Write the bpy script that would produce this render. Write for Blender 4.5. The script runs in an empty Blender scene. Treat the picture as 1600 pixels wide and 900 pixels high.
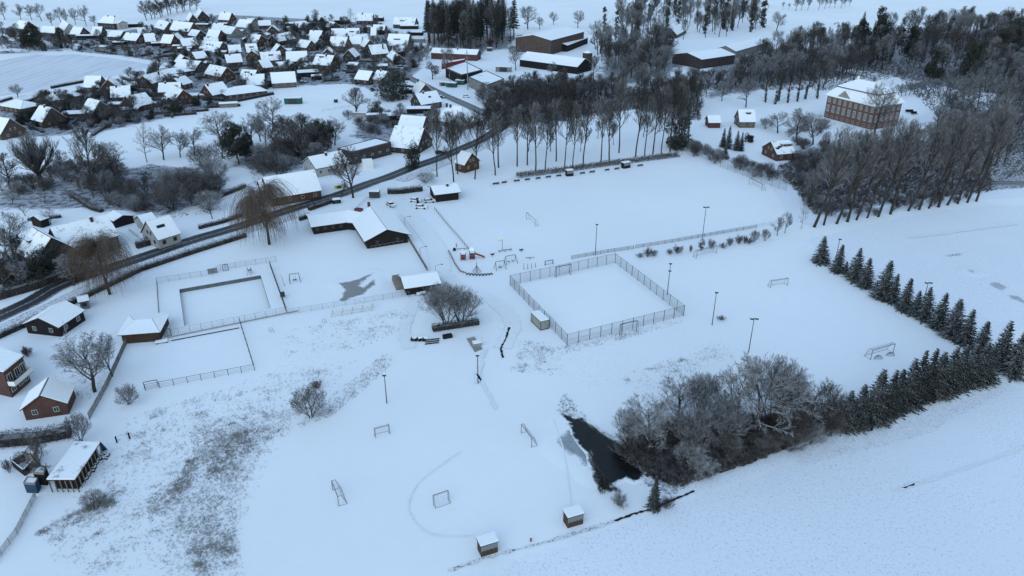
import bpy, math, random
import numpy as np
from mathutils import Vector, Matrix
from mathutils.geometry import tessellate_polygon
R = math.radians
scene = bpy.context.scene
col = scene.collection

# ------------------------------------------------------------------ camera, sky, sun, exposure
CAM_H, PITCH, FOCAL = 88.0, R(26.5), 1150.0        # metres, below the horizon, pixels of a 1600 wide frame
cam_d = bpy.data.cameras.new('drone_camera')
cam_d.sensor_width = 36.0
cam_d.lens = 36.0 * FOCAL / 1600.0
cam_d.clip_start, cam_d.clip_end = 0.5, 40000.0
cam = bpy.data.objects.new('drone_camera', cam_d)
cam.location = (0, 0, CAM_H)
cam.rotation_euler = (R(90) - PITCH, 0, 0)
col.objects.link(cam)
scene.camera = cam

SUN_EL, SUN_AZ = R(38), R(200)                     # high soft light behind the cloud, a little behind the camera
world = bpy.data.worlds.new('World')
scene.world = world
world.use_nodes = True
wn, wl = world.node_tree.nodes, world.node_tree.links
wn.clear()
sky = wn.new('ShaderNodeTexSky')
sky.sky_type = 'NISHITA'
sky.sun_disc = False
sky.sun_elevation, sky.sun_rotation = SUN_EL, SUN_AZ
sky.air_density, sky.dust_density, sky.ozone_density = 1.5, 0.3, 0.2
sky.altitude = 50
bg = wn.new('ShaderNodeBackground')
bg.inputs['Strength'].default_value = 0.15
wo = wn.new('ShaderNodeOutputWorld')
wl.new(sky.outputs[0], bg.inputs[0])
wl.new(bg.outputs[0], wo.inputs[0])
sun_d = bpy.data.lights.new('overcast_sun', 'SUN')
sun_d.energy = 0.5
sun_d.angle = R(80)
sun_d.color = (0.70, 0.95, 1.0)       # dusk light through thick cloud
sun = bpy.data.objects.new('overcast_sun', sun_d)
sun.rotation_euler = (R(90) - SUN_EL, 0, -SUN_AZ + math.pi)
sun.location = (0, -50, 300)
col.objects.link(sun)
scene.view_settings.view_transform = 'Standard'
scene.view_settings.look = 'None'
scene.view_settings.exposure = 0.55
scene.view_settings.gamma = 1.0
scene.cycles.max_bounces = 5
scene.cycles.diffuse_bounces = 3
scene.cycles.glossy_bounces = 2
scene.cycles.transparent_max_bounces = 4

# ------------------------------------------------------------------ survey helpers: photograph pixel -> place on the ground
CT, ST = math.cos(PITCH), math.sin(PITCH)
def G(x, y, z=0.0):
    u, v = (x - 800.0) / FOCAL, (450.0 - y) / FOCAL
    dy, dz = CT + v * ST, -ST + v * CT
    t = (z - CAM_H) / dz
    return Vector((u * t, dy * t, z))
def tall(xb, yb, yt):
    """height in metres of an upright thing standing at (xb, yb) whose top shows at row yt"""
    p = G(xb, yb)
    v = (450.0 - yt) / FOCAL
    slope = (-ST + v * CT) / (CT + v * ST)
    return CAM_H + slope * p.y
def wide(yb, px):
    p = G(800, yb)
    d = p.y * CT + CAM_H * ST
    return px * d / FOCAL
def to_px(p):
    d = p[1] * CT + (CAM_H - p[2]) * ST
    v = p[1] * ST - (CAM_H - p[2]) * CT
    return 800 + FOCAL * p[0] / d, 450 - FOCAL * v / d
def inside(x, y, poly):
    c = False
    n = len(poly)
    for i in range(n):
        x1, y1 = poly[i]; x2, y2 = poly[(i + 1) % n]
        if (y1 > y) != (y2 > y) and x < (x2 - x1) * (y - y1) / (y2 - y1) + x1:
            c = not c
    return c
ORD = ('first second third fourth fifth sixth seventh eighth ninth tenth eleventh twelfth thirteenth fourteenth fifteenth '
       'sixteenth seventeenth eighteenth nineteenth twentieth').split()
def nth(i):
    return ORD[i] if i < 20 else 'twenty-' + ORD[i - 20]

def tag(o, label=None, cat=None, group=None, kind=None):
    if label: o['label'] = label
    if cat: o['category'] = cat
    if group: o['group'] = group
    if kind: o['kind'] = kind
    return o
def thing(name, loc, label, cat, group=None, rz=0.0, scale=None):
    o = bpy.data.objects.new(name, None)
    o.empty_display_size = 0.5
    o.location = loc
    o.rotation_euler = (0, 0, rz)
    if scale: o.scale = scale
    col.objects.link(o)
    return tag(o, label, cat, group)

# ------------------------------------------------------------------ materials
MATS = {}
def principled(name, color, rough=0.85, metal=0.0, spec=0.3):
    m = bpy.data.materials.new(name)
    m.use_nodes = True
    b = m.node_tree.nodes['Principled BSDF']
    b.inputs['Base Color'].default_value = (*color, 1)
    b.inputs['Roughness'].default_value = rough
    b.inputs['Metallic'].default_value = metal
    b.inputs['Specular IOR Level'].default_value = spec
    MATS[name] = m
    return m, m.node_tree.nodes, m.node_tree.links, b
def nd(n, t, **kw):
    o = n.new(t)
    for k, v in kw.items():
        if k in o.inputs: o.inputs[k].default_value = v
        else: setattr(o, k, v)
    return o
def mixc(n, l, fac, a, b):
    m = n.new('ShaderNodeMix'); m.data_type = 'RGBA'
    for sock, v in ((m.inputs[0], fac), (m.inputs[6], a), (m.inputs[7], b)):
        if isinstance(v, (int, float)): sock.default_value = v
        elif isinstance(v, tuple): sock.default_value = (*v, 1) if len(v) == 3 else v
        else: l.new(v, sock)
    return m.outputs[2]
def ramp(n, l, src, lo, hi):
    r = n.new('ShaderNodeMapRange')
    r.inputs[1].default_value, r.inputs[2].default_value = lo, hi
    r.interpolation_type = 'SMOOTHSTEP'
    l.new(src, r.inputs[0])
    return r.outputs[0]
def math2(n, l, op, a, b):
    m = n.new('ShaderNodeMath'); m.operation = op
    for s, v in ((m.inputs[0], a), (m.inputs[1], b)):
        if isinstance(v, (int, float)): s.default_value = v
        else: l.new(v, s)
    return m.outputs[0]
def coords(n, l, scale=(1, 1, 1), rot=0.0, kind='Object'):
    t = n.new('ShaderNodeTexCoord'); mp = n.new('ShaderNodeMapping')
    mp.inputs['Scale'].default_value = scale
    mp.inputs['Rotation'].default_value = (0, 0, rot)
    l.new(t.outputs[kind], mp.inputs[0])
    return mp.outputs[0]
def noise(n, l, vec, scale, detail=4.0, rough=0.55):
    t = nd(n, 'ShaderNodeTexNoise', Scale=scale, Detail=detail, Roughness=rough)
    l.new(vec, t.inputs['Vector'])
    return t.outputs[0]

SNOW = (0.83, 0.85, 0.88)
GRASS = (0.16, 0.15, 0.12)
def snow_color(n, l, v, base=SNOW, speck=0.0, speck_scale=3.0, lo=0.56, hi=0.68, patch=0.0, patch_scale=0.05, stripe=None, grass=GRASS):
    big = ramp(n, l, noise(n, l, v, 0.018, 5), 0.3, 0.72)
    c = mixc(n, l, big, tuple(x * 0.93 for x in base), base)
    fine = ramp(n, l, noise(n, l, v, 0.35, 6, 0.65), 0.3, 0.7)
    c = mixc(n, l, math2(n, l, 'MULTIPLY', fine, 0.35), c, tuple(x * 0.92 for x in base))
    if stripe:
        ang, sc, amt = stripe
        sv = coords(n, l, (1.0, 0.045, 1), ang)
        st = ramp(n, l, noise(n, l, sv, sc, 5, 0.6), 0.42, 0.68)
        c = mixc(n, l, math2(n, l, 'MULTIPLY', st, amt), c, grass)
    if speck > 0:
        sp = ramp(n, l, noise(n, l, v, speck_scale, 6, 0.75), lo, hi)
        amt = math2(n, l, 'MULTIPLY', sp, speck)
        if patch > 0:
            pm = ramp(n, l, noise(n, l, v, patch_scale, 5, 0.6), 0.5 - 0.2 * patch, 0.75 - 0.2 * patch)
            amt = math2(n, l, 'MULTIPLY', amt, pm)
        c = mixc(n, l, amt, c, grass)
    return c
OPEN_SNOW = dict(speck=0.35, speck_scale=1.7, lo=0.60, hi=0.74, patch=0.6, patch_scale=0.022)
def snow_mat(name, bump=0.35, soft=None, rough_in=None, edge_scale=None, flat=None, swell=0.0, around=None, **kw):
    """snow ground; with soft (metres) the surface thins out into the open snow around it, following the sheet's edge attribute"""
    m, n, l, b = principled(name, kw.get('base', SNOW), 0.75, 0, 0.25)
    v = coords(n, l)
    c = snow_color(n, l, v, **kw) if flat is None else mixc(n, l, ramp(n, l, noise(n, l, v, 0.5, 5), .3, .7), flat, tuple(x * .6 for x in flat))
    h = noise(n, l, v, 0.9, 7, 0.62)
    if soft:
        a = n.new('ShaderNodeAttribute'); a.attribute_name = 'edge'
        e = math2(n, l, 'MULTIPLY', a.outputs['Fac'], 1.0 / soft)
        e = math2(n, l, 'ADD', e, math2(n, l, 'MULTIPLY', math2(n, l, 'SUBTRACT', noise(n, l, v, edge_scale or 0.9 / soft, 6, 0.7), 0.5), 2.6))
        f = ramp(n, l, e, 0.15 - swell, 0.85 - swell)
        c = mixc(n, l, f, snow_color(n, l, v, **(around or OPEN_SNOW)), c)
        if rough_in is not None:
            mr = nd(n, 'ShaderNodeMapRange'); mr.inputs[3].default_value, mr.inputs[4].default_value = 0.75, rough_in
            l.new(f, mr.inputs[0]); l.new(mr.outputs[0], b.inputs['Roughness'])
            h = math2(n, l, 'MULTIPLY', h, math2(n, l, 'SUBTRACT', 1.0, f))
    l.new(c, b.inputs['Base Color'])
    bp = nd(n, 'ShaderNodeBump', Strength=bump, Distance=0.12)
    l.new(h, bp.inputs['Height'])
    l.new(bp.outputs[0], b.inputs['Normal'])
    return m
STUBBLE = dict(base=(0.79, 0.82, 0.88), speck=0.50, speck_scale=2.2, lo=0.50, hi=0.72, patch=1.2, patch_scale=0.03)
snow_mat('snow_ground', **OPEN_SNOW)
snow_mat('snow_pitch', base=(0.85, 0.87, 0.89), bump=0.15)
snow_mat('pitch_soft', speck=0.12, speck_scale=1.7, lo=0.60, hi=0.74, patch=0.6, patch_scale=0.022, bump=0.35, soft=2.5, edge_scale=.5)
snow_mat('snow_meadow', speck=0.55, speck_scale=1.5, lo=0.55, hi=0.70, patch=1.0, patch_scale=0.05, soft=4)
snow_mat('snow_stubble', soft=3, **STUBBLE)
snow_mat('snow_ploughed', base=(0.70, 0.73, 0.80), speck=0.5, speck_scale=0.9, lo=0.5, hi=0.72, patch=1.3, patch_scale=0.02, stripe=(R(-12), 0.35, 0.25), soft=3)
snow_mat('snow_far', base=(0.84, 0.86, 0.9), bump=0.1)
snow_mat('snow_trodden', base=(0.79, 0.81, 0.84), speck=0.3, speck_scale=2.0, lo=0.5, hi=0.7, patch=0.8, patch_scale=0.1)
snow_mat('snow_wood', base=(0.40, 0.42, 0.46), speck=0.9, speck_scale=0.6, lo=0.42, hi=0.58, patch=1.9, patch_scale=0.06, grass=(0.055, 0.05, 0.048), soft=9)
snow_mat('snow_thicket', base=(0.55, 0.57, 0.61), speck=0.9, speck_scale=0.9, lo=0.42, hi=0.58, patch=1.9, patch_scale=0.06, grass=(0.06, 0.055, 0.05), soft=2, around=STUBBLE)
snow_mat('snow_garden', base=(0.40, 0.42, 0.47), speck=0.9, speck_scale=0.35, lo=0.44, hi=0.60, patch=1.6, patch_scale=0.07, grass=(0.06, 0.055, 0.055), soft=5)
snow_mat('snow_verge', base=(0.72, 0.74, 0.78), speck=0.9, speck_scale=2.2, lo=0.48, hi=0.62, grass=(0.08, 0.08, 0.07))
snow_mat('snow_trail', base=(0.80, 0.82, 0.855), speck=0.16, speck_scale=3.0, lo=0.45, hi=0.6)

def snow_roof_mat(name, bare, amount):
    """snow lying on a roof, thin enough in places for the covering below to show"""
    m, n, l, b = principled(name, SNOW, 0.8, 0, 0.2)
    v = coords(n, l)
    a = ramp(n, l, noise(n, l, v, 0.45, 6, 0.7), 0.62 - amount, 0.80 - amount)
    c = mixc(n, l, math2(n, l, 'MULTIPLY', a, 0.75), (0.83, 0.85, 0.88), bare)
    sv = coords(n, l, (1, 1, 0.3))
    c = mixc(n, l, math2(n, l, 'MULTIPLY', ramp(n, l, noise(n, l, sv, 2.4, 4), 0.4, 0.8), 0.14), c, (0.35, 0.36, 0.38))
    l.new(c, b.inputs['Base Color'])
    bp = nd(n, 'ShaderNodeBump', Strength=0.4, Distance=0.1)
    l.new(noise(n, l, v, 1.4, 5), bp.inputs['Height'])
    l.new(bp.outputs[0], b.inputs['Normal'])
    return m
snow_roof_mat('roof_snow', (0.12, 0.10, 0.09), 0.02)
snow_roof_mat('roof_snow_thin', (0.13, 0.09, 0.08), 0.10)
snow_roof_mat('roof_snow_thick', (0.2, 0.2, 0.2), -0.06)

def wall_mat(name, color, var=0.35, brick=False, planks=False, mortar=(0.16, 0.15, 0.145)):
    m, n, l, b = principled(name, color, 0.9, 0, 0.2)
    v = coords(n, l)
    dark = tuple(x * (1 - var) for x in color)
    c = mixc(n, l, ramp(n, l, noise(n, l, v, 0.5, 6, 0.65), 0.3, 0.7), color, dark)
    if brick:
        w = nd(n, 'ShaderNodeTexNoise', Scale=5.0, Detail=2.0)
        l.new(coords(n, l, (0.6, 0.6, 2.6)), w.inputs['Vector'])
        c = mixc(n, l, math2(n, l, 'MULTIPLY', ramp(n, l, w.outputs[0], 0.45, 0.75), 0.35), c, mortar)
    if planks:
        w = nd(n, 'ShaderNodeTexWave', Scale=1.2, Distortion=1.0)
        l.new(v, w.inputs['Vector'])
        c = mixc(n, l, math2(n, l, 'MULTIPLY', ramp(n, l, w.outputs[1], 0.2, 0.9), 0.4), c, tuple(x * 0.5 for x in color))
    l.new(c, b.inputs['Base Color'])
    return m
wall_mat('brick_red', (0.100, 0.047, 0.040), brick=True)
wall_mat('brick_brown', (0.088, 0.060, 0.052), brick=True)
wall_mat('brick_dark', (0.052, 0.042, 0.042), brick=True)
wall_mat('brick_tan', (0.150, 0.118, 0.092), brick=True)
wall_mat('brick_manor', (0.165, 0.088, 0.072), 0.3, brick=True, mortar=(0.24, 0.19, 0.17))
wall_mat('render_white', (0.36, 0.36, 0.355), 0.12)
wall_mat('render_grey', (0.22, 0.215, 0.21), 0.2)
wall_mat('wood_black', (0.020, 0.018, 0.019), 0.3, planks=True)
wall_mat('wood_brown', (0.075, 0.050, 0.038), 0.35, planks=True)
wall_mat('wood_grey', (0.22, 0.20, 0.18), 0.3, planks=True)
wall_mat('wood_orange', (0.10, 0.052, 0.036), 0.35, planks=True)
wall_mat('roof_tile', (0.07, 0.05, 0.048), 0.4)
wall_mat('slate', (0.10, 0.10, 0.11), 0.3)
wall_mat('concrete', (0.30, 0.30, 0.29), 0.3)
wall_mat('pool_wall', (0.13, 0.14, 0.15), 0.3)
wall_mat('paint_white', (0.72, 0.72, 0.70), 0.08)
wall_mat('frame_grey', (0.42, 0.42, 0.41), 0.1)
wall_mat('paint_green', (0.03, 0.12, 0.09), 0.3)
wall_mat('paint_red', (0.20, 0.03, 0.034), 0.3)
wall_mat('paint_blue', (0.03, 0.06, 0.11), 0.3)
wall_mat('paint_yellow', (0.55, 0.50, 0.06), 0.2)
wall_mat('slide_orange', (0.30, 0.085, 0.05), 0.15)
wall_mat('plum_panel', (0.13, 0.045, 0.06), 0.2)
wall_mat('galvanised', (0.22, 0.23, 0.24), 0.25)
wall_mat('wire_grey', (0.20, 0.21, 0.22), 0.2)
wall_mat('steel_dark', (0.055, 0.06, 0.065), 0.3)
wall_mat('rubber', (0.02, 0.02, 0.02), 0.2)
principled('car_silver', (0.50, 0.52, 0.54), 0.35, 0.2, 0.5)
principled('car_white', (0.72, 0.73, 0.74), 0.35, 0.0, 0.5)
principled('car_dark', (0.03, 0.035, 0.045), 0.3, 0.0, 0.5)
principled('car_red', (0.25, 0.03, 0.03), 0.35, 0.0, 0.5)
principled('glass', (0.02, 0.025, 0.03), 0.12, 0, 0.5)
principled('glass_pale', (0.15, 0.16, 0.18), 0.3, 0, 0.5)
principled('lamp_glass', (0.55, 0.55, 0.52), 0.3, 0, 0.5)

def road_mat(name, dark, wet, snow_edge):
    """asphalt with wheel tracks worn through the snow; UV u runs across the road"""
    m, n, l, b = principled(name, dark, 0.6, 0, 0.4)
    t = n.new('ShaderNodeTexCoord'); sep = n.new('ShaderNodeSeparateXYZ')
    l.new(t.outputs['UV'], sep.inputs[0])
    u = sep.outputs[0]
    v = coords(n, l)
    wob = math2(n, l, 'MULTIPLY', math2(n, l, 'SUBTRACT', noise(n, l, v, 0.12, 4), 0.5), 0.18)
    u2 = math2(n, l, 'ADD', u, wob)
    d = math2(n, l, 'ABSOLUTE', math2(n, l, 'SUBTRACT', u2, 0.5), 0)
    mid = math2(n, l, 'SUBTRACT', 1.0, ramp(n, l, d, 0.02, 0.075))
    edge = ramp(n, l, d, 0.40, 0.49)
    fine = ramp(n, l, noise(n, l, v, 1.6, 6, 0.7), 0.35, 0.68)
    amt = math2(n, l, 'MULTIPLY', math2(n, l, 'MAXIMUM', math2(n, l, 'MULTIPLY', mid, 0.55), math2(n, l, 'MULTIPLY', edge, snow_edge)), fine)
    base = mixc(n, l, ramp(n, l, noise(n, l, v, 0.25, 5), 0.3, 0.7), dark, wet)
    l.new(mixc(n, l, amt, base, (0.62, 0.64, 0.67)), b.inputs['Base Color'])
    return m
road_mat('asphalt', (0.034, 0.034, 0.037), (0.022, 0.023, 0.026), 1.0)
road_mat('lane_slush', (0.16, 0.16, 0.165), (0.10, 0.10, 0.105), 1.0)

def twig_mat(name, color, snow_amt, lo=0.15, hi=0.75):
    """bark with the night's snow lying along the upper side of every branch"""
    m, n, l, b = principled(name, color, 0.95, 0, 0.1)
    g = n.new('ShaderNodeNewGeometry'); s = n.new('ShaderNodeSeparateXYZ')
    l.new(g.outputs['Normal'], s.inputs[0])
    up = ramp(n, l, s.outputs[2], lo, hi)
    v = coords(n, l)
    k = ramp(n, l, noise(n, l, v, 0.9, 4), 0.3, 0.65)
    dark = tuple(x * 0.7 for x in color)
    c = mixc(n, l, ramp(n, l, noise(n, l, v, 0.35, 3), 0.35, 0.65), color, dark)
    l.new(mixc(n, l, math2(n, l, 'MULTIPLY', math2(n, l, 'MULTIPLY', up, k), snow_amt), c, (0.78, 0.80, 0.84)), b.inputs['Base Color'])
    return m
twig_mat('bark', (0.050, 0.047, 0.045), 0.5)
twig_mat('bark_pale', (0.30, 0.29, 0.27), 0.4)
twig_mat('twig_frost', (0.105, 0.103, 0.106), 0.85, .05, .7)
twig_mat('twig_brown', (0.060, 0.047, 0.044), 0.40)
twig_mat('twig_dark', (0.042, 0.038, 0.038), 0.35)
twig_mat('twig_red', (0.12, 0.055, 0.05), 0.35)
twig_mat('willow_strand', (0.125, 0.092, 0.072), 0.15)
twig_mat('needle_snow', (0.013, 0.017, 0.015), 0.50, 0.62, 1.0)
twig_mat('needle_dark', (0.020, 0.026, 0.022), 0.22, 0.4, 0.95)
twig_mat('ivy_leaf', (0.030, 0.036, 0.026), 0.35, 0.4, 0.95)
twig_mat('hedge_leaf', (0.042, 0.036, 0.030), 0.75, 0.35, 0.85)
twig_mat('dry_grass_blade', (0.33, 0.31, 0.29), 0.7, 0.1, 0.8)
twig_mat('leaf_rust', (0.085, 0.045, 0.035), 0.3, 0.4, 0.9)
snow_mat('pond_water', flat=(0.010, 0.010, 0.010), soft=1.0, swell=.7, rough_in=0.22, edge_scale=.8)
snow_mat('pond_ice', base=(0.30, 0.33, 0.36), speck=0.5, speck_scale=0.6, lo=0.42, hi=0.7, patch=1.6, grass=(0.14, 0.155, 0.165), bump=0.05, soft=2.2, swell=.5, edge_scale=.35, rough_in=.4)
snow_mat('field_ice', base=(0.42, 0.45, 0.49), speck=0.4, speck_scale=0.5, lo=0.42, hi=0.7, patch=1.6, grass=(0.2, 0.21, 0.22), bump=0.05, soft=1.6, swell=.3, edge_scale=.4, rough_in=.5, around=STUBBLE)
snow_mat('puddle_ice', base=(0.235, 0.235, 0.225), speck=0.5, speck_scale=0.5, lo=0.45, hi=0.7, grass=(0.16, 0.16, 0.15), bump=0.05, soft=1.3, swell=.6, edge_scale=.5, rough_in=.35)

# ------------------------------------------------------------------ mesh builders
class MB:
    """collects faces in world space and links them as ONE mesh object"""
    def __init__(self):
        self.v, self.f, self.m = [], [], []
    def add(self, verts, faces, mi=0):
        o = len(self.v)
        self.v += [tuple(p) for p in verts]
        self.f += [tuple(i + o for i in f) for f in faces]
        self.m += [mi] * len(faces)
    def prism(self, base, top, mi=0, mi_top=None):
        """closed solid between two rings of equal length"""
        n = len(base)
        o = len(self.v)
        self.v += [tuple(p) for p in base] + [tuple(p) for p in top]
        for i in range(n):
            j = (i + 1) % n
            self.f.append((o + i, o + j, o + n + j, o + n + i)); self.m.append(mi)
        self.f.append(tuple(o + i for i in reversed(range(n)))); self.m.append(mi)
        self.f.append(tuple(o + n + i for i in range(n))); self.m.append(mi if mi_top is None else mi_top)
    def box(self, c, u, sx, sy, z0, z1, mi=0, mi_top=None):
        """upright box: centre c, unit direction u of its x axis"""
        c = Vector((c[0], c[1], 0)); u = Vector((u[0], u[1], 0)).normalized(); n = Vector((-u.y, u.x, 0))
        ring = [c - u * sx / 2 - n * sy / 2, c + u * sx / 2 - n * sy / 2, c + u * sx / 2 + n * sy / 2, c - u * sx / 2 + n * sy / 2]
        self.prism([p + Vector((0, 0, z0)) for p in ring], [p + Vector((0, 0, z1)) for p in ring], mi, mi_top)
    def tube(self, a, b, r0, r1=None, k=6, mi=0):
        a, b = Vector(a), Vector(b)
        r1 = r0 if r1 is None else r1
        d = (b - a)
        if d.length < 1e-6: return
        d.normalize()
        e = d.cross(Vector((0, 0, 1)) if abs(d.z) < 0.9 else Vector((1, 0, 0))).normalized()
        f = d.cross(e)
        ring = [(math.cos(t) * e + math.sin(t) * f) for t in (2 * math.pi * i / k for i in range(k))]
        self.prism([a + q * r0 for q in ring], [b + q * r1 for q in ring], mi)
    def path(self, pts, r, k=6, mi=0):
        for i in range(len(pts) - 1): self.tube(pts[i], pts[i + 1], r, r, k, mi)
    def build(self, name, mats, parent=None, origin=None, smooth=False):
        if isinstance(mats, str): mats = [mats]
        if parent is not None and origin is None: origin = ROOT_LOC.get(parent.name, parent.location)
        if origin is None:
            xs = np.array(self.v)
            origin = Vector(((xs[:, 0].min() + xs[:, 0].max()) / 2, (xs[:, 1].min() + xs[:, 1].max()) / 2, xs[:, 2].min()))
        me = bpy.data.meshes.new(name)
        arr = np.array(self.v, dtype=float) - np.array(origin)
        me.from_pydata(arr.tolist(), [], self.f)
        for m in mats: me.materials.append(MATS[m])
        me.polygons.foreach_set('material_index', self.m)
        if smooth: me.polygons.foreach_set('use_smooth', [True] * len(self.f))
        me.update()
        o = bpy.data.objects.new(name, me)
        col.objects.link(o)
        if parent is not None:
            o.parent = parent
            ROOT_LOC[o.name] = Vector(origin)
        else:
            o.location = origin
            ROOT_LOC[o.name] = Vector(origin)
        return o
ROOT_LOC = {}

def np_mesh(name, verts, quads, mats, mat_idx=None):
    me = bpy.data.meshes.new(name)
    nv, nq = len(verts), len(quads)
    k = quads.shape[1]
    me.vertices.add(nv); me.loops.add(nq * k); me.polygons.add(nq)
    me.vertices.foreach_set('co', np.ascontiguousarray(verts, dtype=np.float32).ravel())
    me.loops.foreach_set('vertex_index', np.ascontiguousarray(quads, dtype=np.int32).ravel())
    me.polygons.foreach_set('loop_start', np.arange(0, nq * k, k, dtype=np.int32))
    for m in mats: me.materials.append(MATS[m])
    if mat_idx is not None: me.polygons.foreach_set('material_index', np.asarray(mat_idx, dtype=np.int32))
    me.update(calc_edges=True)
    return me
def seg_mesh(name, segs, mats, k=3, idx=None):
    """many tapering twigs as one mesh; segs rows: p0(3) p1(3) r0 r1"""
    s = np.asarray(segs, dtype=float)
    p0, p1, r0, r1 = s[:, 0:3], s[:, 3:6], s[:, 6], s[:, 7]
    d = p1 - p0
    d /= np.maximum(np.linalg.norm(d, axis=1, keepdims=True), 1e-9)
    ref = np.where(np.abs(d[:, 2:3]) < 0.9, np.array([[0., 0., 1.]]), np.array([[1., 0., 0.]]))
    e = np.cross(d, ref); e /= np.linalg.norm(e, axis=1, keepdims=True)
    f = np.cross(d, e)
    n = len(s)
    V = np.zeros((n, 2 * k, 3))
    for i in range(k):
        t = 2 * math.pi * i / k
        q = math.cos(t) * e + math.sin(t) * f
        V[:, i] = p0 + q * r0[:, None]
        V[:, k + i] = p1 + q * r1[:, None]
    Q = np.array([[i, (i + 1) % k, k + (i + 1) % k, k + i] for i in range(k)])
    Q = (Q[None] + (np.arange(n) * 2 * k)[:, None, None]).reshape(-1, 4)
    mi = None if idx is None else np.repeat(np.asarray(idx), k)
    return np_mesh(name, V.reshape(-1, 3), Q, mats, mi)

def ragged(pts, amt, step, seed=4):
    """a natural, uneven outline: every edge broken into short wandering pieces"""
    rng = random.Random(seed); out = []
    for i in range(len(pts)):
        a, b = pts[i], pts[(i + 1) % len(pts)]
        L = (b - a).length; k = max(1, int(L / step)); u = (b - a).normalized(); n = Vector((-u.y, u.x, 0))
        w = 0
        for j in range(k):
            w = .6 * w + rng.gauss(0, amt * .7)
            out.append(a.lerp(b, j / k) + n * max(-amt * 1.6, min(amt * 1.6, w)) * (1 if j else .3))
    return out
def sheet(name, px, z, mat, kind='structure', holes=(), world=None, rag=None):
    """flat ground sheet over a polygon given in photograph pixels"""
    pts = [G(x, y) for x, y in px] if world is None else [Vector((x, y, 0)) for x, y in world]
    if rag: pts = ragged(pts, rag[0], rag[1])
    hs = [[G(x, y) for x, y in h] for h in holes]
    allp = pts + [p for h in hs for p in h]
    tris = tessellate_polygon([pts] + hs)
    mb = MB()
    ff = []
    for t in tris:
        a, b, c = (allp[i] for i in t)
        ff.append(t if (b - a).cross(c - a).z > 0 else tuple(reversed(t)))
    mb.add([(p.x, p.y, z) for p in allp], ff)
    o = mb.build(name, mat, origin=Vector((0, 0, 0)))
    o['kind'] = kind
    return o
SHEETS = []
def soft_sheet(name, px, z, mat, step, margin, kind='structure'):
    """ground sheet on a fine grid carrying, at every point, its distance to the outline (positive inside)"""
    SHEETS.append(name); z += .0035 * len(SHEETS)      # no two sheets in one plane
    P = np.array([[p.x, p.y] for p in (G(x, y) for x, y in px)])
    x0, y0 = P.min(0) - margin; x1, y1 = P.max(0) + margin
    nx, ny = max(2, int((x1 - x0) / step) + 1), max(2, int((y1 - y0) / step) + 1)
    X, Y = np.meshgrid(np.linspace(x0, x1, nx), np.linspace(y0, y1, ny))
    q = np.stack([X.ravel(), Y.ravel()], 1)
    d = np.full(len(q), 1e9); ins = np.zeros(len(q), bool)
    for i in range(len(P)):
        a, b = P[i], P[(i + 1) % len(P)]
        ab = b - a
        t = np.clip(((q - a) @ ab) / max(ab @ ab, 1e-9), 0, 1)
        d = np.minimum(d, np.linalg.norm(q - (a + t[:, None] * ab), axis=1))
        c = (a[1] > q[:, 1]) != (b[1] > q[:, 1])
        with np.errstate(divide='ignore', invalid='ignore'):
            ins ^= c & (q[:, 0] < (b[0] - a[0]) * (q[:, 1] - a[1]) / (b[1] - a[1] + 1e-12) + a[0])
    sd = np.where(ins, d, -d)
    idx = np.arange(nx * ny).reshape(ny, nx)
    Q = np.stack([idx[:-1, :-1], idx[:-1, 1:], idx[1:, 1:], idx[1:, :-1]], -1).reshape(-1, 4)
    Q = Q[(sd[Q] > -margin).any(1)]
    used = np.unique(Q); remap = np.full(nx * ny, -1); remap[used] = np.arange(len(used))
    # the rim dips under the snow around it, so that no sheet shows a step
    k = np.clip((sd[used] + margin) / (margin * .5), 0, 1)
    V = np.column_stack([q[used], -.03 + (z + .03) * k])
    me = np_mesh(name, V, remap[Q], [mat])
    at = me.attributes.new('edge', 'FLOAT', 'POINT')
    at.data.foreach_set('value', sd[used].astype(np.float32))
    o = bpy.data.objects.new(name, me); col.objects.link(o)
    o['kind'] = kind
    return o
def smooth_line(pts, n=8):
    """Catmull-Rom through 2-D/3-D points"""
    P = [Vector(p) for p in pts]
    P = [P[0] * 2 - P[1]] + P + [P[-1] * 2 - P[-2]]
    out = []
    for i in range(1, len(P) - 2):
        for j in range(n):
            t = j / n
            out.append(0.5 * ((2 * P[i]) + (P[i + 1] - P[i - 1]) * t + (2 * P[i - 1] - 5 * P[i] + 4 * P[i + 1] - P[i + 2]) * t * t
                              + (3 * P[i] - P[i - 1] - 3 * P[i + 1] + P[i + 2]) * t ** 3))
    out.append(P[-2])
    return out
def strip(name, px, width, z, mat, kind='structure', n=8, jitter=0.0, seed=1):
    rng = random.Random(seed)
    line = smooth_line([G(x, y) for x, y in px], n)
    mb = MB(); vs = []; uv = []; s = 0
    for i, p in enumerate(line):
        a, b = line[max(i - 1, 0)], line[min(i + 1, len(line) - 1)]
        t = (b - a).normalized(); q = Vector((-t.y, t.x, 0))
        if i: s += (p - line[i - 1]).length
        w = width * (1 + rng.uniform(-jitter, jitter))
        off = rng.uniform(-jitter, jitter) * width * 0.5
        for k, h in enumerate((-0.5, 0.5)):
            c = p + q * (h * w + off); vs.append((c.x, c.y, z)); uv.append((k, s / width))
    ff = [(2 * i, 2 * i + 1, 2 * i + 3, 2 * i + 2) for i in range(len(line) - 1)]
    ff = [f if (Vector(vs[f[1]]) - Vector(vs[f[0]])).cross(Vector(vs[f[2]]) - Vector(vs[f[0]])).z > 0 else tuple(reversed(f)) for f in ff]
    mb.add(vs, ff)
    o = mb.build(name, mat, origin=Vector((0, 0, 0)))
    ul = o.data.uv_layers.new(name='UVMap')
    for lp in o.data.loops: ul.data[lp.index].uv = uv[lp.vertex_index]
    o['kind'] = kind
    return o
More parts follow.
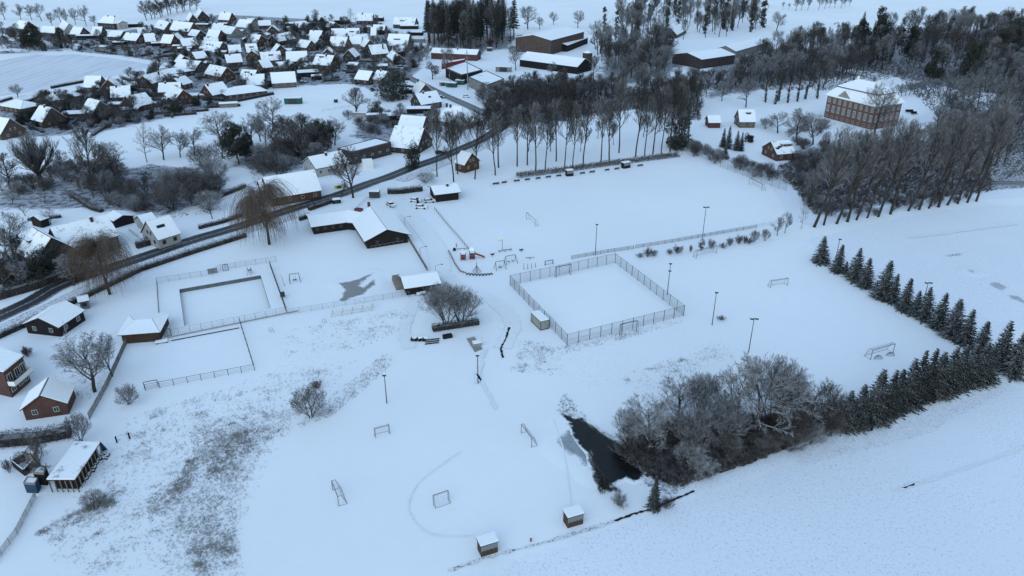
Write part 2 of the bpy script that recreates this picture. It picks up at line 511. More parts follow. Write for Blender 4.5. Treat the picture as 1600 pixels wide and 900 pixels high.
# ------------------------------------------------------------------ the setting: ground, fields, pitches, roads, water
POOL = [(280, 452), (407, 430), (423, 482), (288, 509)]
big = [(-4000, -120), (4000, -120), (4000, 6000), (-4000, 6000)]
gpts = [Vector((x, y, 0)) for x, y in big]
hole = [G(x, y) for x, y in POOL]
tri = tessellate_polygon([gpts, hole]); allp = gpts + hole
mb = MB()
mb.add([(p.x, p.y, 0) for p in allp], [t if (allp[t[1]] - allp[t[0]]).cross(allp[t[2]] - allp[t[0]]).z > 0 else tuple(reversed(t)) for t in tri])
mb.build('ground', 'snow_ground', origin=Vector((0, 0, 0)))['kind'] = 'structure'

soft_sheet('football_pitch', [(684, 334), (690, 312), (1078, 247), (1250, 308), (1205, 355), (890, 404), (760, 400)], 0.0, 'pitch_soft', 2, 6)
soft_sheet('training_pitch', [(985, 403), (1228, 376), (1500, 545), (1300, 618), (1180, 556), (1075, 480)], 0.0, 'pitch_soft', 2, 6)
soft_sheet('training_pitch', [(425, 720), (520, 650), (620, 560), (700, 545), (800, 590), (870, 640), (905, 720), (935, 775), (905, 815), (720, 890), (660, 960), (390, 960), (380, 880)], 0.0, 'pitch_soft', 2, 6)
soft_sheet('field', [(-60, 104), (60, 84), (110, 77), (185, 84), (262, 98), (190, 118), (130, 128), (60, 144), (-60, 158)], 0.03, 'snow_ploughed', 4, 8)
soft_sheet('field', [(1250, 372), (1420, 334), (1545, 318), (1680, 325), (1680, 520), (1600, 520), (1560, 535), (1400, 462), (1290, 405)], 0.03, 'snow_stubble', 2.5, 8)
soft_sheet('field', [(700, 908), (850, 850), (965, 812), (1050, 775), (1180, 735), (1330, 672), (1560, 600), (1680, 570), (1680, 1000), (640, 1000)], 0.03, 'snow_stubble', 2.5, 8)
sheet('field', [(165, 212), (280, 178), (410, 150), (480, 142), (545, 136), (540, 158), (430, 176), (330, 200), (260, 232), (190, 240)], 0.03, 'snow_pitch')
soft_sheet('meadow', [(130, 690), (215, 625), (400, 585), (440, 545), (640, 490), (655, 520), (600, 560), (470, 665), (400, 720), (370, 900), (340, 1000), (10, 1000), (60, 800)], 0.03, 'snow_meadow', 2.5, 9)
soft_sheet('meadow', [(640, 470), (780, 480), (870, 545), (1070, 500), (1150, 545), (1170, 560), (1000, 610), (930, 625), (870, 590), (780, 560), (700, 540)], 0.03, 'snow_meadow', 2.5, 9)
# pitches of smooth untrodden snow
sheet('court_ground', [(806, 446), (958, 418), (1056, 491), (886, 532)], 0.13, 'snow_pitch')
# forest floors, darker and more speckled than the open snow
WF = ([(655, 85), (660, 40), (810, 40), (805, 78)], [(745, 205), (775, 140), (900, 125), (1090, 150), (1095, 190), (990, 172), (880, 190)],
             [(930, 128), (930, 70), (1060, 60), (1075, 105), (1000, 135)], [(1095, 160), (1100, 100), (1180, 80), (1370, 70), (1420, 118), (1290, 125), (1190, 142)],
             [(1300, 105), (1350, 60), (1640, 36), (1690, 170), (1560, 150), (1480, 140), (1420, 126)], [(1215, 262), (1250, 240), (1420, 215), (1470, 180), (1690, 150), (1690, 288), (1540, 300), (1400, 318), (1270, 340)],
             [(985, 60), (985, 15), (1180, 10), (1190, 55)], [(958, 705), (1040, 650), (1250, 640), (1320, 662), (1180, 722), (1060, 765), (1010, 745)],
             [(0, 76), (20, 60), (110, 72), (100, 82)], [(340, 262), (380, 225), (500, 215), (520, 240), (440, 280)])
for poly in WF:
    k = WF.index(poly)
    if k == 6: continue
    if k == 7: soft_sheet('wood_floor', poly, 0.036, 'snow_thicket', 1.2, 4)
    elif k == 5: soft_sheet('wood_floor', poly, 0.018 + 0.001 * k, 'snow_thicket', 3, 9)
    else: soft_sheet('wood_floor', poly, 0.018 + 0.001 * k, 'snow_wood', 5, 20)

soft_sheet('garden_ground', [(-20, 60), (60, 52), (170, 52), (345, 22), (600, 36), (664, 75), (662, 110), (600, 150), (545, 132), (450, 136), (405, 148), (300, 178), (160, 208), (60, 216), (-20, 220), (-20, 165), (60, 150), (160, 138), (240, 114), (258, 100), (185, 88), (110, 81), (-20, 86)], 0.012, 'snow_garden', 4, 11)
soft_sheet('garden_ground', [(560, 190), (640, 165), (700, 200), (600, 232), (540, 215)], 0.014, 'snow_garden', 4, 11)
soft_sheet('garden_ground', [(-20, 300), (120, 275), (240, 255), (340, 262), (370, 300), (250, 345), (200, 335), (100, 330), (-20, 330)], 0.016, 'snow_garden', 4, 11)
# roads: the main road and the village lane
ROAD = [(-120, 548), (0, 494), (50, 471), (100, 444), (212, 406), (300, 376), (375, 354), (465, 324), (510, 311), (545, 299), (577, 287), (610, 276), (647, 261), (685, 248), (720, 233), (750, 220), (775, 205), (800, 190), (850, 173), (895, 163), (952, 153), (1020, 146)]
strip('road', ROAD, 6.2, 0.16, 'asphalt')
strip('road', [(800, 190), (775, 186), (733, 166), (690, 147), (650, 127), (620, 113), (590, 107), (545, 99), (505, 96), (470, 92)], 6.5, 0.155, 'lane_slush')
strip('road', [(603, 283), (608, 292), (620, 312), (650, 345), (680, 385), (690, 425)], 6.0, 0.13, 'snow_trodden')
strip('road', [(470, 92), (440, 118), (420, 142), (330, 152)], 5.0, 0.15, 'snow_trodden')
strip('road', [(470, 92), (390, 62), (330, 50), (220, 47), (160, 58), (60, 62), (-40, 70)], 5.5, 0.15, 'lane_slush')
strip('road', [(1490, 292), (1560, 286), (1680, 290)], 5.0, 0.15, 'lane_slush')
strip('road_verge', [(-120, 574), (0, 516), (110, 464), (220, 413), (350, 371), (480, 331)], 5.0, 0.145, 'snow_verge', jitter=0.05)
strip('road_verge', [(625, 283), (690, 257), (750, 231), (800, 203)], 5.0, 0.145, 'snow_verge', jitter=0.1)
strip('path', [(690, 425), (720, 450), (770, 470), (800, 505), (785, 545)], 4.0, 0.145, 'snow_trodden', jitter=0.12)
strip('path', [(655, 455), (640, 490), (632, 520), (640, 545)], 3.0, 0.145, 'snow_trodden', jitter=0.12)
# footprint trails in the snow and the ditch along the field edge
strip('footprint_trail', [(720, 706), (690, 727), (655, 755), (639, 785), (642, 805), (660, 828), (690, 838), (740, 838)], 0.2, 0.162, 'snow_trail', jitter=0.6)
strip('footprint_trail', [(745, 600), (752, 560), (760, 545)], 1.2, 0.162, 'snow_trail', jitter=0.5)
strip('footprint_trail', [(775, 640), (760, 610), (745, 585)], 0.6, 0.162, 'snow_trail', jitter=0.4)
strip('footprint_trail', [(865, 655), (882, 710), (893, 790)], 0.2, 0.162, 'snow_trail', jitter=0.4)
strip('ditch', [(700, 893), (760, 872), (850, 848), (930, 825), (960, 815)], 0.5, 0.155, 'snow_verge', jitter=0.7)
strip('ditch', [(960, 815), (990, 804), (1020, 795), (1052, 782), (1085, 768)], 0.4, 0.16, 'wood_black', jitter=0.5)
strip('ditch', [(786, 560), (783, 545), (790, 530), (796, 512)], 0.45, 0.16, 'wood_black', jitter=0.5)
strip('tractor_track', [(1400, 768), (1480, 742), (1560, 715), (1620, 690)], 0.5, 0.15, 'snow_trail', jitter=0.5)
strip('tractor_track', [(1410, 763), (1430, 755)], 0.5, 0.15, 'snow_trail', jitter=0.5)
strip('tractor_track', [(1420, 372), (1500, 362), (1590, 350)], 1.2, 0.15, 'snow_trail', jitter=0.3)
strip('tractor_track', [(1480, 400), (1502, 397)], 1.0, 0.15, 'snow_verge', jitter=0.4)
for px in ([(1544, 444), (1556, 441), (1570, 446), (1575, 453), (1562, 455), (1550, 450)], [(1572, 460), (1590, 463), (1604, 471), (1604, 478), (1590, 472), (1577, 466)],
           [(1510, 424), (1520, 422), (1527, 423), (1520, 426)]):
    soft_sheet('puddle', px, 0.06, 'field_ice', .6, 4)
def z4(ox, oy, pts, s=4.0): return [(ox + x / s, oy + y / s) for x, y in pts]
soft_sheet('puddle', z4(360, 360, [(680, 335), (740, 325), (800, 310), (850, 290), (890, 268), (880, 280), (850, 300), (815, 325), (805, 350), (830, 365), (900, 315), (903, 340),
      (860, 370), (835, 395), (810, 405), (760, 420), (700, 445), (690, 435), (710, 400), (725, 365), (700, 350)]), 0.06, 'puddle_ice', .4, 4)
soft_sheet('pond_water', z4(700, 560, [(715, 350), (750, 365), (790, 385), (835, 380), (880, 415), (940, 455), (1000, 505), (1040, 515), (1080, 550), (1130, 600), (1180, 665), (1215, 720),
      (1190, 760), (1160, 765), (1110, 740), (1060, 760), (1020, 790), (980, 780), (940, 790), (925, 760), (915, 710), (890, 660), (880, 600), (830, 540), (790, 480), (760, 400)]), 0.08, 'pond_water', .3, 1.2)
soft_sheet('pond_ice', z4(700, 560, [(690, 520), (735, 480), (760, 400), (850, 480), (960, 600), (940, 720), (860, 655), (780, 610), (725, 565)]), 0.055, 'pond_ice', .5, 5)
# the swimming basin: a real recess with walls
a, b, c, d = (G(x, y) for x, y in POOL)
mb = MB()
mb.add([(p.x, p.y, 0.0) for p in (a, b, c, d)] + [(p.x, p.y, -1.1) for p in (a, b, c, d)],
       [(0, 1, 5, 4), (1, 2, 6, 5), (2, 3, 7, 6), (3, 0, 4, 7)], 0)
mb.add([(p.x, p.y, -1.1) for p in (a, b, c, d)], [(0, 1, 2, 3) if (b - a).cross(c - a).z > 0 else (3, 2, 1, 0)], 1)
mb.build('swimming_pool', ['pool_wall', 'snow_pitch'], origin=Vector((0, 0, 0)))['kind'] = 'structure'
# ------------------------------------------------------------------ plants: each kind grown once or a few times, then copied
def rot_about(d, ang, az):
    """direction turned away from d by ang, at azimuth az round it"""
    ref = Vector((0, 0, 1)) if abs(d.z) < 0.95 else Vector((1, 0, 0))
    e = d.cross(ref).normalized(); f = d.cross(e)
    return (d * math.cos(ang) + (e * math.cos(az) + f * math.sin(az)) * math.sin(ang)).normalized()
def curve(rng, p, d, L, n, wob, up):
    pts = [p.copy()]
    for i in range(n):
        d = (d + Vector((rng.gauss(0, wob), rng.gauss(0, wob), rng.gauss(0, wob) + up / n))).normalized()
        p = p + d * (L / n); pts.append(p.copy())
    return pts
def grow(seed, h, num, t0, ang, ratio, r0, trunk_lean=0.0, wob=0.10, up=0.25, stems=1, stem_ang=0.0, trunk_frac=0.85, shape='round', rtwig=0.02, split=1, env=None):
    rng = random.Random(seed)
    trunk, crown = [], []
    nlev = len(num)
    segs_n = [7, 4, 3, 2, 1, 1]
    def put(lvl, pts, ra, rb):
        tgt = trunk if lvl <= split else crown
        n = len(pts) - 1
        for i in range(n):
            a = ra + (rb - ra) * i / n; b = ra + (rb - ra) * (i + 1) / n
            tgt.append((*pts[i], *pts[i + 1], a, b))
    def rec(p, d, L, r, lvl):
        n = segs_n[min(lvl + (1 if stems > 1 else 0), 5)]
        pts = curve(rng, p, d, L, n, wob * (0.5 if lvl == 0 else 1.0), up * (0.3 if lvl == 0 else 1))
        rend = max(r * 0.35, rtwig * 0.6)
        put(lvl, pts, r, rend)
        if lvl >= nlev: return
        k = num[lvl]
        for i in range(k):
            t = t0[lvl] + (1 - t0[lvl]) * (i + rng.random()) / k
            x = t * n; j = min(int(x), n - 1); fr = x - j
            pos = pts[j].lerp(pts[j + 1], fr); dd = (pts[j + 1] - pts[j]).normalized()
            s = 1.0
            if lvl == 0:
                q = (t - t0[0]) / (1 - t0[0])
                if shape == 'round': s = 0.55 + 0.75 * math.sin(math.pi * min(1, 0.25 + 0.75 * q)) - 0.35 * q
                elif shape == 'narrow': s = 1.0 - 0.55 * q
                elif shape == 'flat': s = 0.8 + 0.4 * q
            else: s = 1.1 - 0.5 * t
            if env and lvl == 0: s *= 1.0
            a = ang[lvl] * rng.uniform(0.65, 1.3) * (1.0 - (0.35 * t if lvl == 0 else 0))
            cd = rot_about(dd, a, i * 2.4 + rng.uniform(-0.7, 0.7))
            cr = max((r + (rend - r) * t) * 0.62, rtwig)
            cl = L * ratio[lvl] * s * rng.uniform(0.7, 1.2)
            if env and lvl <= 2:
                # branches reach for the outline of a rounded crown
                rx, cz, rz = env[0] * h, env[1] * h, env[2] * h
                o = Vector((pos.x / rx, pos.y / rx, (pos.z - cz) / rz)); q = Vector((cd.x / rx, cd.y / rx, cd.z / rz))
                A, B, C = q.dot(q), 2 * o.dot(q), o.dot(o) - 1
                disc = B * B - 4 * A * C
                reach = (-B + math.sqrt(disc)) / (2 * A) if disc > 0 else 0.0
                reach = max(reach, h * .04)
                cl = reach * rng.uniform(.72, .92) if lvl == 0 else min(cl, reach * rng.uniform(.8, 1.1))
            rec(pos, cd, cl, cr, lvl + 1)
    for s in range(stems):
        d = Vector((trunk_lean, 0, 1)).normalized() if stems == 1 else rot_about(Vector((0, 0, 1)), stem_ang * rng.uniform(0.2, 1.2), s * 2.4)
        p = Vector((0, 0, -0.1)) if stems == 1 else Vector((rng.uniform(-.35, .35), rng.uniform(-.35, .35), -0.1))
        rec(p, d, h * trunk_frac * (1 if stems == 1 else rng.uniform(0.7, 1.0)), r0, 0)
    return trunk, crown
PLANT = {}
def register(key, trunk, crown, tmat, cmat, tk=5, ck=3):
    allv = np.array([s[3:6] for s in trunk + crown])
    h = float(np.percentile(allv[:, 2], 99.5)); r = float(np.percentile(np.hypot(allv[:, 0], allv[:, 1]), 96))
    tm = seg_mesh(key + '_trunk', trunk, [tmat], tk) if trunk else None
    cm = seg_mesh(key + '_crown', crown, [cmat], ck)
    PLANT.setdefault(key, []).append((tm, cm, h, r))

for s in range(5):   # broad round crowns
    t, c = grow(10 + s, 12, [13, 8, 7, 5, 4], [.24, .2, .12, .1, .1], [R(62), R(42), R(42), R(45), R(45)], [.5, .55, .5, .5, .5], .25, up=.30, wob=.13, rtwig=.0115, trunk_frac=.74, env=(.40, .60, .40))
    register('round', t, c, 'bark', 'twig_frost')
for s in range(3):   # the same habit, browner and less frosted
    t, c = grow(30 + s, 12, [13, 8, 7, 5, 4], [.22, .2, .12, .1, .1], [R(52), R(42), R(42), R(45), R(45)], [.5, .55, .5, .5, .5], .26, up=.40, wob=.12, rtwig=.0115, trunk_frac=.78, env=(.38, .60, .40))
    register('brown', t, c, 'bark', 'twig_brown')
for s in range(4):   # tall woodland trees, trunk bare low down
    t, c = grow(50 + s, 18, [14, 8, 7, 5], [.36, .2, .12, .1], [R(46), R(38), R(42), R(42)], [.34, .55, .5, .5], .24, up=.5, rtwig=.02, trunk_frac=.86, env=(.24, .68, .34))
    register('tall', t, c, 'bark', 'twig_dark' if s % 2 else 'twig_frost')
for s in range(4):   # leaning poplars of the field edge: long bare stems, ascending limbs
    t, c = grow(70 + s, 22, [14, 8, 7, 5], [.36, .15, .12, .1], [R(40), R(34), R(40), R(42)], [.38, .55, .5, .5], .30, trunk_lean=.06, up=.6, rtwig=.02, trunk_frac=.84, env=(.21, .70, .33))
    register('poplar', t, c, 'bark', 'twig_frost')
for s in range(2):
    t, c = grow(90 + s, 13, [22, 8, 6], [.2, .2, .15], [R(48), R(50), R(50)], [.26, .5, .5], .13, up=-.1, rtwig=.014, trunk_frac=.95, env=(.17, .58, .43))
    register('birch', t, c, 'bark_pale', 'twig_frost')
for s in range(3):   # many stemmed thicket trees by the pond
    t, c = grow(110 + s, 11, [9, 7, 6, 5], [.25, .2, .15, .1], [R(38), R(38), R(42), R(44)], [.45, .5, .5, .5], .13, up=.40, rtwig=.014, stems=6, stem_ang=R(26), split=0, trunk_frac=.8, env=(.52, .5, .5))
    register('thicket', t, c, 'bark', 'twig_brown' if s == 1 else 'twig_frost')
for s in range(3):   # tall open bushes
    t, c = grow(160 + s, 6.5, [8, 6, 5, 4], [.2, .15, .1, .1], [R(34), R(38), R(42), R(42)], [.45, .5, .5, .5], .055, up=.25, rtwig=.0085, stems=9, stem_ang=R(34), split=0, trunk_frac=.85, env=(.46, .5, .5))
    register('bush', t, c, 'twig_dark', 'twig_frost' if s == 0 else 'twig_brown')
for s in range(4):   # shrubs
    t, c = grow(130 + s, 3.2, [9, 6, 5], [.12, .15, .1], [R(34), R(38), R(42)], [.5, .5, .5], .03, up=.2, rtwig=.008, stems=14, stem_ang=R(44), split=0)
    register('shrub', t, c, 'twig_dark', 'twig_frost' if s < 2 else 'twig_brown')
t, c = grow(140, 3.2, [9, 6, 5], [.12, .15, .1], [R(34), R(36), R(40)], [.5, .5, .5], .035, up=.2, rtwig=.010, stems=16, stem_ang=R(40), split=0)
register('redshrub', t, c, 'twig_dark', 'twig_red')
t, c = grow(150, 4, [10, 7, 6], [.35, .2, .1], [R(60), R(45), R(45)], [.5, .5, .5], .09, up=.4, rtwig=.011, trunk_frac=.6, env=(.5, .62, .38))
register('orchard', t, c, 'bark', 'twig_frost')
t, c = grow(152, 14, [26, 9, 6, 4], [.42, .15, .1, .1], [R(48), R(26), R(34), R(40)], [.45, .55, .5, .5], .62, up=.7, rtwig=.014, trunk_frac=.5, env=(.44, .60, .40))
register('pollard', t, c, 'bark', 'twig_frost')

def willow(seed, h, rad):
    """limbs arching out, then curtains of long strands hanging almost to the snow"""
    rng = random.Random(seed)
    t, _ = grow(seed, h, [11, 6], [.26, .3], [R(52), R(45)], [.55, .5], .42, up=.45, trunk_frac=.74, split=3, env=(.34, .68, .30))
    ends = [s for s in t if s[6] < .2 and s[2] > h * .4]
    c = []
    for i in range(2100):
        s = ends[rng.randrange(len(ends))]
        p = Vector(s[0:3]).lerp(Vector(s[3:6]), rng.random())
        az = rng.uniform(0, 6.28) if math.hypot(p.x, p.y) < 1.2 else math.atan2(p.y, p.x) + rng.gauss(0, .7)
        d = Vector((math.cos(az), math.sin(az), rng.uniform(.1, .9))).normalized()
        L = (p.z + 1.5) * rng.uniform(.35, 1.05) if rng.random() < .7 else rng.uniform(1.5, 4)
        n = 8
        for j in range(n):
            q = p + d * (L / n)
            c.append((*p, *q, .015, .013))
            if rng.random() < .5:
                e = (d + Vector((rng.gauss(0, .5), rng.gauss(0, .5), -.4))).normalized(); c.append((*q, *(q + e * rng.uniform(.4, .9)), .011, .007))
            p = q
            d = (d + Vector((rng.gauss(0, .05), rng.gauss(0, .05), -.42))).normalized()
            if p.z < .5: break
    register('willow', t, c, 'bark', 'willow_strand')
willow(201, 13, 6); willow(202, 13, 6)

def conifer(key, seed, h, rad, whorls, per, mat, base=.04, droop=.35, tuft=.34, dens=10, pw=1.0):
    """spruce: whorls of drooping boughs, every bough carrying tufts of needles; gaps between the tiers"""
    rng = random.Random(seed)
    trunk = [(0, 0, -.1, 0, 0, h * .96, .02 * h, .01)]
    segs = []
    for w in range(whorls):
        q = w / (whorls - 1)
        z = h * (base + (0.97 - base) * q ** .92)
        L = rad * (1 - q) ** pw * rng.uniform(.86, 1.1) + .12
        k = max(4, int(per * (0.45 + 0.55 * (1 - q))))
        for i in range(k):
            az = 6.283 * (i + rng.random() * .7) / k + w * .9
            l = L * rng.uniform(.72, 1.12)
            dz = -droop * rng.uniform(.6, 1.3) * (1 - .8 * q)
            o = Vector((math.cos(az), math.sin(az), 0)); sd = Vector((-o.y, o.x, 0))
            zz = z + rng.uniform(-.3, .3) * h / whorls
            trunk.append((0, 0, zz, *(o * l * .9 + Vector((0, 0, zz + dz * l * .9))), .035, .012))
            m = max(3, int(dens * l / rad))
            for j in range(m):
                f = (j + rng.random()) / m
                p = o * (l * (.12 + .88 * f)) + Vector((0, 0, zz + dz * l * f + .16 * l * f * f))
                wdt = tuft * (1.25 - .75 * f) * (.6 + .5 * l / rad)
                for sgn in (-1, 1):
                    d = (o * rng.uniform(.5, 1.0) + sd * sgn * rng.uniform(.5, 1.1) + Vector((0, 0, rng.uniform(-.35, .1)))).normalized()
                    segs.append((*p, *(p + d * wdt * rng.uniform(.8, 1.5)), tuft * .30, .015))
            tip = o * l + Vector((0, 0, zz + dz * l + .16 * l))
            segs.append((*tip, *(tip + (o + Vector((0, 0, .15))) * tuft), tuft * .22, .01))
    segs.append((0, 0, h * .93, 0, 0, h, .06, .01))
    a = np.array([s[3:6] for s in segs])
    tm = seg_mesh(key + '_trunk', trunk, ['bark'], 5); cm = seg_mesh(key + '_crown', segs, [mat], 4)
    PLANT.setdefault(key, []).append((tm, cm, h, float(np.percentile(np.hypot(a[:, 0], a[:, 1]), 97))))
for s in range(6): conifer('spruce', 300 + s, 9.5, 2.5 + .2 * (s % 3), 19 + s, 14, 'needle_snow', dens=10, tuft=.40, pw=1.0 - .08 * (s % 2), droop=.25 + .1 * s)
for s in range(3): conifer('darkspruce', 320 + s, 26, 3.6, 26, 11, 'needle_dark', base=.28, tuft=.75, dens=6, pw=.75)
for s in range(2): conifer('cypress', 330 + s, 14, 1.3, 30, 10, 'needle_dark', base=.02, droop=-.8, tuft=.5, dens=4, pw=.35)
def leafy(key, seed, h, rad, mat, n=2600, base=.15, clumps=26, size=.38, flat=.75):
    """evergreen crown: uneven clumps of leafy sprays round real limbs"""
    rng = random.Random(seed)
    t, _ = grow(seed, h, [9, 4], [.2, .3], [R(55), R(45)], [.45, .5], .2, up=.4, trunk_frac=.8, split=3)
    segs = []
    for k in range(clumps):
        z = h * (base + (0.93 - base) * rng.random())
        q = (z / h - base) / (1 - base)
        rr = rad * math.sqrt(max(.05, 1 - (abs(q - .35) / .75) ** 2)) * rng.uniform(.35, .85)
        az = rng.uniform(0, 6.283)
        c = Vector((rr * math.cos(az), rr * math.sin(az), z))
        cr = rad * rng.uniform(.22, .46)
        for i in range(n // clumps):
            d = Vector((rng.gauss(0, 1), rng.gauss(0, 1), rng.gauss(0, 1) * flat)).normalized()
            p = c + d * cr * rng.uniform(.45, 1.0) ** .6
            if p.z < .1: continue
            e = (d + Vector((rng.gauss(0, .6), rng.gauss(0, .6), rng.gauss(0, .5)))).normalized()
            segs.append((*p, *(p + e * size * rng.uniform(.6, 1.3)), size * .26, .01))
    a = np.array([s[3:6] for s in segs])
    tm = seg_mesh(key + '_trunk', t, ['bark'], 5); cm = seg_mesh(key + '_crown', segs, [mat], 3)
    PLANT.setdefault(key, []).append((tm, cm, float(np.percentile(a[:, 2], 99.5)), float(np.percentile(np.hypot(a[:, 0], a[:, 1]), 97))))
for s in range(2): leafy('pine', 400 + s, 14, 4.2, 'needle_dark', n=4200, base=.22, size=.5)
for s in range(2): leafy('evergreen', 410 + s, 7, 4.0, 'ivy_leaf', n=3600, base=.05)
for s in range(2): leafy('yew', 420 + s, 2.4, 1.5, 'needle_dark', n=1200, base=.0, clumps=14, size=.25)
leafy('beech', 430, 6, 2.4, 'leaf_rust', n=900, base=.3, clumps=18, size=.3)
leafy('ivytrunk', 440, 18, 1.9, 'ivy_leaf', n=2000, base=.02, clumps=30, size=.5)

PLANTED = []
def plant(name, key, x, yb, h, w=None, label=None, cat='tree', group=None, var=None, rz=None, parts=True, lean=0.0, crown='crown', pos=None):
    """w: crown width in metres; every plant is its own object with trunk and crown as parts"""
    if key == 'shrub' and h > 3.4: key = 'bush'
    vs = PLANT[key]
    i = len(PLANTED) if var is None else var
    tm, cm, h0, r0 = vs[i % len(vs)]
    sz = h / h0
    sx = sz if w is None else (w / 2) / r0
    sx = min(max(sx, sz * .35), sz * 2.6)
    p = G(x, yb) if pos is None else pos
    rng = random.Random(int(x * 31 + yb * 17) + i)
    o = thing(name, (p.x, p.y, 0), label, cat, group, rng.uniform(0, 6.28) if rz is None else rz, (sx, sx, sz))
    if lean: o.rotation_euler = (0, lean, 0)
    for nm, me in (('trunk', tm), (crown, cm)):
        if me is None: continue
        c = bpy.data.objects.new(nm, me); col.objects.link(c); c.parent = o
    PLANTED.append((p.x, p.y))
    return o
def plant_px(name, key, x, yb, yt, wpx=None, **k):
    return plant(name, key, x, yb, tall(x, yb, yt), None if wpx is None else wide(yb, wpx), **k)

# --- hedges: clipped walls of twigs with snow on top
def hedge(name, px, h, w, label, mat='hedge_leaf', dens=46, cat='hedge', group=None, wild=0.15, seed=5, spray=.28):
    rng = random.Random(seed + int(px[0][0]))
    pts = [G(x, y) for x, y in px]
    segs = []; core = MB()
    o0 = pts[0]
    for i in range(len(pts) - 1):
        a, b = pts[i], pts[i + 1]; u = (b - a); L = u.length; u.normalize(); n = Vector((-u.y, u.x, 0))
        core.box((a + b) / 2, u, L, w * .62, 0, h * .78)
        for j in range(int(dens * L * (h + w) / 2.2)):
            s = rng.uniform(0, L); face = rng.random()
            if face < .40: off, z = (w / 2) * rng.uniform(.7, 1.05), rng.uniform(0, h)
            elif face < .62: off, z = -(w / 2) * rng.uniform(.7, 1.05), rng.uniform(0, h)
            else: off, z = rng.uniform(-w / 2, w / 2), h * rng.uniform(.82, 1.0 + wild)
            p = a + u * s + n * off + Vector((0, 0, z))
            d = Vector((rng.gauss(0, 1), rng.gauss(0, 1), rng.gauss(.3, .8))).normalized()
            segs.append((*(p - o0), *(p - o0 + d * spray * rng.uniform(.6, 1.5)), spray * .16, .01))
    t = thing(name, o0, label, cat, group)
    c = bpy.data.objects.new('foliage', seg_mesh(name, segs, [mat], 3)); col.objects.link(c); c.parent = t
    if wild < .3: core.build('branch_core', 'twig_dark', t, origin=o0)
    return t
KEEP_OUT = []
# ------------------------------------------------------------------ buildings
WINDOW_MESH = {}
def window_mesh(kind):
    """unit window, 1 x 1, standing in the xz plane, facing -y: white frame round a dark pane"""
    if kind in WINDOW_MESH: return WINDOW_MESH[kind]
    fr, gl = {'w': ('frame_grey', 'glass'), 'p': ('frame_grey', 'glass_pale'), 'd': ('wood_brown', 'glass')}[kind]
    m = MB(); t = .09
    for x0, x1, z0, z1 in ((-.5, .5, 0, t), (-.5, .5, 1 - t, 1), (-.5, -.5 + t, t, 1 - t), (.5 - t, .5, t, 1 - t), (-.03, .03, t, 1 - t)):
        m.prism([(x0, -.06, z0), (x1, -.06, z0), (x1, 0.02, z0), (x0, 0.02, z0)], [(x0, -.06, z1), (x1, -.06, z1), (x1, 0.02, z1), (x0, 0.02, z1)], 0)
    m.prism([(-.4, -.02, .1), (.4, -.02, .1), (.4, .01, .1), (-.4, .01, .1)], [(-.4, -.02, .9), (.4, -.02, .9), (.4, .01, .9), (-.4, .01, .9)], 1)
    o = m.build('window', [fr, gl], origin=Vector((0, 0, 0)))
    me = o.data; bpy.data.objects.remove(o)
    WINDOW_MESH[kind] = me
    return me
def add_window(root, p, nrm, w, h, kind='w', name='window'):
    o = bpy.data.objects.new(name, window_mesh(kind)); col.objects.link(o)
    o.parent = root
    o.location = p - ROOT_LOC[root.name]
    o.rotation_euler = (0, 0, math.atan2(nrm.y, nrm.x) + math.pi / 2)
    o.scale = (w, 1, h)
    return o
def slab(mb, quad, t0, t1, mi):
    """solid plate following a quad, from t0 to t1 along its normal"""
    q = [Vector(p) for p in quad]
    n = (q[1] - q[0]).cross(q[2] - q[0]).normalized()
    if n.z < 0: q.reverse(); n = -n
    mb.prism([p + n * t0 for p in q], [p + n * t1 for p in q], mi)
FOOT = []
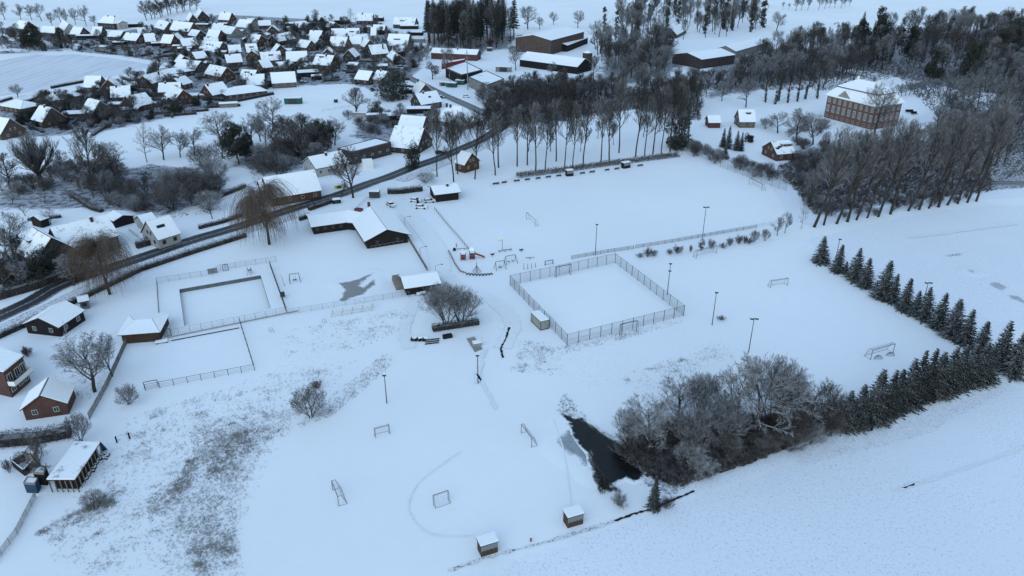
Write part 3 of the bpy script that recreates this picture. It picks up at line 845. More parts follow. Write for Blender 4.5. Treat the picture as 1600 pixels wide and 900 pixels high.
def section(root, A, B, w, eh, rh, wall, roof='roof_snow', hip=0.0, over=.35, wins='w', nwin=None, gwin=True, door=False, chim=(), dorm=(), solar=False, oversize=1.0, tile='roof_tile', white_edge=False, world=False, side_w=None):
    """one gabled or hipped block under a thing; A, B: where the ridge ends show in the photograph"""
    a, b = (Vector(A), Vector(B)) if world else (G(A[0], A[1], rh), G(B[0], B[1], rh))
    org = ROOT_LOC[root.name]
    u = (b - a); u.z = 0
    L0 = u.length; u.normalize(); n = Vector((-u.y, u.x, 0))
    if n.y > 0: n = -n                       # n: the long side that faces the camera
    hw = w / 2
    ext = hip * hw
    ea, eb = a - u * ext, b + u * ext         # wall ends
    L = (eb - ea).length
    zf = lambda p, z: Vector((p.x, p.y, z))
    mb = MB()
    mb.prism([zf(p, 0) for p in (ea - n * hw, eb - n * hw, eb + n * hw, ea + n * hw)], [zf(p, eh) for p in (ea - n * hw, eb - n * hw, eb + n * hw, ea + n * hw)], 0)
    if hip == 0:
        for e, s in ((ea, -1), (eb, 1)):
            tri = [zf(e - n * hw, eh), zf(e + n * hw, eh), zf(e, rh)]
            mb.prism([p - u * s * .25 for p in tri], tri, 0)
    walls = mb.build('wall', wall, root)
    # roof: covering below, snow on top
    rb = MB()
    k = (rh - eh) / hw
    dz = over * k
    oe = over if hip == 0 else over
    if hip == 0:
        ra, rb2 = ea - u * oe, eb + u * oe
        for s in (1, -1):
            quad = [zf(ra, rh), zf(rb2, rh), zf(rb2 + n * s * (hw + over), eh - dz), zf(ra + n * s * (hw + over), eh - dz)]
            slab(rb, quad, .02, .20, 0)
            cu = u * .06; cn = n * s * .06
            quad2 = [zf(ra + cu, rh), zf(rb2 - cu, rh), zf(rb2 - cu + n * s * (hw + over - .06), eh - dz), zf(ra + cu + n * s * (hw + over - .06), eh - dz)]
            slab(rb, quad2, .203, .36, 1)
    else:
        za = eh - dz
        c = [zf(ea - u * over - n * (hw + over), za), zf(eb + u * over - n * (hw + over), za), zf(eb + u * over + n * (hw + over), za), zf(ea - u * over + n * (hw + over), za)]
        r1, r2 = zf(a, rh), zf(b, rh)
        for quad in ([c[0], c[1], r2, r1], [c[3], c[2], r2, r1], [c[0], c[3], r1], [c[1], c[2], r2]):
            slab(rb, quad, .02, .20, 0); slab(rb, quad, .205, .36, 1)
    ro = rb.build('roof', [tile, roof], root)
    def on_roof(t, s, off):
        p = ea + u * (L * t) + n * s * off
        return Vector((p.x, p.y, rh - abs(off) * k + .25))
    for t, off in chim:
        p = on_roof(t, 1, off)
        cb = MB(); cb.box(p, u, .75, .75, p.z - .9, rh + .95 if off < hw * .6 else p.z + 1.3, 0)
        z = rh + .95 if off < hw * .6 else p.z + 1.3
        cb.box(p, u, .85, .85, z + .003, z + .17, 1)
        cb.build('chimney', ['brick_dark', 'roof_snow_thick'], ro, origin=org)
    for t, dw, f in dorm:
        off = hw * f
        p = ea + u * (L * t) + n * off
        zb = rh - off * k + .1
        front = p; back = p - n * min(off * .85, 2.6)
        db = MB(); top = zb + 1.15
        db.box((front + back) / 2, u, dw, (front - back).length, zb - .5, top, 0)
        db.build('dormer', 'slate', ro, origin=org)
        d2 = MB(); d2.box((front + back) / 2 + n * .1, u, dw + .4, (front - back).length + .5, top + .003, top + .14, 0); d2.box((front + back) / 2 + n * .1, u, dw + .3, (front - back).length + .4, top + .143, top + .32, 1)
        d2.build('dormer_roof', [tile, 'roof_snow_thick'], ro, origin=org)
        wn_ = add_window(root, Vector((front.x, front.y, zb + .2)) + n * .02, n, dw * .8, .8, 'w')
    if solar:
        for (t, f) in solar:
            c0 = on_roof(t, 1, hw * f)
            sb = MB(); sl = Vector((n.x, n.y, -k)).normalized()
            q = [c0 - u * .8 - sl * .5, c0 + u * .8 - sl * .5, c0 + u * .8 + sl * .5, c0 - u * .8 + sl * .5]
            slab(sb, q, .15, .22, 0)
            sb.build('roof_panel', 'glass', ro, origin=org)
    if wins:
        kk = nwin if nwin is not None else max(1, int(L / 3.4))
        for i in range(kk):
            t = (i + .5) / kk
            p = ea + u * (L * t) + n * (hw + .012)
            if door and i == kk // 2:
                dbm = MB(); dbm.box(p + n * .03, u, 1.1, .08, .05, 2.1, 0); dbm.build('door', 'wood_brown', root)
            else:
                add_window(root, Vector((p.x, p.y, eh * .38)), n, 1.1, min(1.25, eh * .42), wins)
        if gwin and hip == 0:
            e, s = (eb, 1) if (org - Vector((0, 0, 0))).dot(u) < 0 else (ea, -1)
            for e, s in ((ea, -1), (eb, 1)):
                nn = u * s
                if (Vector((0, 0, 0)) - e).dot(nn) < 0: continue
                pe = e + nn * .012
                for q in (-.5, .5):
                    add_window(root, Vector((pe.x, pe.y, eh * .38)) + n * (q * hw), nn, 1.0, 1.15, wins)
                if rh - eh > 3.0:
                    for q in (-.2, .2): add_window(root, Vector((pe.x, pe.y, eh + .5)) + n * (q * hw), nn, .8, 1.1, wins)
    mid = (ea + eb) / 2
    FOOT.append((mid.x, mid.y, max(L, w) * .62))
    KEEP_OUT.append((mid.x, mid.y, max(L, w) * .5 + 1))
    return dict(u=u, n=n, ea=ea, eb=eb, hw=hw, L=L, walls=walls, roof=ro)
def root_at(name, px, label, cat, group=None):
    p = G(*px)
    o = thing(name, (p.x, p.y, 0), label, cat, group)
    ROOT_LOC[o.name] = Vector((p.x, p.y, 0))
    return o
def house(A, B, w, eh, rh, wall, label, name='village_house', cat='house', group=None, **k):
    p = G((A[0] + B[0]) / 2, (A[1] + B[1]) / 2, rh)
    o = thing(name, (p.x, p.y, 0), label, cat, group)
    ROOT_LOC[o.name] = Vector((p.x, p.y, 0))
    section(o, A, B, w, eh, rh, wall, **k)
    return o
D1 = [(.5, 3.0, .55)]
VG = 'houses of the snowy village'
for A, B, w, eh, rh, wall, kw, lab in [
    ((-14, 181), (15, 186), 11, 3.0, 8.5, 'brick_brown', {}, 'brown brick gable house cut by the left picture edge'),
    ((24, 156), (37, 158), 11, 2.8, 5.2, 'brick_brown', {'hip': 1}, 'hip roofed bungalow between the small round tree and the edge house'),
    ((84, 146), (103, 142), 11, 2.8, 5.4, 'brick_brown', {'hip': 1, 'chim': [(.3, 1)]}, 'hip roofed bungalow with chimney beside the striped field'),
    ((63, 165), (80, 169), 11, 3.2, 8.6, 'brick_brown', {'chim': [(.5, .5)]}, 'big brown gable house with chimney in the lowest village row'),
    ((139, 154), (156, 158), 10, 3.0, 8.2, 'brick_tan', {}, 'greyish gable house with two pale upstairs windows'),
    ((172, 120), (168, 125), 11, 3.2, 8.6, 'brick_red', {'wins': 'p'}, 'dark red gable house with white roof edges facing the camera'),
    ((134, 119), (158, 119), 10, 3.2, 8.4, 'brick_tan', {}, 'grey gable house standing alone at the striped field'),
    ((197, 151), (226, 145), 11, 2.8, 7.4, 'brick_red', {}, 'large roofed house with long verandah at the paddock'),
    ((223, 119), (256, 110), 10, 3.0, 7.0, 'brick_brown', {'chim': [(.6, 2)]}, 'long brick house with a low roof behind the snow-capped round hedge'),
    ((262, 108), (281, 105), 12, 3.0, 5.2, 'brick_dark', {'hip': 1}, 'flat hip roofed house above the long brick house'),
    ((270, 133), (286, 141), 10, 3.2, 7.8, 'brick_red', {}, 'red house with white dormer next to the snowy gazebo'),
    ((320, 133), (347, 128), 11, 2.8, 7.6, 'brick_red', {'chim': [(.1, 1)]}, 'red gabled house left of the wide hip roof'),
    ((329, 101), (354, 106), 10, 3.2, 7.8, 'brick_red', {'nwin': 2, 'solar': [(.6, .5)]}, 'white roofed house with red gable right of the flat hip roof'),
    ((366, 136), (392, 133), 13, 2.8, 5.6, 'brick_dark', {'hip': 1}, 'wide hip roofed bungalow along the paddock edge'),
    ((281, 93), (314, 96), 11, 3.0, 6.6, 'brick_dark', {}, 'plain white roofed hall like house on the field corner'),
    ((379, 109), (401, 110), 10, 3.0, 7.6, 'brick_dark', {'solar': [(.3, .3), (.5, .3), (.4, .6), (.65, .5)]}, 'house with a patchy solar roof in the middle rows'),
    ((423, 114), (460, 112), 10, 3.2, 8.2, 'brick_tan', {'dorm': []}, 'grey house with front gables at the top of the paddock'),
    ((495, 85), (522, 87), 11, 3.6, 9.0, 'brick_dark', {'chim': [(.6, 1)], 'dorm': [(.35, 3.5, .35)]}, 'dark double gabled house by the lane bend'),
    ((406, 82), (437, 80), 10, 3.2, 8.0, 'brick_red', {'dorm': D1}, 'dark red house with a wide dormer above the orange shed'),
    ((447, 81), (479, 80), 11, 3.6, 9.0, 'brick_red', {}, 'tall red gable house with white side wing'),
    ((518, 57), (543, 58), 11, 4.2, 10, 'brick_tan', {}, 'ochre gable house beside the tall thin cypress'),
    ((547, 57), (565, 57), 10, 3.8, 8.6, 'render_grey', {}, 'pale grey house joined right of the ochre gable'),
    ((518, 45), (561, 44), 10, 3.4, 8.6, 'brick_dark', {'dorm': [(.72, 3.6, .6)], 'chim': [(.5, .5)]}, 'long double house with skylights behind the ochre gable'),
    ((576, 71), (602, 69), 11, 3.2, 8.6, 'brick_brown', {'chim': [(.75, 3)]}, 'house with steep white roof left of the little red hall'),
    ((425, 55), (452, 50), 10, 3.4, 8.0, 'wood_black', {'solar': [(.45, .4), (.6, .4), (.75, .45), (.6, .65)]}, 'black gabled house with solar panels'),
    ((397, 54), (408, 55), 10, 3.4, 8.4, 'brick_red', {}, 'red gable house directly left of the black gabled house'),
    ((558, 21), (583, 21), 11, 3.6, 9.4, 'brick_dark', {'chim': [(.35, 1)]}, 'wide roofed house alone on the skyline right of the slender tree'),
    ((503, 27), (512, 26), 10, 3, 6.6, 'wood_black', {'chim': [(.5, .5)]}, 'small house with chimney on the skyline left of the slender tree'),
    ((580, 43), (588, 43), 9, 4.0, 9.4, 'render_white', {}, 'narrow pale house in front of the skyline roof'),
    ((608, 53), (640, 54), 14, 3.6, 11, 'brick_dark', {'dorm': [(.45, 5, .55)]}, 'big white roofed house with two stacked dormers'),
    ((617, 27), (650, 28), 11, 3.6, 9.0, 'brick_dark', {'dorm': [(.4, 4.5, .6)]}, 'upper white roofed house with dormer at the spruce wood'),
    ((613, 79), (623, 86), 8, 3.0, 6.4, 'brick_red', {}, 'little red hall with bright gable beside the lane'),
    ((249, 31), (265, 35), 11, 3.4, 9.0, 'brick_brown', {'dorm': [(.5, 3, .7)]}, 'brick gable house next to the small dark wood'),
    ((272, 33), (302, 36), 12, 4.0, 10.4, 'brick_red', {}, 'tall red gable house with a bare tree in front of its roof'),
    ((297, 18), (301, 23), 9, 3.2, 9, 'brick_dark', {}, 'narrow dark gable at the upper village edge, left of two'),
    ((312, 12), (316, 17), 11, 3.2, 9.6, 'brick_dark', {}, 'wide dark gable at the upper village edge, right of two'),
    ((345, 19), (362, 20), 10, 3.6, 9.6, 'brick_red', {'chim': [(.4, .5)]}, 'red gabled house with snowy roof at the upper village edge'),
    ((344, 39), (369, 43), 11, 3.2, 8, 'render_grey', {}, 'pale house with flat white roof below the red gable'),
    ((375, 30), (395, 32), 12, 3.4, 9, 'render_grey', {}, 'broad pale roofed house near the top centre of the village'),
    ((327, 46), (345, 47), 10, 3.2, 8.4, 'brick_red', {}, 'bright red gable house facing right in the upper rows'),
    ((256, 54), (272, 55), 10, 3.2, 8.6, 'brick_red', {}, 'red gable house with skylight below the tall red gable'),
    ((224, 53), (240, 52), 10, 3.2, 8.4, 'brick_dark', {}, 'dark gabled house facing left in the upper rows'),
    ((198, 51), (220, 53), 11, 2.8, 7.4, 'brick_dark', {'chim': [(.3, .6)]}, 'dark house with broad white roof left of the dark gable'),
    ((281, 61), (305, 59), 10, 3.0, 7.6, 'brick_brown', {}, 'snowy house with cluttered roof right of the red skylight house'),
    ((318, 64), (348, 66), 11, 2.8, 7.2, 'brick_brown', {'solar': [(.3, .5), (.45, .5), (.6, .55)]}, 'long house with many roof windows in the upper middle'),
    ((356, 71), (375, 70), 11, 2.8, 7.0, 'brick_brown', {}, 'white roofed house just right of the long roof window house'),
    ((383, 69), (400, 68), 10, 3.2, 8.2, 'brick_dark', {'dorm': D1}, 'dark house with single dormer behind the wide dormer house'),
    ((386, 54), (401, 53), 10, 3.2, 8.4, 'render_grey', {}, 'pale house behind the single dormer house'),
    ((30, 32), (44, 34), 11, 3.2, 8.6, 'brick_brown', {}, 'house with white roof at the far left behind the dark pines'),
    ((67, 41), (90, 42), 9, 3.0, 7.4, 'brick_dark', {}, 'low house behind the pines at the upper left'),
    ((99, 31), (108, 37), 9, 3.6, 8.6, 'render_white', {}, 'pale steep roofed house under the skyline trees'),
    ((115, 42), (130, 43), 10, 3.2, 8.2, 'brick_red', {}, 'orange-red gable house below the skyline tree row'),
    ((145, 42), (160, 42), 10, 3.2, 8.0, 'brick_dark', {'solar': [(.45, .5)]}, 'white roofed house with one dark roof window below the big villa'),
    ((164, 25), (180, 26), 13, 5.4, 10.5, 'brick_dark', {'hip': .6, 'chim': [(.4, .5), (.8, .5)]}, 'big villa with hip roof and two chimneys on the village edge'),
    ((182, 32), (191, 33), 9, 5.2, 7.0, 'render_white', {}, 'white two-storey house beside the big villa'),
    ((174, 48), (193, 49), 11, 2.8, 6.6, 'brick_dark', {}, 'plain white roofed bungalow below the villa'),
    ((561, 110), (582, 112), 10, 3.0, 7.2, 'brick_dark', {}, 'gabled house with dark front right of the lane bend'),
    ((590, 110), (605, 112), 10, 3.0, 7.2, 'render_grey', {'chim': [(.4, .5)]}, 'pale house behind the large dark evergreen'),
    ((655, 125), (665, 132), 9, 3.2, 8.2, 'brick_red', {'chim': [(.1, 1)], 'gwin': True}, 'red gable house at the lane facing the farm'),
    ((649, 147), (681, 142), 10, 3.2, 7.8, 'brick_dark', {'chim': [(.35, .5)], 'solar': [(.55, .5)]}, 'white roofed house with chimney standing along the lane'),
    ((628, 180), (665, 183), 11, 3.0, 8.2, 'brick_red', {'chim': []}, 'stepped roof house with bright orange gable window'),
    ((618, 197), (662, 201), 15, 2.6, 9.4, 'brick_dark', {'chim': [], 'nwin': 3}, 'huge plain thatched barn roof above the main road'),
    ((706, 165), (722, 168), 14, 2.6, 8.6, 'render_grey', {'hip': 1, 'chim': [(.2, .5), (.35, 1.2)]}, 'thatched hip roofed house at the road junction'),
    ((1154, 172), (1178, 172), 9, 3.0, 7.4, 'brick_tan', {'dorm': [(.6, 2.2, .45)], 'roof': 'roof_snow_thick'}, 'brown half-timbered cottage near the manor'),
    ((1205, 222), (1232, 220), 11, 3.0, 6.6, 'brick_red', {'dorm': [(.72, 5, .5)], 'solar': [(.15, .6), (.3, .5)]}, 'low red house with grey dormer behind the pitch corner'),
    ((1048, 44), (1064, 36), 11, 3.0, 8.0, 'brick_dark', {}, 'grey roofed house among the park trees, right one'),
    ((1042, 36), (1057, 38), 9, 3, 6, 'brick_dark', {}, 'snow roofed outbuilding among the park trees'),
    ((489, 53), (501, 55), 9, 3, 7, 'brick_dark', {}, 'dim house behind the tall thin cypress'),
    ((566, 58), (578, 63), 9, 3, 7.5, 'brick_brown', {}, 'house joined to the right end of the pale grey house'),
    ((300, 46), (313, 48), 9, 3, 7, 'brick_dark', {}, 'low roofed house between the tall red gable and the bright red gable'),
    ((438, 97), (456, 99), 10, 3, 5.5, 'brick_dark', {}, 'low white roofed building below the tall red gable house'),
    ((300, 82), (318, 80), 10, 2.8, 6.5, 'brick_dark', {}, 'dark walled house above the plain white roofed hall like house'),
    ((404, 95), (419, 93), 10, 3, 7, 'brick_red', {}, 'small red house left of the low white roofed building'),
    ((470, 62), (486, 64), 10, 3.2, 7.5, 'brick_brown', {}, 'brown house half hidden by the dark village copse'),
]:
    if kw.get('roof') is None and int(A[0] * 7 + B[1]) % 3 == 0: kw['roof'] = 'roof_snow_thin'
    house(A, B, w, eh, rh, wall, lab, group=None, **kw)
# the white house and the farmhouse on the left, with annexes
o = house((229, 347), (263, 337), 9.5, 3.2, 7.6, 'render_white', 'white gabled house with two skylights above the main road', name='white_house', solar=[(.35, .45), (.48, .45)], wins='d')
section(o, (216, 338), (236, 333), 7, 2.8, 4.6, 'render_white', wins=None)
o = house((80, 357), (166, 336), 12, 4.2, 9.0, 'brick_brown', 'long brick farmhouse with a half bare tiled roof at the left', name='farmhouse', roof='roof_snow_thin', chim=[(.7, 1.0)], nwin=6)
section(o, (52, 356), (80, 372), 11, 3.4, 8.8, 'brick_dark', roof='roof_snow_thin', dorm=[(.25, 2.5, .6)])
house((178, 330), (192, 337), 6, 2.4, 3.4, 'wood_black', 'small black outbuilding behind the brick farmhouse', name='outbuilding', cat='shed', wins=None)
house((54, 338), (66, 334), 5, 2.6, 3.6, 'wood_black', 'small black garden shed with snowy roof behind the farmhouse', name='garden_shed', cat='shed', wins=None)
# barn by the road, white house, flat roofed hall, brick hut, pavilion
o = house((412, 278), (490, 266), 13, 3.2, 8.6, 'brick_red', 'long brick barn with big snowy roof beside the main road', name='road_barn', cat='barn', nwin=4, dorm=[])
section(o, (404, 283), (440, 278), 7, 4.2, 6.6, 'wood_black', wins=None)
o = house((482, 246), (532, 236), 11, 3.6, 6.8, 'render_white', 'white walled house with low roof behind the street tree', name='white_house', nwin=4, chim=[(.5, 1)])
house((722, 236), (737, 240), 8, 3.4, 7.0, 'wood_orange', 'small red brick hut under the trees at the road', name='brick_hut', cat='hut')
o = house((676, 292), (711, 288), 8.4, 3.0, 4.3, 'wood_black', 'dark wooden clubroom with flat snowy roof at the corner of the football pitch', name='club_pavilion', cat='pavilion', wins=None, chim=[(.62, 1)], over=.8)
def flat_hall(name, ring, h, wall, label, parapet='slate', cat='hall', nwin=5):
    """flat roofed hall; ring: the roof outline in the photograph at height h"""
    P = [G(x, y, h) for x, y in ring]
    c = sum(P, Vector()) / len(P)
    o = thing(name, (c.x, c.y, 0), label, cat); ROOT_LOC[o.name] = Vector((c.x, c.y, 0))
    zf = lambda p, z: Vector((p.x, p.y, z))
    if (P[1] - P[0]).cross(P[2] - P[0]).z < 0: P.reverse()
    m = MB(); m.prism([zf(p, 0) for p in P], [zf(p, h) for p in P], 0); m.build('wall', wall, o)
    m = MB()
    In = [p.lerp(zf(c, p.z), .06) for p in P]
    n = len(P)
    for i in range(n):
        j = (i + 1) % n
        m.prism([zf(q, h + .003) for q in (P[i], P[j], In[j], In[i])], [zf(q, h + .45) for q in (P[i], P[j], In[j], In[i])], 0)
    m.prism([zf(p, h + .003) for p in [q.lerp(zf(c, q.z), .065) for q in P]], [zf(p, h + .25) for p in [q.lerp(zf(c, q.z), .065) for q in P]], 1)
    m.build('roof', [parapet, 'roof_snow_thick'], o)
    for i in range(n):
        a, b = P[i], P[(i + 1) % n]
        u = (b - a).normalized(); nn = Vector((u.y, -u.x, 0))
        if (-(a + b) / 2).dot(nn) < 0 or (b - a).length < 6: continue
        for t in range(nwin):
            q = a.lerp(b, (t + .5) / nwin) + nn * .012
            add_window(o, Vector((q.x, q.y, h * .35)), nn, 1.3, 1.0, 'w')
    FOOT.append((c.x, c.y, 16))
    return o
flat_hall('flat_hall', [(549, 239), (611, 223), (588, 217), (527, 233)], 5.0, 'brick_dark', 'flat roofed dark brick hall with parapet above the white yard')
flat_hall('black_barn', [(696, 107), (721, 118), (754, 110), (727, 97)], 5.5, 'wood_black', 'low black barn beside the power pole', cat='barn', nwin=2)
flat_hall('workshop_hall', [(732, 121), (761, 134), (788, 124), (760, 111)], 5.5, 'render_grey', 'pale walled workshop hall with flat snowy roof', cat='hall')
flat_hall('white_container', [(566, 254), (583, 253), (581, 249), (565, 250)], 2.8, 'paint_white', 'white site container in the yard below the flat roofed hall', parapet='paint_white', cat='container', nwin=2)
# clubhouse: three joined wings round the bathing lawn
o = root_at('clubhouse', (560, 350), 'dark wooden clubhouse with three joined snowy roofs beside the bathing lawn', 'clubhouse')
section(o, (604, 358), (580, 325), 12.5, 2.9, 5.4, 'wood_black', roof='roof_snow_thick', wins='d', nwin=3, over=.9)
section(o, (484, 338), (545, 330), 10.5, 2.8, 4.2, 'wood_black', roof='roof_snow_thick', wins='d', nwin=5, over=.8)
section(o, (545, 330), (580, 333), 9.5, 2.8, 4.4, 'wood_black', roof='roof_snow_thick', wins=None, over=.8)
m = MB(); p = G(557, 329, 4.6); q = G(564, 330, 4.6); m.box((p + q) / 2, q - p, 2.4, 1.6, 3.6, 5.4); m.build('roof_box', 'plum_panel', o)
m = MB(); p = G(577, 327, 4); m.box(p, (1, 0, 0), .8, .8, 3.6, 6.4); m.build('chimney', 'plum_panel', o)
m = MB(); a, b = G(580, 389), G(636, 379); m.tube(a + Vector((0, 0, .9)), b + Vector((0, 0, .9)), .06)
for i in range(9): c = a.lerp(b, i / 8); m.tube(c, c + Vector((0, 0, .95)), .06)
m.build('terrace_railing', 'wood_grey', o)
# black shed, kiosk, pump house, arched shelter
house((61, 497), (101, 472), 9, 2.6, 4.6, 'wood_black', 'black wooden shed with snowy gable roof by the road hedge', name='wooden_shed', cat='shed', nwin=2)
o = root_at('kiosk', (129, 476), 'tiny kiosk with snowy roof beside the near willow', 'kiosk')
section(o, (122, 466), (136, 463), 3.2, 2.2, 2.7, 'render_grey', wins='d', nwin=1, gwin=False)
o = root_at('pump_house', (225, 520), 'brown pump house with low hip roof at the corner of the pool fence', 'pump house')
section(o, (211, 502), (238, 500), 8.5, 2.6, 3.5, 'wood_brown', hip=.5, wins=None, over=.6, roof='roof_snow_thick')
m = MB(); p = G(207, 534); m.box(p, (1, .2, 0), 2.2, 1.0, .3, .55); m.build('bench_table', 'roof_snow_thick', o)
o = root_at('open_shelter', (655, 445), 'dark open shelter with white lean-to roof and a rounded end beside the lawn fence', 'shelter')
section(o, (630, 434), (680, 427), 7.0, 2.4, 3.6, 'wood_black', wins=None, roof='roof_snow_thick', over=.7)
m = MB(); c = G(621, 445); u = (G(680, 437) - G(630, 444)).normalized(); n = Vector((-u.y, u.x, 0))
ring = [c + n * (3.3 * math.cos(t)) + Vector((0, 0, max(0, 2.6 * math.sin(t)))) for t in [math.pi * i / 10 for i in range(11)]]
m.prism([p - u * .9 for p in ring], [p + u * .9 for p in ring], 0); m.build('arched_end', 'wood_grey', o)
# garage and balcony house at the lower left
o = house((63, 618), (76, 592), 7.6, 2.7, 5.2, 'brick_red', 'red brick garage with snowy gable roof and white window', name='brick_garage', cat='garage', nwin=2)
o = root_at('balcony_house', (5, 610), 'red brick house with white balcony cut by the left picture edge', 'house')
P = [G(x, y, 6.2) for x, y in [(6, 583), (38, 557), (-40, 530), (-75, 565)]]
zf = lambda p, z: Vector((p.x, p.y, z))
if (P[1] - P[0]).cross(P[2] - P[0]).z < 0: P.reverse()
cc = sum(P, Vector()) / 4
m = MB(); Q = [p.lerp(cc, .05) for p in P]; m.prism([zf(p, 0) for p in Q], [zf(p, 6.1) for p in Q], 0); m.build('wall', 'brick_red', o)
m = MB(); m.prism([zf(p, 6.103) for p in P], [zf(p, 6.35) for p in P], 0); m.prism([zf(p, 6.353) for p in [q.lerp(cc, .015) for q in P]], [zf(p, 6.6) for p in [q.lerp(cc, .02) for q in P]], 1); m.build('roof', ['roof_tile', 'roof_snow_thick'], o)
a, b = G(6, 583, 6.2), G(38, 557, 6.2); u = (b - a).normalized(); n = Vector((u.y, -u.x, 0))
if n.y > 0: n = -n
mid = (a.lerp(cc, .05) + b.lerp(cc, .05)) / 2; L = (b - a).length
bm_ = MB(); bm_.box(mid + n * .75, u, L * .92, 1.5, 2.7, 2.85, 0)
bm_.box(mid + n * 1.47, u, L * .92, .06, 2.853, 3.85, 1)
for s in (-1, 1): bm_.box(mid + u * s * (L * .46 - .03) + n * .72, u, .06, 1.42, 2.853, 3.85, 1)
bm_.build('balcony', ['concrete', 'paint_white'], o)
for t in (-.3, .05, .32):
    add_window(o, zf(mid + u * (L * t) + n * .015, 3.1), n, 1.4, 2.1, 'w'); add_window(o, zf(mid + u * (L * t) + n * .015, .9), n, 1.3, 1.2, 'w')
# woodshed, trailer and little sheds
o = root_at('woodshed', (115, 735), 'open woodshed with long flat snow-covered roof in the lower left corner', 'shed')
P = [G(x, y, 3.0) for x, y in [(72, 750), (117, 750), (157, 691), (117, 690)]]
m = MB(); m.prism([zf(p, 2.85) for p in P], [zf(p, 3.0) for p in P], 0); cc = sum(P, Vector()) / 4
m.prism([zf(p.lerp(cc, .015), 3.003) for p in P], [zf(p.lerp(cc, .02), 3.18) for p in P], 1); m.build('roof', ['wood_brown', 'roof_snow_thin'], o)
m = MB()
for i, j, k in ((0, 1, 5), (1, 2, 8), (3, 0, 7)):
    for t in range(k + 1):
        c = P[i].lerp(P[j], t / k).lerp(cc, .06); m.tube(zf(c, 0), zf(c, 2.85), .09)
m.build('post', 'wood_grey', o)
m = MB(); a, b, c, d = [p.lerp(cc, .22) for p in P]; m.prism([zf(p, 0) for p in (a, b, c, d)], [zf(p, 2.3) for p in (a, b, c, d)], 0); m.build('stored_firewood', 'wood_black', o)
m = MB(); a, b = P[2], P[2].lerp(P[3], .3)
tr = [G(155, 691, 3.0), G(158, 693, 2.9), G(167, 703, 0), G(157, 706, 0)]
m.prism([p for p in tr], [p + Vector((.12, .05, .12)) for p in tr]); m.build('tarpaulin', 'paint_blue', o)
flat_hall('animal_hutch', [(37, 757), (55, 758), (60, 749), (44, 747)], 1.9, 'paint_blue', 'low hutch with blue front beside the woodshed', parapet='wood_grey', cat='hutch', nwin=0)
flat_hall('tool_shed', [(52, 741), (69, 742), (73, 731), (58, 730)], 2.4, 'wood_black', 'small square shed with snowy flat roof between hutch and woodshed', parapet='wood_grey', cat='shed', nwin=0)
flat_hall('garden_hut', [(38, 712), (52, 714), (57, 704), (44, 702)], 2.4, 'wood_grey', 'little grey hut with snowy top below the frosted hedge', parapet='wood_grey', cat='hut', nwin=0)
o = root_at('animal_pen', (38, 735), 'dark wooden pen with low walls around a snowy yard beside the sheds', 'pen')
m = MB(); pp = [G(x, y) for x, y in [(21, 729), (47, 716), (60, 722), (40, 744), (21, 729)]]
for i in range(4): a, b = pp[i], pp[i + 1]; m.box((a + b) / 2, b - a, (b - a).length - .2, .18, 0, 1.5, 0, 1)
m.build('board_wall', ['wood_black', 'roof_snow_thick'], o)
# farm: great hall, annexe, long barn, silo, red shed, riding hall
o = house((833, 55), (886, 42), 30, 10.0, 12.8, 'brick_brown', 'great brick farm hall with wide white roof', name='farm_hall', cat='barn', nwin=4, wins='d', roof='roof_snow_thick')
house((872, 66), (905, 54), 15, 4.5, 6.5, 'wood_black', 'dark low barn annexe right of the great brick hall', name='barn_annexe', cat='barn', wins=None, roof='roof_snow_thick')
house((824, 81), (914, 92), 17, 4.5, 8.5, 'wood_black', 'long black barn with sloping white roof in front of the great hall', name='long_barn', cat='barn', wins=None, roof='roof_snow_thick')
o = root_at('farm_silo', (917, 107), 'round dark silo with snowy cap at the end of the long barn', 'silo')
c = G(917, 107); r = wide(107, 7.4); H = tall(917, 107, 82)
ring = [Vector((c.x + r * math.cos(t), c.y + r * math.sin(t), 0)) for t in [2 * math.pi * i / 24 for i in range(24)]]
m = MB(); m.prism(ring, [zf(p, H) for p in ring], 0); m.build('tank', 'brick_dark', o)
m = MB(); m.prism([zf(p, H + .003) for p in ring], [zf(c.lerp(p, .25), H + 1.1) for p in ring], 0); m.build('snow_cap', 'roof_snow_thick', o)
m = MB()
for z in (.25, .5, .75):
    m.prism([c + (p - c) * 1.002 + Vector((0, 0, H * z)) for p in ring], [c + (p - c) * 1.012 + Vector((0, 0, H * z + .25)) for p in ring])
m.build('hoop', 'steel_dark', o)
o = house((677, 75), (748, 78), 10, 4.2, 6.8, 'brick_red', 'long red shed with open bays below the spruce wood', name='red_shed', cat='shed', wins=None, roof='roof_snow_thick', chim=[(.55, 1)])
s_ = section
a, b = G(676, 90), G(746, 94); u = (b - a).normalized(); n = Vector((u.y, -u.x, 0))
for t, w_ in ((.05, 5), (.36, 7), (.72, 5)):
    m = MB(); m.box(a.lerp(b, t + .05) + n * .3, u, w_, .5, .05, 3.4); m.build('bay_shade', 'wood_black', o)  # solid black block stands for the shade inside the bay
flat_hall('red_trailer', [(690, 101), (727, 94), (727, 92), (690, 97)], 3.0, 'paint_red', 'red flatbed trailer with side boards in front of the red shed', parapet='paint_red', cat='trailer', nwin=0)
o = house((1074, 83), (1126, 76), 26, 6, 8.6, 'brick_dark', 'large riding hall with flat white roof in the park wood', name='riding_hall', cat='hall', roof='roof_snow_thick', wins=None)
house((1134, 72), (1186, 58), 16, 5, 8.0, 'render_grey', 'pale roofed stable behind the riding hall', name='stable', cat='stable', roof='roof_snow', wins=None)
house((1106, 181), (1124, 181), 7, 2.6, 5.0, 'brick_red', 'small red shed left of the brown cottage', name='garden_shed', cat='shed', wins=None, roof='roof_snow_thick')
o = root_at('chapel', (1031, 40), 'little white turret house showing between the park trees', 'house')
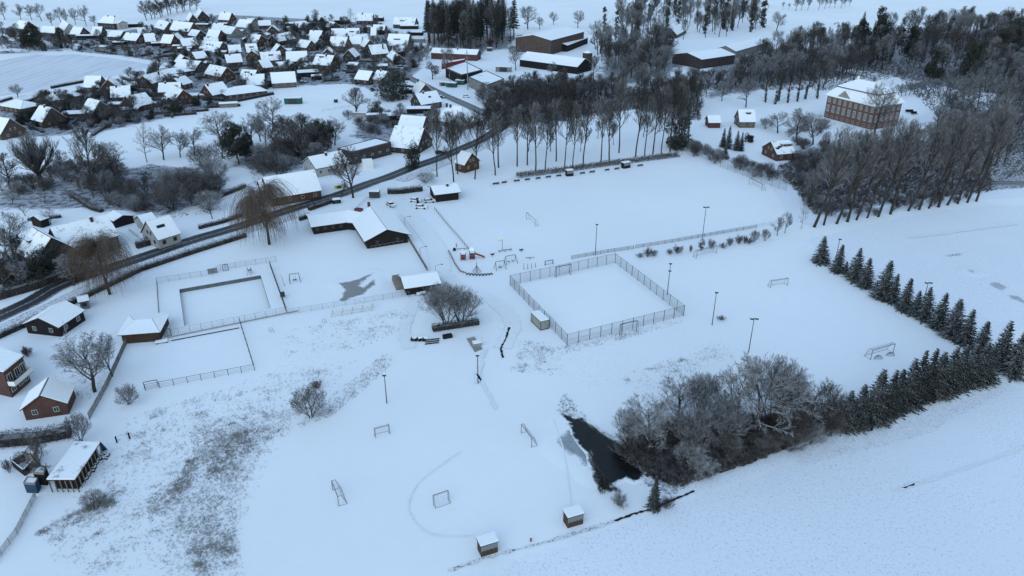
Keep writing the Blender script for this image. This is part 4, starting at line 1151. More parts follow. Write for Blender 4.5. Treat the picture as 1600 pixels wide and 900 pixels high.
section(o, (1028, 33), (1036, 34), 8, 4, 6.5, 'render_white', hip=.8, wins=None)
m = MB(); p = G(1029, 34, 6); m.box(p, (1, 0, 0), 1.8, 1.8, 6, 12); m.build('turret', 'render_white', o)
# manor house with mansard roof
o = root_at('manor_house', (1340, 185), 'red brick manor house with white mansard roof and rows of tall windows', 'manor')
EH = 11.0
c0, c1, c2 = G(1289, 147, EH), G(1372, 168, EH), G(1407, 163, EH)
c0, c1, c2 = G(1287, 183), G(1361, 203), G(1400, 196)
u = (c1 - c0).normalized(); v = c2 - c1; v = (v - u * v.dot(u)); dep = v.length; v.normalize(); LL = (c1 - c0).length
dep = max(dep, 14.0)
c2 = c1 + v * dep; c3 = c0 + v * dep
ringb = [c0, c1, c2, c3]
EH = 0.5 * (tall(1287, 183, 148) + tall(1361, 203, 166))
m = MB(); m.prism([zf(p, 0) for p in ringb], [zf(p, EH) for p in ringb], 0); m.build('wall', 'brick_manor', o)
cc = sum(ringb, Vector()) / 4
def grow_ring(d): return [c0 + (-u - v) * d, c1 + (u - v) * d, c2 + (u + v) * d, c3 + (-u + v) * d]
m = MB()
m.prism([zf(p, EH - .5) for p in grow_ring(.35)], [zf(p, EH) for p in grow_ring(.6)], 2)
m.prism([zf(p, EH + .003) for p in grow_ring(1.0)], [zf(p, EH + 4.2) for p in grow_ring(-2.6)], 1)
m.prism([zf(p, EH + 4.203) for p in grow_ring(-2.3)], [zf(p, EH + 4.6) for p in grow_ring(-2.3)], 0)
top = grow_ring(-2.35); d2 = dep / 2 - 2.6
t2 = [c0 + u * (d2 + 2.4) + v * (d2 + 2.4), c1 - u * (d2 + 2.4) + v * (d2 + 2.4), c2 - u * (d2 + 2.4) - v * (d2 + 2.4), c3 + u * (d2 + 2.4) - v * (d2 + 2.4)]
m.prism([zf(p, EH + 4.603) for p in top], [zf(p, EH + 8.4) for p in t2], 1)
ro = m.build('roof', ['roof_tile', 'roof_snow_thick', 'paint_white'], o)
for t in (.3, .72):
    m = MB(); p = cc + u * (LL * (t - .5)); m.box(p, u, .9, .9, EH + 7.0, EH + 9.8, 0); m.build('chimney', 'paint_white', ro, origin=ROOT_LOC[o.name])
m = MB(); pc = c0 + u * (LL * .36)
pd = [zf(pc - u * (LL * .16), EH - .1), zf(pc + u * (LL * .16), EH - .1), zf(pc, EH + 3.9)]
m.prism([p - v * .55 for p in pd], [p + v * 2.5 for p in pd], 0); 
slab(m, [pd[0] - v * .7, pd[2] - v * .7, pd[2] + v * 2.6, pd[0] + v * 2.6], .03, .3, 1); slab(m, [pd[2] - v * .7, pd[1] - v * .7, pd[1] + v * 2.6, pd[2] + v * 2.6], .03, .3, 1)
m.build('pediment', ['concrete', 'roof_snow_thick'], ro, origin=ROOT_LOC[o.name])
for face, q0, q1, nn, k in (('f', c0, c1, -v, 9), ('s', c1, c2, u, 5)):
    for i in range(k):
        p = q0.lerp(q1, (i + .5) / k) + nn * .02
        add_window(o, zf(p, EH * .70), nn, 1.5, EH * .20, 'p'); add_window(o, zf(p, EH * .30), nn, 1.6, EH * .29, 'p'); add_window(o, zf(p, EH * .06), nn, 1.2, EH * .11, 'w')
m = MB()
for z in (.24, .64): m.prism([zf(p, EH * z) for p in grow_ring(.06)], [zf(p, EH * z + .35) for p in grow_ring(.06)], 0)
m.build('string_course', 'brick_tan', o)
FOOT.append((cc.x, cc.y, 30))

# little sheds, garages and greenhouses between the houses
SHED = []
for i, (x, y, w, d, h, wall, ang) in enumerate([
    (230, 66, 9, 7, 3, 'wood_grey', 20), (245, 72, 7, 6, 3, 'wood_black', 25), (280, 76, 8, 6, 2.8, 'wood_brown', 10), (290, 80, 10, 7, 3, 'wood_black', 15), (330, 84, 10, 6, 3, 'render_grey', -8), (345, 86, 10, 7, 3, 'render_grey', 5),
    (372, 54, 12, 8, 4, 'render_grey', -5), (275, 123, 9, 6, 2.6, 'wood_black', -5), (300, 154, 8, 7, 2.6, 'wood_grey', 8), (322, 153, 6, 4, 2.2, 'wood_grey', 10), (358, 167, 9, 4, 2.4, 'wood_grey', 16), (272, 172, 8, 4, 2.6, 'wood_black', -10),
    (240, 167, 8, 4, 2.6, 'paint_green', 12), (250, 161, 9, 6, 2.8, 'wood_grey', 10), (120, 183, 11, 8, 2.8, 'brick_dark', 12), (165, 148, 8, 4, 2.6, 'wood_black', 3), (185, 168, 8, 6, 2.6, 'wood_black', 10), (205, 176, 9, 6, 2.6, 'wood_brown', 8),
    (395, 128, 8, 7, 2.6, 'wood_black', -12), (418, 100, 9, 6, 3, 'wood_orange', 5), (412, 106, 6, 5, 2.6, 'paint_green', 0), (445, 104, 11, 8, 3.0, 'wood_black', 15), (482, 118, 13, 10, 3.2, 'wood_black', 18), (495, 124, 6, 5, 2.8, 'wood_black', 15),
    (535, 37, 13, 8, 4, 'wood_black', -5), (590, 33, 12, 7, 4, 'wood_black', 0), (640, 45, 16, 7, 3.4, 'wood_black', 0), (650, 55, 12, 7, 3.2, 'wood_black', -5), (655, 66, 9, 6, 3.2, 'render_grey', 0), (470, 42, 26, 9, 4, 'wood_black', -4),
    (140, 60, 18, 7, 3, 'wood_black', 8), (210, 42, 14, 8, 3.4, 'wood_black', 15), (160, 77, 10, 6, 2.6, 'wood_grey', -5), (188, 70, 9, 6, 2.6, 'wood_black', -8), (568, 128, 10, 5, 2.6, 'render_grey', 10), (640, 145, 8, 5, 2.6, 'wood_black', 15),
    (655, 176, 12, 6, 3, 'wood_black', 4), (615, 186, 10, 8, 3, 'wood_black', 10), (350, 41, 8, 6, 3, 'wood_black', 0), (318, 42, 12, 7, 3, 'brick_dark', -5), (564, 182, 7, 5, 2.6, 'render_white', -8), (583, 185, 6, 4, 2.4, 'wood_grey', 5)]):
    p = G(x, y); a = R(ang); u = Vector((math.cos(a), math.sin(a), 0))
    A = p - u * w / 2; B = p + u * w / 2
    o = thing('garden_shed', (p.x, p.y, 0), None, 'shed', 'sheds and garages in the village gardens'); ROOT_LOC[o.name] = Vector((p.x, p.y, 0))
    col_ = {'wood_grey': 'grey wooden', 'wood_black': 'black wooden', 'wood_brown': 'brown wooden', 'render_grey': 'pale grey', 'paint_green': 'green', 'brick_dark': 'dark brick', 'wood_orange': 'orange-brown', 'render_white': 'white'}[wall]
    o['label'] = '%s garden shed with snow on its roof among the village houses' % col_
    section(o, (A.x, A.y, h), (B.x, B.y, h), d, h * .82, h, wall, wins=None, world=True, over=.25, roof='roof_snow_thick')

rh_ = random.Random(31); k = tries = 0
PACK = [(120, 48), (345, 26), (600, 40), (655, 76), (640, 100), (560, 120), (520, 92), (460, 125), (400, 140), (330, 128), (290, 150), (190, 178), (190, 140), (262, 104), (300, 88), (190, 66)]
while k < 44 and tries < 9000:
    tries += 1
    x, y = rh_.uniform(100, 660), rh_.uniform(26, 180)
    if not inside(x, y, PACK): continue
    p = G(x, y)
    small = k >= 24
    if any(math.hypot(p.x - a, p.y - b) < r + (3.0 if small else 6.5) for a, b, r in FOOT): continue
    a = R(rh_.choice([12, 102, -12, 78, 30, 120]) + rh_.uniform(-8, 8)); L = rh_.uniform(9, 11.5) if not small else rh_.uniform(6, 9); u = Vector((math.cos(a), math.sin(a), 0))
    w, eh, rh0 = (rh_.uniform(8.5, 10), 3.0, rh_.uniform(6.4, 8)) if not small else (rh_.uniform(4.5, 6), 2.3, rh_.uniform(3, 3.8))
    wall = rh_.choice(['brick_red', 'brick_brown', 'brick_dark']) if not small else rh_.choice(['wood_black', 'wood_grey', 'brick_dark'])
    A, B = p - u * L / 2, p + u * L / 2
    o = thing('village_house' if not small else 'garden_shed', (p.x, p.y, 0), ('%s house with snowy gable roof squeezed between its neighbours in the packed village rows' % {'brick_red': 'red brick', 'brick_brown': 'brown brick', 'brick_dark': 'dark brick'}[wall]) if not small
              else 'low %s outbuilding squeezed between houses in the packed village rows' % {'wood_black': 'black', 'wood_grey': 'grey', 'brick_dark': 'dark brick'}[wall], 'house' if not small else 'shed', 'houses in the packed village rows' if not small else 'outbuildings in the packed village rows')
    ROOT_LOC[o.name] = Vector((p.x, p.y, 0))
    section(o, (A.x, A.y, rh0), (B.x, B.y, rh0), w, eh, rh0, wall, world=True, wins='w' if not small else None, nwin=2, gwin=not small, roof=rh_.choice(['roof_snow', 'roof_snow_thin']), chim=[(.3, .6)] if not small and k % 2 else ())
    k += 1
# ------------------------------------------------------------------ where every tree and shrub of the photograph stands
rr = random.Random(77)
# row of tall trees behind the football pitch
ROW1 = [(683, 276), (709, 284), (715, 272), (742, 280), (774, 274), (779, 262), (808, 260), (824, 258), (837, 267), (852, 264), (869, 252), (882, 261), (895, 259), (911, 257),
        (939, 254), (952, 252), (967, 239), (993, 245), (1007, 244), (1020, 241), (1033, 240), (1047, 237), (1059, 235), (1075, 232)]
for i, (x, y) in enumerate(ROW1):
    plant_px('lime_tree', 'tall', x, y, y - rr.uniform(96, 120), rr.uniform(26, 38), label='tall bare tree, %s from the road in the row behind the football pitch' % nth(i), group='trees in the row behind the football pitch')
ROW2 = [(1272, 355), (1287, 352), (1307, 350), (1324, 347), (1338, 344), (1355, 341), (1372, 339), (1391, 335), (1419, 330), (1436, 328), (1451, 326), (1466, 324), (1480, 321), (1496, 319), (1511, 317), (1525, 315)]
for i, (x, y) in enumerate(ROW2):
    plant_px('poplar_tree', 'poplar', x, y, y - rr.uniform(138, 158), rr.uniform(44, 58), label='leaning bare poplar, %s from the pitch corner in the row along the snowy field' % nth(i), group='poplars along the field edge', lean=rr.uniform(.04, .12))
# snowy spruces beside the training pitch
SPR = [(1282, 411, 371, 25), (1307, 425, 384, 22), (1320, 428, 409, 12), (1334, 438, 390, 27), (1350, 449, 405, 28), (1377, 466, 410, 30), (1392, 472, 430, 23), (1411, 485, 437, 26), (1428, 492, 456, 22),
       (1442, 499, 451, 28), (1463, 513, 460, 30), (1486, 526, 470, 33), (1505, 537, 486, 30), (1530, 550, 504, 30), (1558, 572, 505, 36), (1580, 586, 520, 38)]
for i, (x, y, t, w) in enumerate(SPR):
    plant_px('spruce_tree', 'spruce', x, y, t - (y - t) * .06, w * 1.25, label='snow-dusted spruce, %s from the top end of the row along the training pitch' % nth(i), group='spruces along the training pitch', lean=rr.uniform(-.03, .03))
SPL = [(1320, 668, 617, 34), (1338, 668, 606, 40), (1360, 661, 594, 38), (1380, 652, 592, 32), (1394, 646, 586, 32), (1412, 638, 574, 34), (1426, 632, 564, 32), (1440, 625, 560, 30), (1456, 620, 559, 32),
       (1473, 613, 557, 32), (1490, 608, 549, 34), (1508, 602, 548, 34), (1524, 598, 548, 34), (1538, 596, 549, 34)]
for i, (x, y, t, w) in enumerate(SPL):
    plant_px('spruce_tree', 'spruce', x, y, t - (y - t) * rr.uniform(.10, .28), w * rr.uniform(1.2, 1.5), label='dense dark spruce, %s from the pond grove in the lower spruce belt' % nth(i), group='spruces of the lower belt', var=i + 1, lean=rr.uniform(-.03, .03))
plant_px('spruce_tree', 'spruce', 1021, 795, 744, 27, label='single small spruce standing below the dark pond')
for i, (x, y, t, w) in enumerate([(1129, 230, 200, 13), (1137, 232, 197, 15), (1150, 235, 204, 14), (1157, 236, 206, 13), (1132, 248, 230, 16)]):
    plant_px('spruce_tree', 'spruce', x, y, t, w, label='snowy garden spruce by the pitch corner, %s of the five counting from the brown cottage' % nth(i), group='garden spruces by the pitch corner')
plant_px('yew_bush', 'yew', 1169, 222, 208, 17, label='dark green yew bush beside the garden spruces', cat='bush', crown='foliage')
plant_px('cypress_tree', 'cypress', 1130, 46, 5, 9, label='tall dark columnar cypress above the riding hall')
plant_px('cypress_tree', 'cypress', 1143, 45, 24, 7, label='short dark columnar cypress next to the tall one')
# willows
plant_px('willow_tree', 'willow', 421, 382, 287, 96, label='big brown weeping willow between the road and the clubhouse', var=0)
plant_px('willow_tree', 'willow', 172, 460, 370, 96, label='brown weeping willow by the road above the small kiosk', var=1)
# trees that stand out
for key, name, x, yb, yt, w, lab in [
    ('round', 'bare_tree', 148, 612, 520, 104, 'spreading bare tree behind the brick garage at the lower left'),
    ('round', 'bare_tree', 176, 588, 524, 48, 'smaller frosted tree just right of the spreading tree behind the garage'),
    ('thicket', 'bare_tree', 697, 511, 446, 74, 'bare reddish-brown tree behind the dark hedge, left one of the pair'),
    ('thicket', 'bare_tree', 720, 507, 450, 66, 'bare grey tree behind the dark hedge, right one of the pair'),
    ('brown', 'bare_tree', 552, 309, 230, 62, 'bare street tree with thick trunk beside the road above the clubhouse'),
    ('brown', 'bare_tree', 16, 295, 240, 46, 'bare tree at the left edge, lower of the two beside the pollard'),
    ('pollard', 'pollard_tree', 66, 290, 208, 68, 'big pollarded tree with thick stump trunk above the left gardens'),
    ('brown', 'bare_tree', 147, 299, 196, 56, 'tall bare tree with straight trunk right of the pollard'),
    ('round', 'bare_tree', 180, 285, 222, 46, 'bare tree leaning over the hedge right of the straight trunk'),
    ('birch', 'birch_tree', 230, 254, 190, 30, 'slim frosted birch at the bottom edge of the white paddock'),
    ('round', 'bare_tree', 256, 250, 196, 42, 'frosted bare tree beside the slim birch'),
    ('round', 'bare_tree', 282, 246, 206, 34, 'low bare tree in the paddock row, third from the birch'),
    ('round', 'bare_tree', 304, 242, 200, 40, 'low bare tree in the paddock row with crossing branches'),
    ('round', 'bare_tree', 344, 226, 176, 54, 'wide pale bare tree left of the dark pine'),
    ('pine', 'pine_tree', 374, 257, 190, 46, 'dark bushy pine in front of the paddock trees'),
    ('round', 'bare_tree', 394, 232, 178, 44, 'bare tree just behind the dark bushy pine'),
    ('round', 'bare_tree', 427, 206, 152, 54, 'bare tree rising in the paddock left of the green trailer'),
    ('brown', 'bare_tree', 467, 244, 178, 72, 'broad dark bare tree above the road barn'),
    ('pine', 'pine_tree', 508, 238, 188, 38, 'dark pine behind the white house near the flat roofed hall'),
    ('brown', 'bare_tree', 557, 183, 136, 44, 'dense bare tree at the right end of the white paddock'),
    ('evergreen', 'evergreen_tree', 615, 156, 110, 56, 'large dark evergreen thorn in the village centre'),
    ('beech', 'beech_tree', 676, 124, 96, 22, 'small tree with rusty leaves in front of the black barn'),
    ('evergreen', 'evergreen_tree', 586, 176, 158, 24, 'dark round evergreen left of the gable house by the lane'),
    ('evergreen', 'evergreen_tree', 645, 262, 222, 30, 'dark evergreen in front of the thatched barn'),
    ('birch', 'birch_tree', 1252, 358, 308, 16, 'thin birch at the right corner of the football pitch'),
    ('round', 'bare_tree', 1214, 368, 340, 22, 'small bare tree left of the thin birch at the pitch corner'),
    ('round', 'bare_tree', 1226, 364, 331, 18, 'small bare tree close beside the thin birch at the pitch corner'),
    ('round', 'bare_tree', 1366, 210, 128, 54, 'tall bare tree growing in front of the red manor house'),
    ('round', 'bare_tree', 1280, 51, 35, 13, 'lone small tree in the snowy upper pasture'),
    ('round', 'bare_tree', 1213, 49, 18, 26, 'bare tree at the left edge of the upper pasture'),
    ('round', 'bare_tree', 28, 152, 131, 25, 'small round bare tree on the edge of the striped field'),
    ('round', 'bare_tree', 493, 30, 14, 13, 'lone round tree on the skyline above the village'),
    ('birch', 'birch_tree', 549, 36, 12, 13, 'slender tree on the far field edge above the village'),
    ('round', 'bare_tree', 825, 46, 9, 30, 'bare tree right of the tall spruce wood, nearest to it'),
    ('round', 'bare_tree', 843, 46, 26, 16, 'small bare tree between the spruce wood and the lone field tree'),
    ('round', 'bare_tree', 865, 39, 18, 15, 'lone tree on the far field behind the large hall'),
    ('round', 'bare_tree', 903, 44, 16, 22, 'round tree rising behind the large hall roof'),
    ('round', 'bare_tree', 1165, 168, 120, 36, 'bare tree on the snowy lawn left of the ivy trunks'),
    ('round', 'bare_tree', 1128, 158, 128, 24, 'small bare tree on the lawn above the brown cottage'),
    ('round', 'bare_tree', 1215, 208, 175, 40, 'frosted bare tree above the house with the dormer'),
    ('round', 'bare_tree', 1244, 222, 170, 48, 'dense bare tree right of the house with the dormer'),
    ('round', 'bare_tree', 1270, 226, 178, 48, 'frosted bare tree between the dormer house and the manor'),
    ('evergreen', 'evergreen_tree', 1056, 232, 178, 46, 'dark ivy-grown tree at the upper pitch corner'),
    ('round', 'bare_tree', 700, 120, 72, 22, 'thin bare tree beside the tall power pole'),
    ('round', 'bare_tree', 806, 110, 72, 26, 'bare tree in front of the long farm barn'),
    ('round', 'bare_tree', 862, 120, 96, 16, 'small bare tree standing before the long farm barn roof'),
    ('spruce', 'spruce_tree', 882, 124, 102, 12, 'little spruce at the right end of the long farm barn'),
    ('round', 'bare_tree', 938, 84, 30, 44, 'bare tree with forked trunk right of the round silo'),
    ('orchard', 'apple_tree', 80, 351, 323, 26, 'small fruit tree behind the left farmhouse garden'),
    ('orchard', 'apple_tree', 332, 342, 312, 26, 'small fruit tree on the lawn by the hedge left of the willow'),
    ('round', 'bare_tree', 22, 404, 334, 62, 'bare tree in front of the left farmhouse gable'),
    ('evergreen', 'evergreen_tree', 72, 432, 394, 74, 'snowy dark conifer mass below the left farmhouse gable'),
    ('evergreen', 'evergreen_tree', 24, 446, 404, 60, 'dark evergreen clump at the left edge above the road'),
    ('round', 'bare_tree', 116, 446, 400, 50, 'dim bare tree between the dark conifers and the near willow'),
    ('brown', 'bare_tree', 70, 745, 690, 58, 'leafless dark tree growing between the lower left sheds'),
]:
    plant_px(name, key, x, yb, yt, w, label=lab)
for x, yb, yt in [(122, 297, 275), (70, 318, 298), (40, 338, 316), (110, 316, 297), (172, 304, 286), (178, 324, 300), (300, 322, 300), (20, 320, 300)]:
    plant_px('apple_tree', 'orchard', x, yb, yt, 20, label='small bare fruit tree in the snowy gardens at the left', group='fruit trees in the left gardens')
# grove beside the pond
for i, (x, yb, yt, w, k) in enumerate([(1012, 712, 618, 84, 'round'), (1060, 672, 588, 86, 'round'), (1092, 670, 582, 74, 'thicket'), (1146, 668, 566, 84, 'round'), (1185, 690, 552, 118, 'round'), (1204, 664, 556, 92, 'thicket'),
                                       (1254, 672, 586, 96, 'round'), (1284, 678, 602, 70, 'thicket'), (1120, 700, 618, 80, 'thicket'), (1075, 715, 634, 70, 'thicket'), (1225, 688, 606, 76, 'thicket'), (980, 690, 636, 48, 'thicket')]):
    plant_px('grove_tree', k, x, yb, yt + .07 * (yb - yt), w, label='bare frosted tree in the grove beside the pond, %s in size order along it' % nth(i) if False else
             ['tangled bare tree at the pond end of the grove, over the water', 'upright bare tree behind the pond end of the grove', 'many-stemmed bare tree in the left middle of the grove', 'tall fan-shaped bare tree in the middle of the grove',
              'biggest bare tree in the grove beside the pond', 'tall rounded bare tree at the top of the grove', 'dark bare tree near the spruce end of the grove', 'last small bare tree of the grove, next to the spruce belt',
              'low tangled tree at the front of the grove', 'sprawling bare tree in front of the grove near the pond', 'brushy bare tree at the field side of the grove', 'small bare tree at the left tip of the grove'][i],
             group='trees of the pond grove')
for x, yb, w, h in [(1080, 728, 60, 34), (1130, 716, 66, 36), (1232, 704, 60, 34), (1268, 694, 46, 32), (1296, 682, 46, 36), (985, 700, 50, 34), (1098, 745, 54, 26), (1192, 708, 56, 30)]:
    plant_px('shrub', 'shrub', x, yb, yb - h, w, label='low leafless shrub at the foot of the pond grove', cat='shrub', group='undergrowth shrubs of the pond grove', crown='twigs')
# single shrubs
for key, x, yb, yt, w, lab in [
    ('shrub', 486, 652, 606, 62, 'dense frosted shrub standing alone in the rough meadow'),
    ('redshrub', 495, 607, 595, 22, 'small reddish shrub behind the dense frosted one'),
    ('shrub', 202, 632, 602, 42, 'bare shrub at the lower end of the tennis fence'),
    ('shrub', 127, 690, 648, 42, 'round bare shrub above the snow-covered woodshed'),
    ('redshrub', 43, 557, 540, 18, 'reddish shrub beside the house with the balcony'),
    ('redshrub', 766, 72, 58, 18, 'dark red shrub on the slope below the spruce wood'),
    ('redshrub', 788, 112, 104, 14, 'small reddish shrub beside the farm hall'),
    ('shrub', 1128, 500, 493, 17, 'low dark shrub by the corner of the fenced court'),
    ('yew', 945, 764, 744, 26, 'evergreen bush at the lower end of the pond'),
    ('shrub', 968, 790, 772, 32, 'frosted bush below the pond'),
    ('shrub', 1042, 794, 776, 26, 'bare bush right of the single small spruce'),
    ('beech', 1095, 392, 374, 14, 'rusty brown bush at the foot of the twin floodlight'),
    ('shrub', 150, 796, 770, 44, 'withered shrub mound in the lower left meadow'),
    ('shrub', 665, 285, 270, 34, 'grey bush by the road near the pavilion'),
    ('shrub', 15, 738, 716, 16, 'small clipped bush left of the sheds'),
]:
    plant_px('shrub', key, x, yb, yt, w, label=lab, cat='shrub', crown='twigs' if key != 'yew' else 'foliage')
for x, yb, h, w in [(1011, 401, 15, 18), (1022, 400, 10, 14), (1046, 397, 8, 14), (1059, 396, 13, 18), (1079, 394, 12, 8), (1112, 388, 14, 18), (1140, 384, 13, 15), (1154, 381, 14, 15), (1163, 380, 13, 12), (1178, 378, 18, 18), (1195, 376, 18, 16), (1170, 381, 10, 14), (1128, 387, 8, 16), (1000, 402, 7, 14)]:
    plant_px('shrub', 'shrub', x, yb, yb - h, w, label='small bare shrub in the line between the football and training pitches', cat='shrub', group='shrubs between the two pitches', crown='twigs')
# bush belt at the right end of the football pitch, bush belt by the left meadow
for i in range(26):
    t = rr.random(); x = 1076 + 155 * t + rr.uniform(-4, 4); y = 240 + 52 * t - rr.uniform(-1, 8)
    plant_px('shrub', 'shrub', x, y, y - rr.uniform(12, 22), rr.uniform(16, 26), label='frosted shrub in the belt along the right end of the football pitch', cat='shrub', group='shrub belt at the pitch end', crown='twigs')
for poly, n, lab, grp, hh in [
    ([(240, 290), (330, 265), (345, 300), (330, 330), (250, 345)], 18, 'tall frosted shrub on the meadow slope above the road', 'shrubs on the meadow slope', (24, 44)),
    ([(90, 260), (170, 258), (240, 330), (215, 345), (120, 290)], 34, 'shrub along the garden boundary below the pollard', 'shrubs along the left garden boundary', (12, 28)),
    ([(380, 255), (480, 228), (520, 262), (470, 268), (400, 288)], 26, 'frosted shrub behind the road barn', 'shrubs behind the road barn', (14, 28)),
    ([(0, 290), (60, 285), (110, 265), (120, 285), (40, 308), (0, 308)], 16, 'dark shrub around the feet of the pollard', 'shrubs around the pollard', (12, 26)),
    ([(530, 185), (620, 178), (650, 205), (600, 215), (560, 205)], 26, 'garden shrub above the flat roofed hall', 'garden shrubs above the flat hall', (9, 18)),
    ([(740, 130), (800, 130), (800, 175), (770, 190), (740, 150)], 16, 'dark shrub below the farm hall', 'shrubs below the farm', (10, 20)),
    ([(660, 65), (820, 60), (820, 80), (760, 90), (670, 88)], 20, 'snowy shrub under the tall spruce wood', 'shrubs under the spruce wood', (7, 13)),
    ([(1180, 200), (1290, 196), (1290, 250), (1240, 255), (1230, 215)], 16, 'shrub in the gardens below the manor', 'shrubs below the manor', (12, 20)),
    ([(1240, 255), (1290, 250), (1330, 335), (1265, 340), (1225, 290)], 18, 'shrub among the poplars behind the pitch corner', 'shrubs among the poplars', (12, 22)),
    ([(1290, 330), (1520, 296), (1530, 312), (1290, 350)], 26, 'low shrub under the leaning poplars', 'shrubs under the poplars', (8, 16)),
]:
    k = 0
    xs = [p[0] for p in poly]; ys = [p[1] for p in poly]
    while k < n:
        x, y = rr.uniform(min(xs), max(xs)), rr.uniform(min(ys), max(ys))
        if not inside(x, y, poly): continue
        hpx = rr.uniform(*hh)
        plant_px('shrub', 'shrub', x, y, y - hpx, hpx * rr.uniform(1.1, 1.7), label=lab, cat='shrub', group=grp, crown='twigs'); k += 1
# tree rows on the skyline
for i, (x, y, t, w) in enumerate([(8, 31, 2, 20), (33, 31, 6, 18), (50, 31, 7, 18), (65, 33, 5, 22), (82, 40, 19, 14), (95, 35, 11, 16), (104, 39, 13, 14), (118, 38, 12, 17), (135, 41, 8, 18), (148, 40, 24, 12)]):
    plant_px('field_tree', 'round', x, y, t, w, label='bare round tree, %s from the left in the row at the top left field' % nth(i), group='tree row at the top left field')
for i, (x, y, t, w) in enumerate([(1223, 15, 3, 5), (1232, 15, 5, 5), (1243, 17, -3, 14), (1252, 16, -2, 9), (1262, 16, -2, 11), (1279, 15, -4, 13), (1288, 14, -4, 10), (1296, 12, -3, 8), (1304, 13, -4, 9), (1314, 13, -5, 12), (1320, 10, -4, 8), (1327, 9, -3, 8)]):
    plant_px('field_tree', 'tall', x, y, t, w, label='small bare tree, %s from the left in the alley above the upper pasture' % nth(i), group='alley above the upper pasture')
# woods, sampled over their ground; labels tell the woods apart
def wood(poly, n, hm, lab, grp, keys, mind=4.0, name='bare_tree', wr=(.40, .60)):
    xs = [p[0] for p in poly]; ys = [p[1] for p in poly]
    k = tries = 0; mine = []
    W = [G(x, y) for x, y in poly]
    x0, x1 = min(p.x for p in W), max(p.x for p in W); y0, y1 = min(p.y for p in W), max(p.y for p in W)
    wp = [(p.x, p.y) for p in W]
    while k < n and tries < 20000:
        tries += 1
        X, Y = rr.uniform(x0, x1), rr.uniform(y0, y1)
        if not inside(X, Y, wp): continue
        m = mind * (1 if tries < 8000 else .6)
        if any((X - a) ** 2 + (Y - b) ** 2 < m * m for a, b in mine): continue
        px, py = to_px((X, Y, 0))
        if any(math.hypot(X - a, Y - b) < r for a, b, r in KEEP_OUT): continue
        key = rr.choice(keys); h = rr.uniform(*hm)
        nm = {'darkspruce': 'forest_spruce', 'pine': 'pine_tree', 'birch': 'birch_tree', 'evergreen': 'evergreen_tree', 'ivytrunk': 'ivy_tree'}.get(key, name)
        lb = lab if nm == name else {'darkspruce': lab.replace('bare', 'dark spruce', 1).replace(' tree', '', 1), 'pine': lab.replace('bare tree', 'dark pine'), 'birch': lab.replace('bare tree', 'birch'),
                                     'evergreen': lab.replace('bare tree', 'dark evergreen'), 'ivytrunk': lab.replace('bare tree', 'ivy-grown tree')}[key]
        w = {'darkspruce': .27, 'pine': .5, 'evergreen': .7, 'birch': .3, 'ivytrunk': .25}.get(key, rr.uniform(*wr)) * h
        plant(nm, key, px, py, h, w, label=lb, group=grp if nm == name else grp + ', ' + nm.replace('_', ' ') + 's', pos=Vector((X, Y, 0))); mine.append((X, Y)); k += 1
def keep(px, r): p = G(*px); return (p.x, p.y, r)
KEEP_OUT += [keep((1110, 112), 22), keep((1085, 110), 18), keep((1140, 104), 16), keep((925, 118), 14), keep((935, 108), 4), keep((880, 118), 14), keep((845, 112), 14), keep((870, 100), 24), keep((850, 75), 26), keep((885, 62), 22), keep((1110, 100), 22), keep((1150, 95), 18), keep((1345, 190), 22), keep((1158, 190), 12), keep((1215, 235), 12), keep((760, 135), 16), keep((725, 120), 14), keep((915, 100), 10), keep((1165, 72), 20)]
wood([(660, 76), (668, 56), (800, 52), (808, 72), (740, 80)], 64, (27, 36), 'bare tall tree in the dark spruce wood above the red shed', 'spruce wood above the red shed', ['darkspruce', 'tall', 'darkspruce', 'tall', 'darkspruce'], 4, name='wood_tree', wr=(.25, .4))
wood([(752, 205), (772, 158), (860, 146), (940, 150), (1085, 154), (1092, 185), (1000, 150), (900, 166), (820, 190)], 120, (9, 15), 'bare tree in the wood between the football pitch and the farm', 'wood between pitch and farm', ['brown', 'brown', 'tall', 'brown'], 4, name='coppice_tree', wr=(.5, .75))
wood([(800, 230), (900, 212), (1060, 195), (1075, 215), (900, 240), (800, 250)], 14, (8, 12), 'bare tree in the snowy strip behind the pitch row', 'trees in the strip behind the pitch row', ['tall', 'round'], 8)
wood([(925, 128), (925, 90), (960, 70), (1040, 70), (1050, 96), (1040, 120), (1000, 140)], 80, (12, 18), 'bare tree in the wood right of the silo', 'wood right of the silo', ['round', 'tall', 'brown'], 5, name='wood_tree', wr=(.45, .7))
wood([(985, 66), (940, 48), (1000, 15), (1180, 12), (1195, 50), (1120, 60)], 120, (15, 24), 'bare tree in the park wood around the far white house', 'park wood around the far house', ['tall', 'tall', 'round', 'brown', 'ivytrunk'], 4.5, name='park_tree', wr=(.4, .6))
wood([(1150, 125), (1190, 105), (1200, 72), (1330, 65), (1380, 112), (1290, 140), (1160, 138)], 100, (13, 20), 'bare tree in the wood behind the riding hall and manor', 'wood behind the manor', ['round', 'tall', 'brown', 'brown'], 5, name='woodland_tree', wr=(.45, .7))
wood([(1330, 100), (1335, 60), (1420, 50), (1440, 100), (1380, 112)], 34, (16, 24), 'bare tree in the dark conifer stand below the upper pasture', 'conifer stand below the pasture', ['darkspruce', 'pine', 'darkspruce', 'tall'], 6)
wood([(1420, 118), (1430, 46), (1640, 42), (1650, 132), (1500, 130)], 125, (13, 22), 'bare tree in the large wood at the top right', 'large wood at the top right', ['brown', 'tall', 'brown', 'round', 'brown', 'tall', 'tall', 'evergreen'], 5, name='forest_tree', wr=(.45, .7))
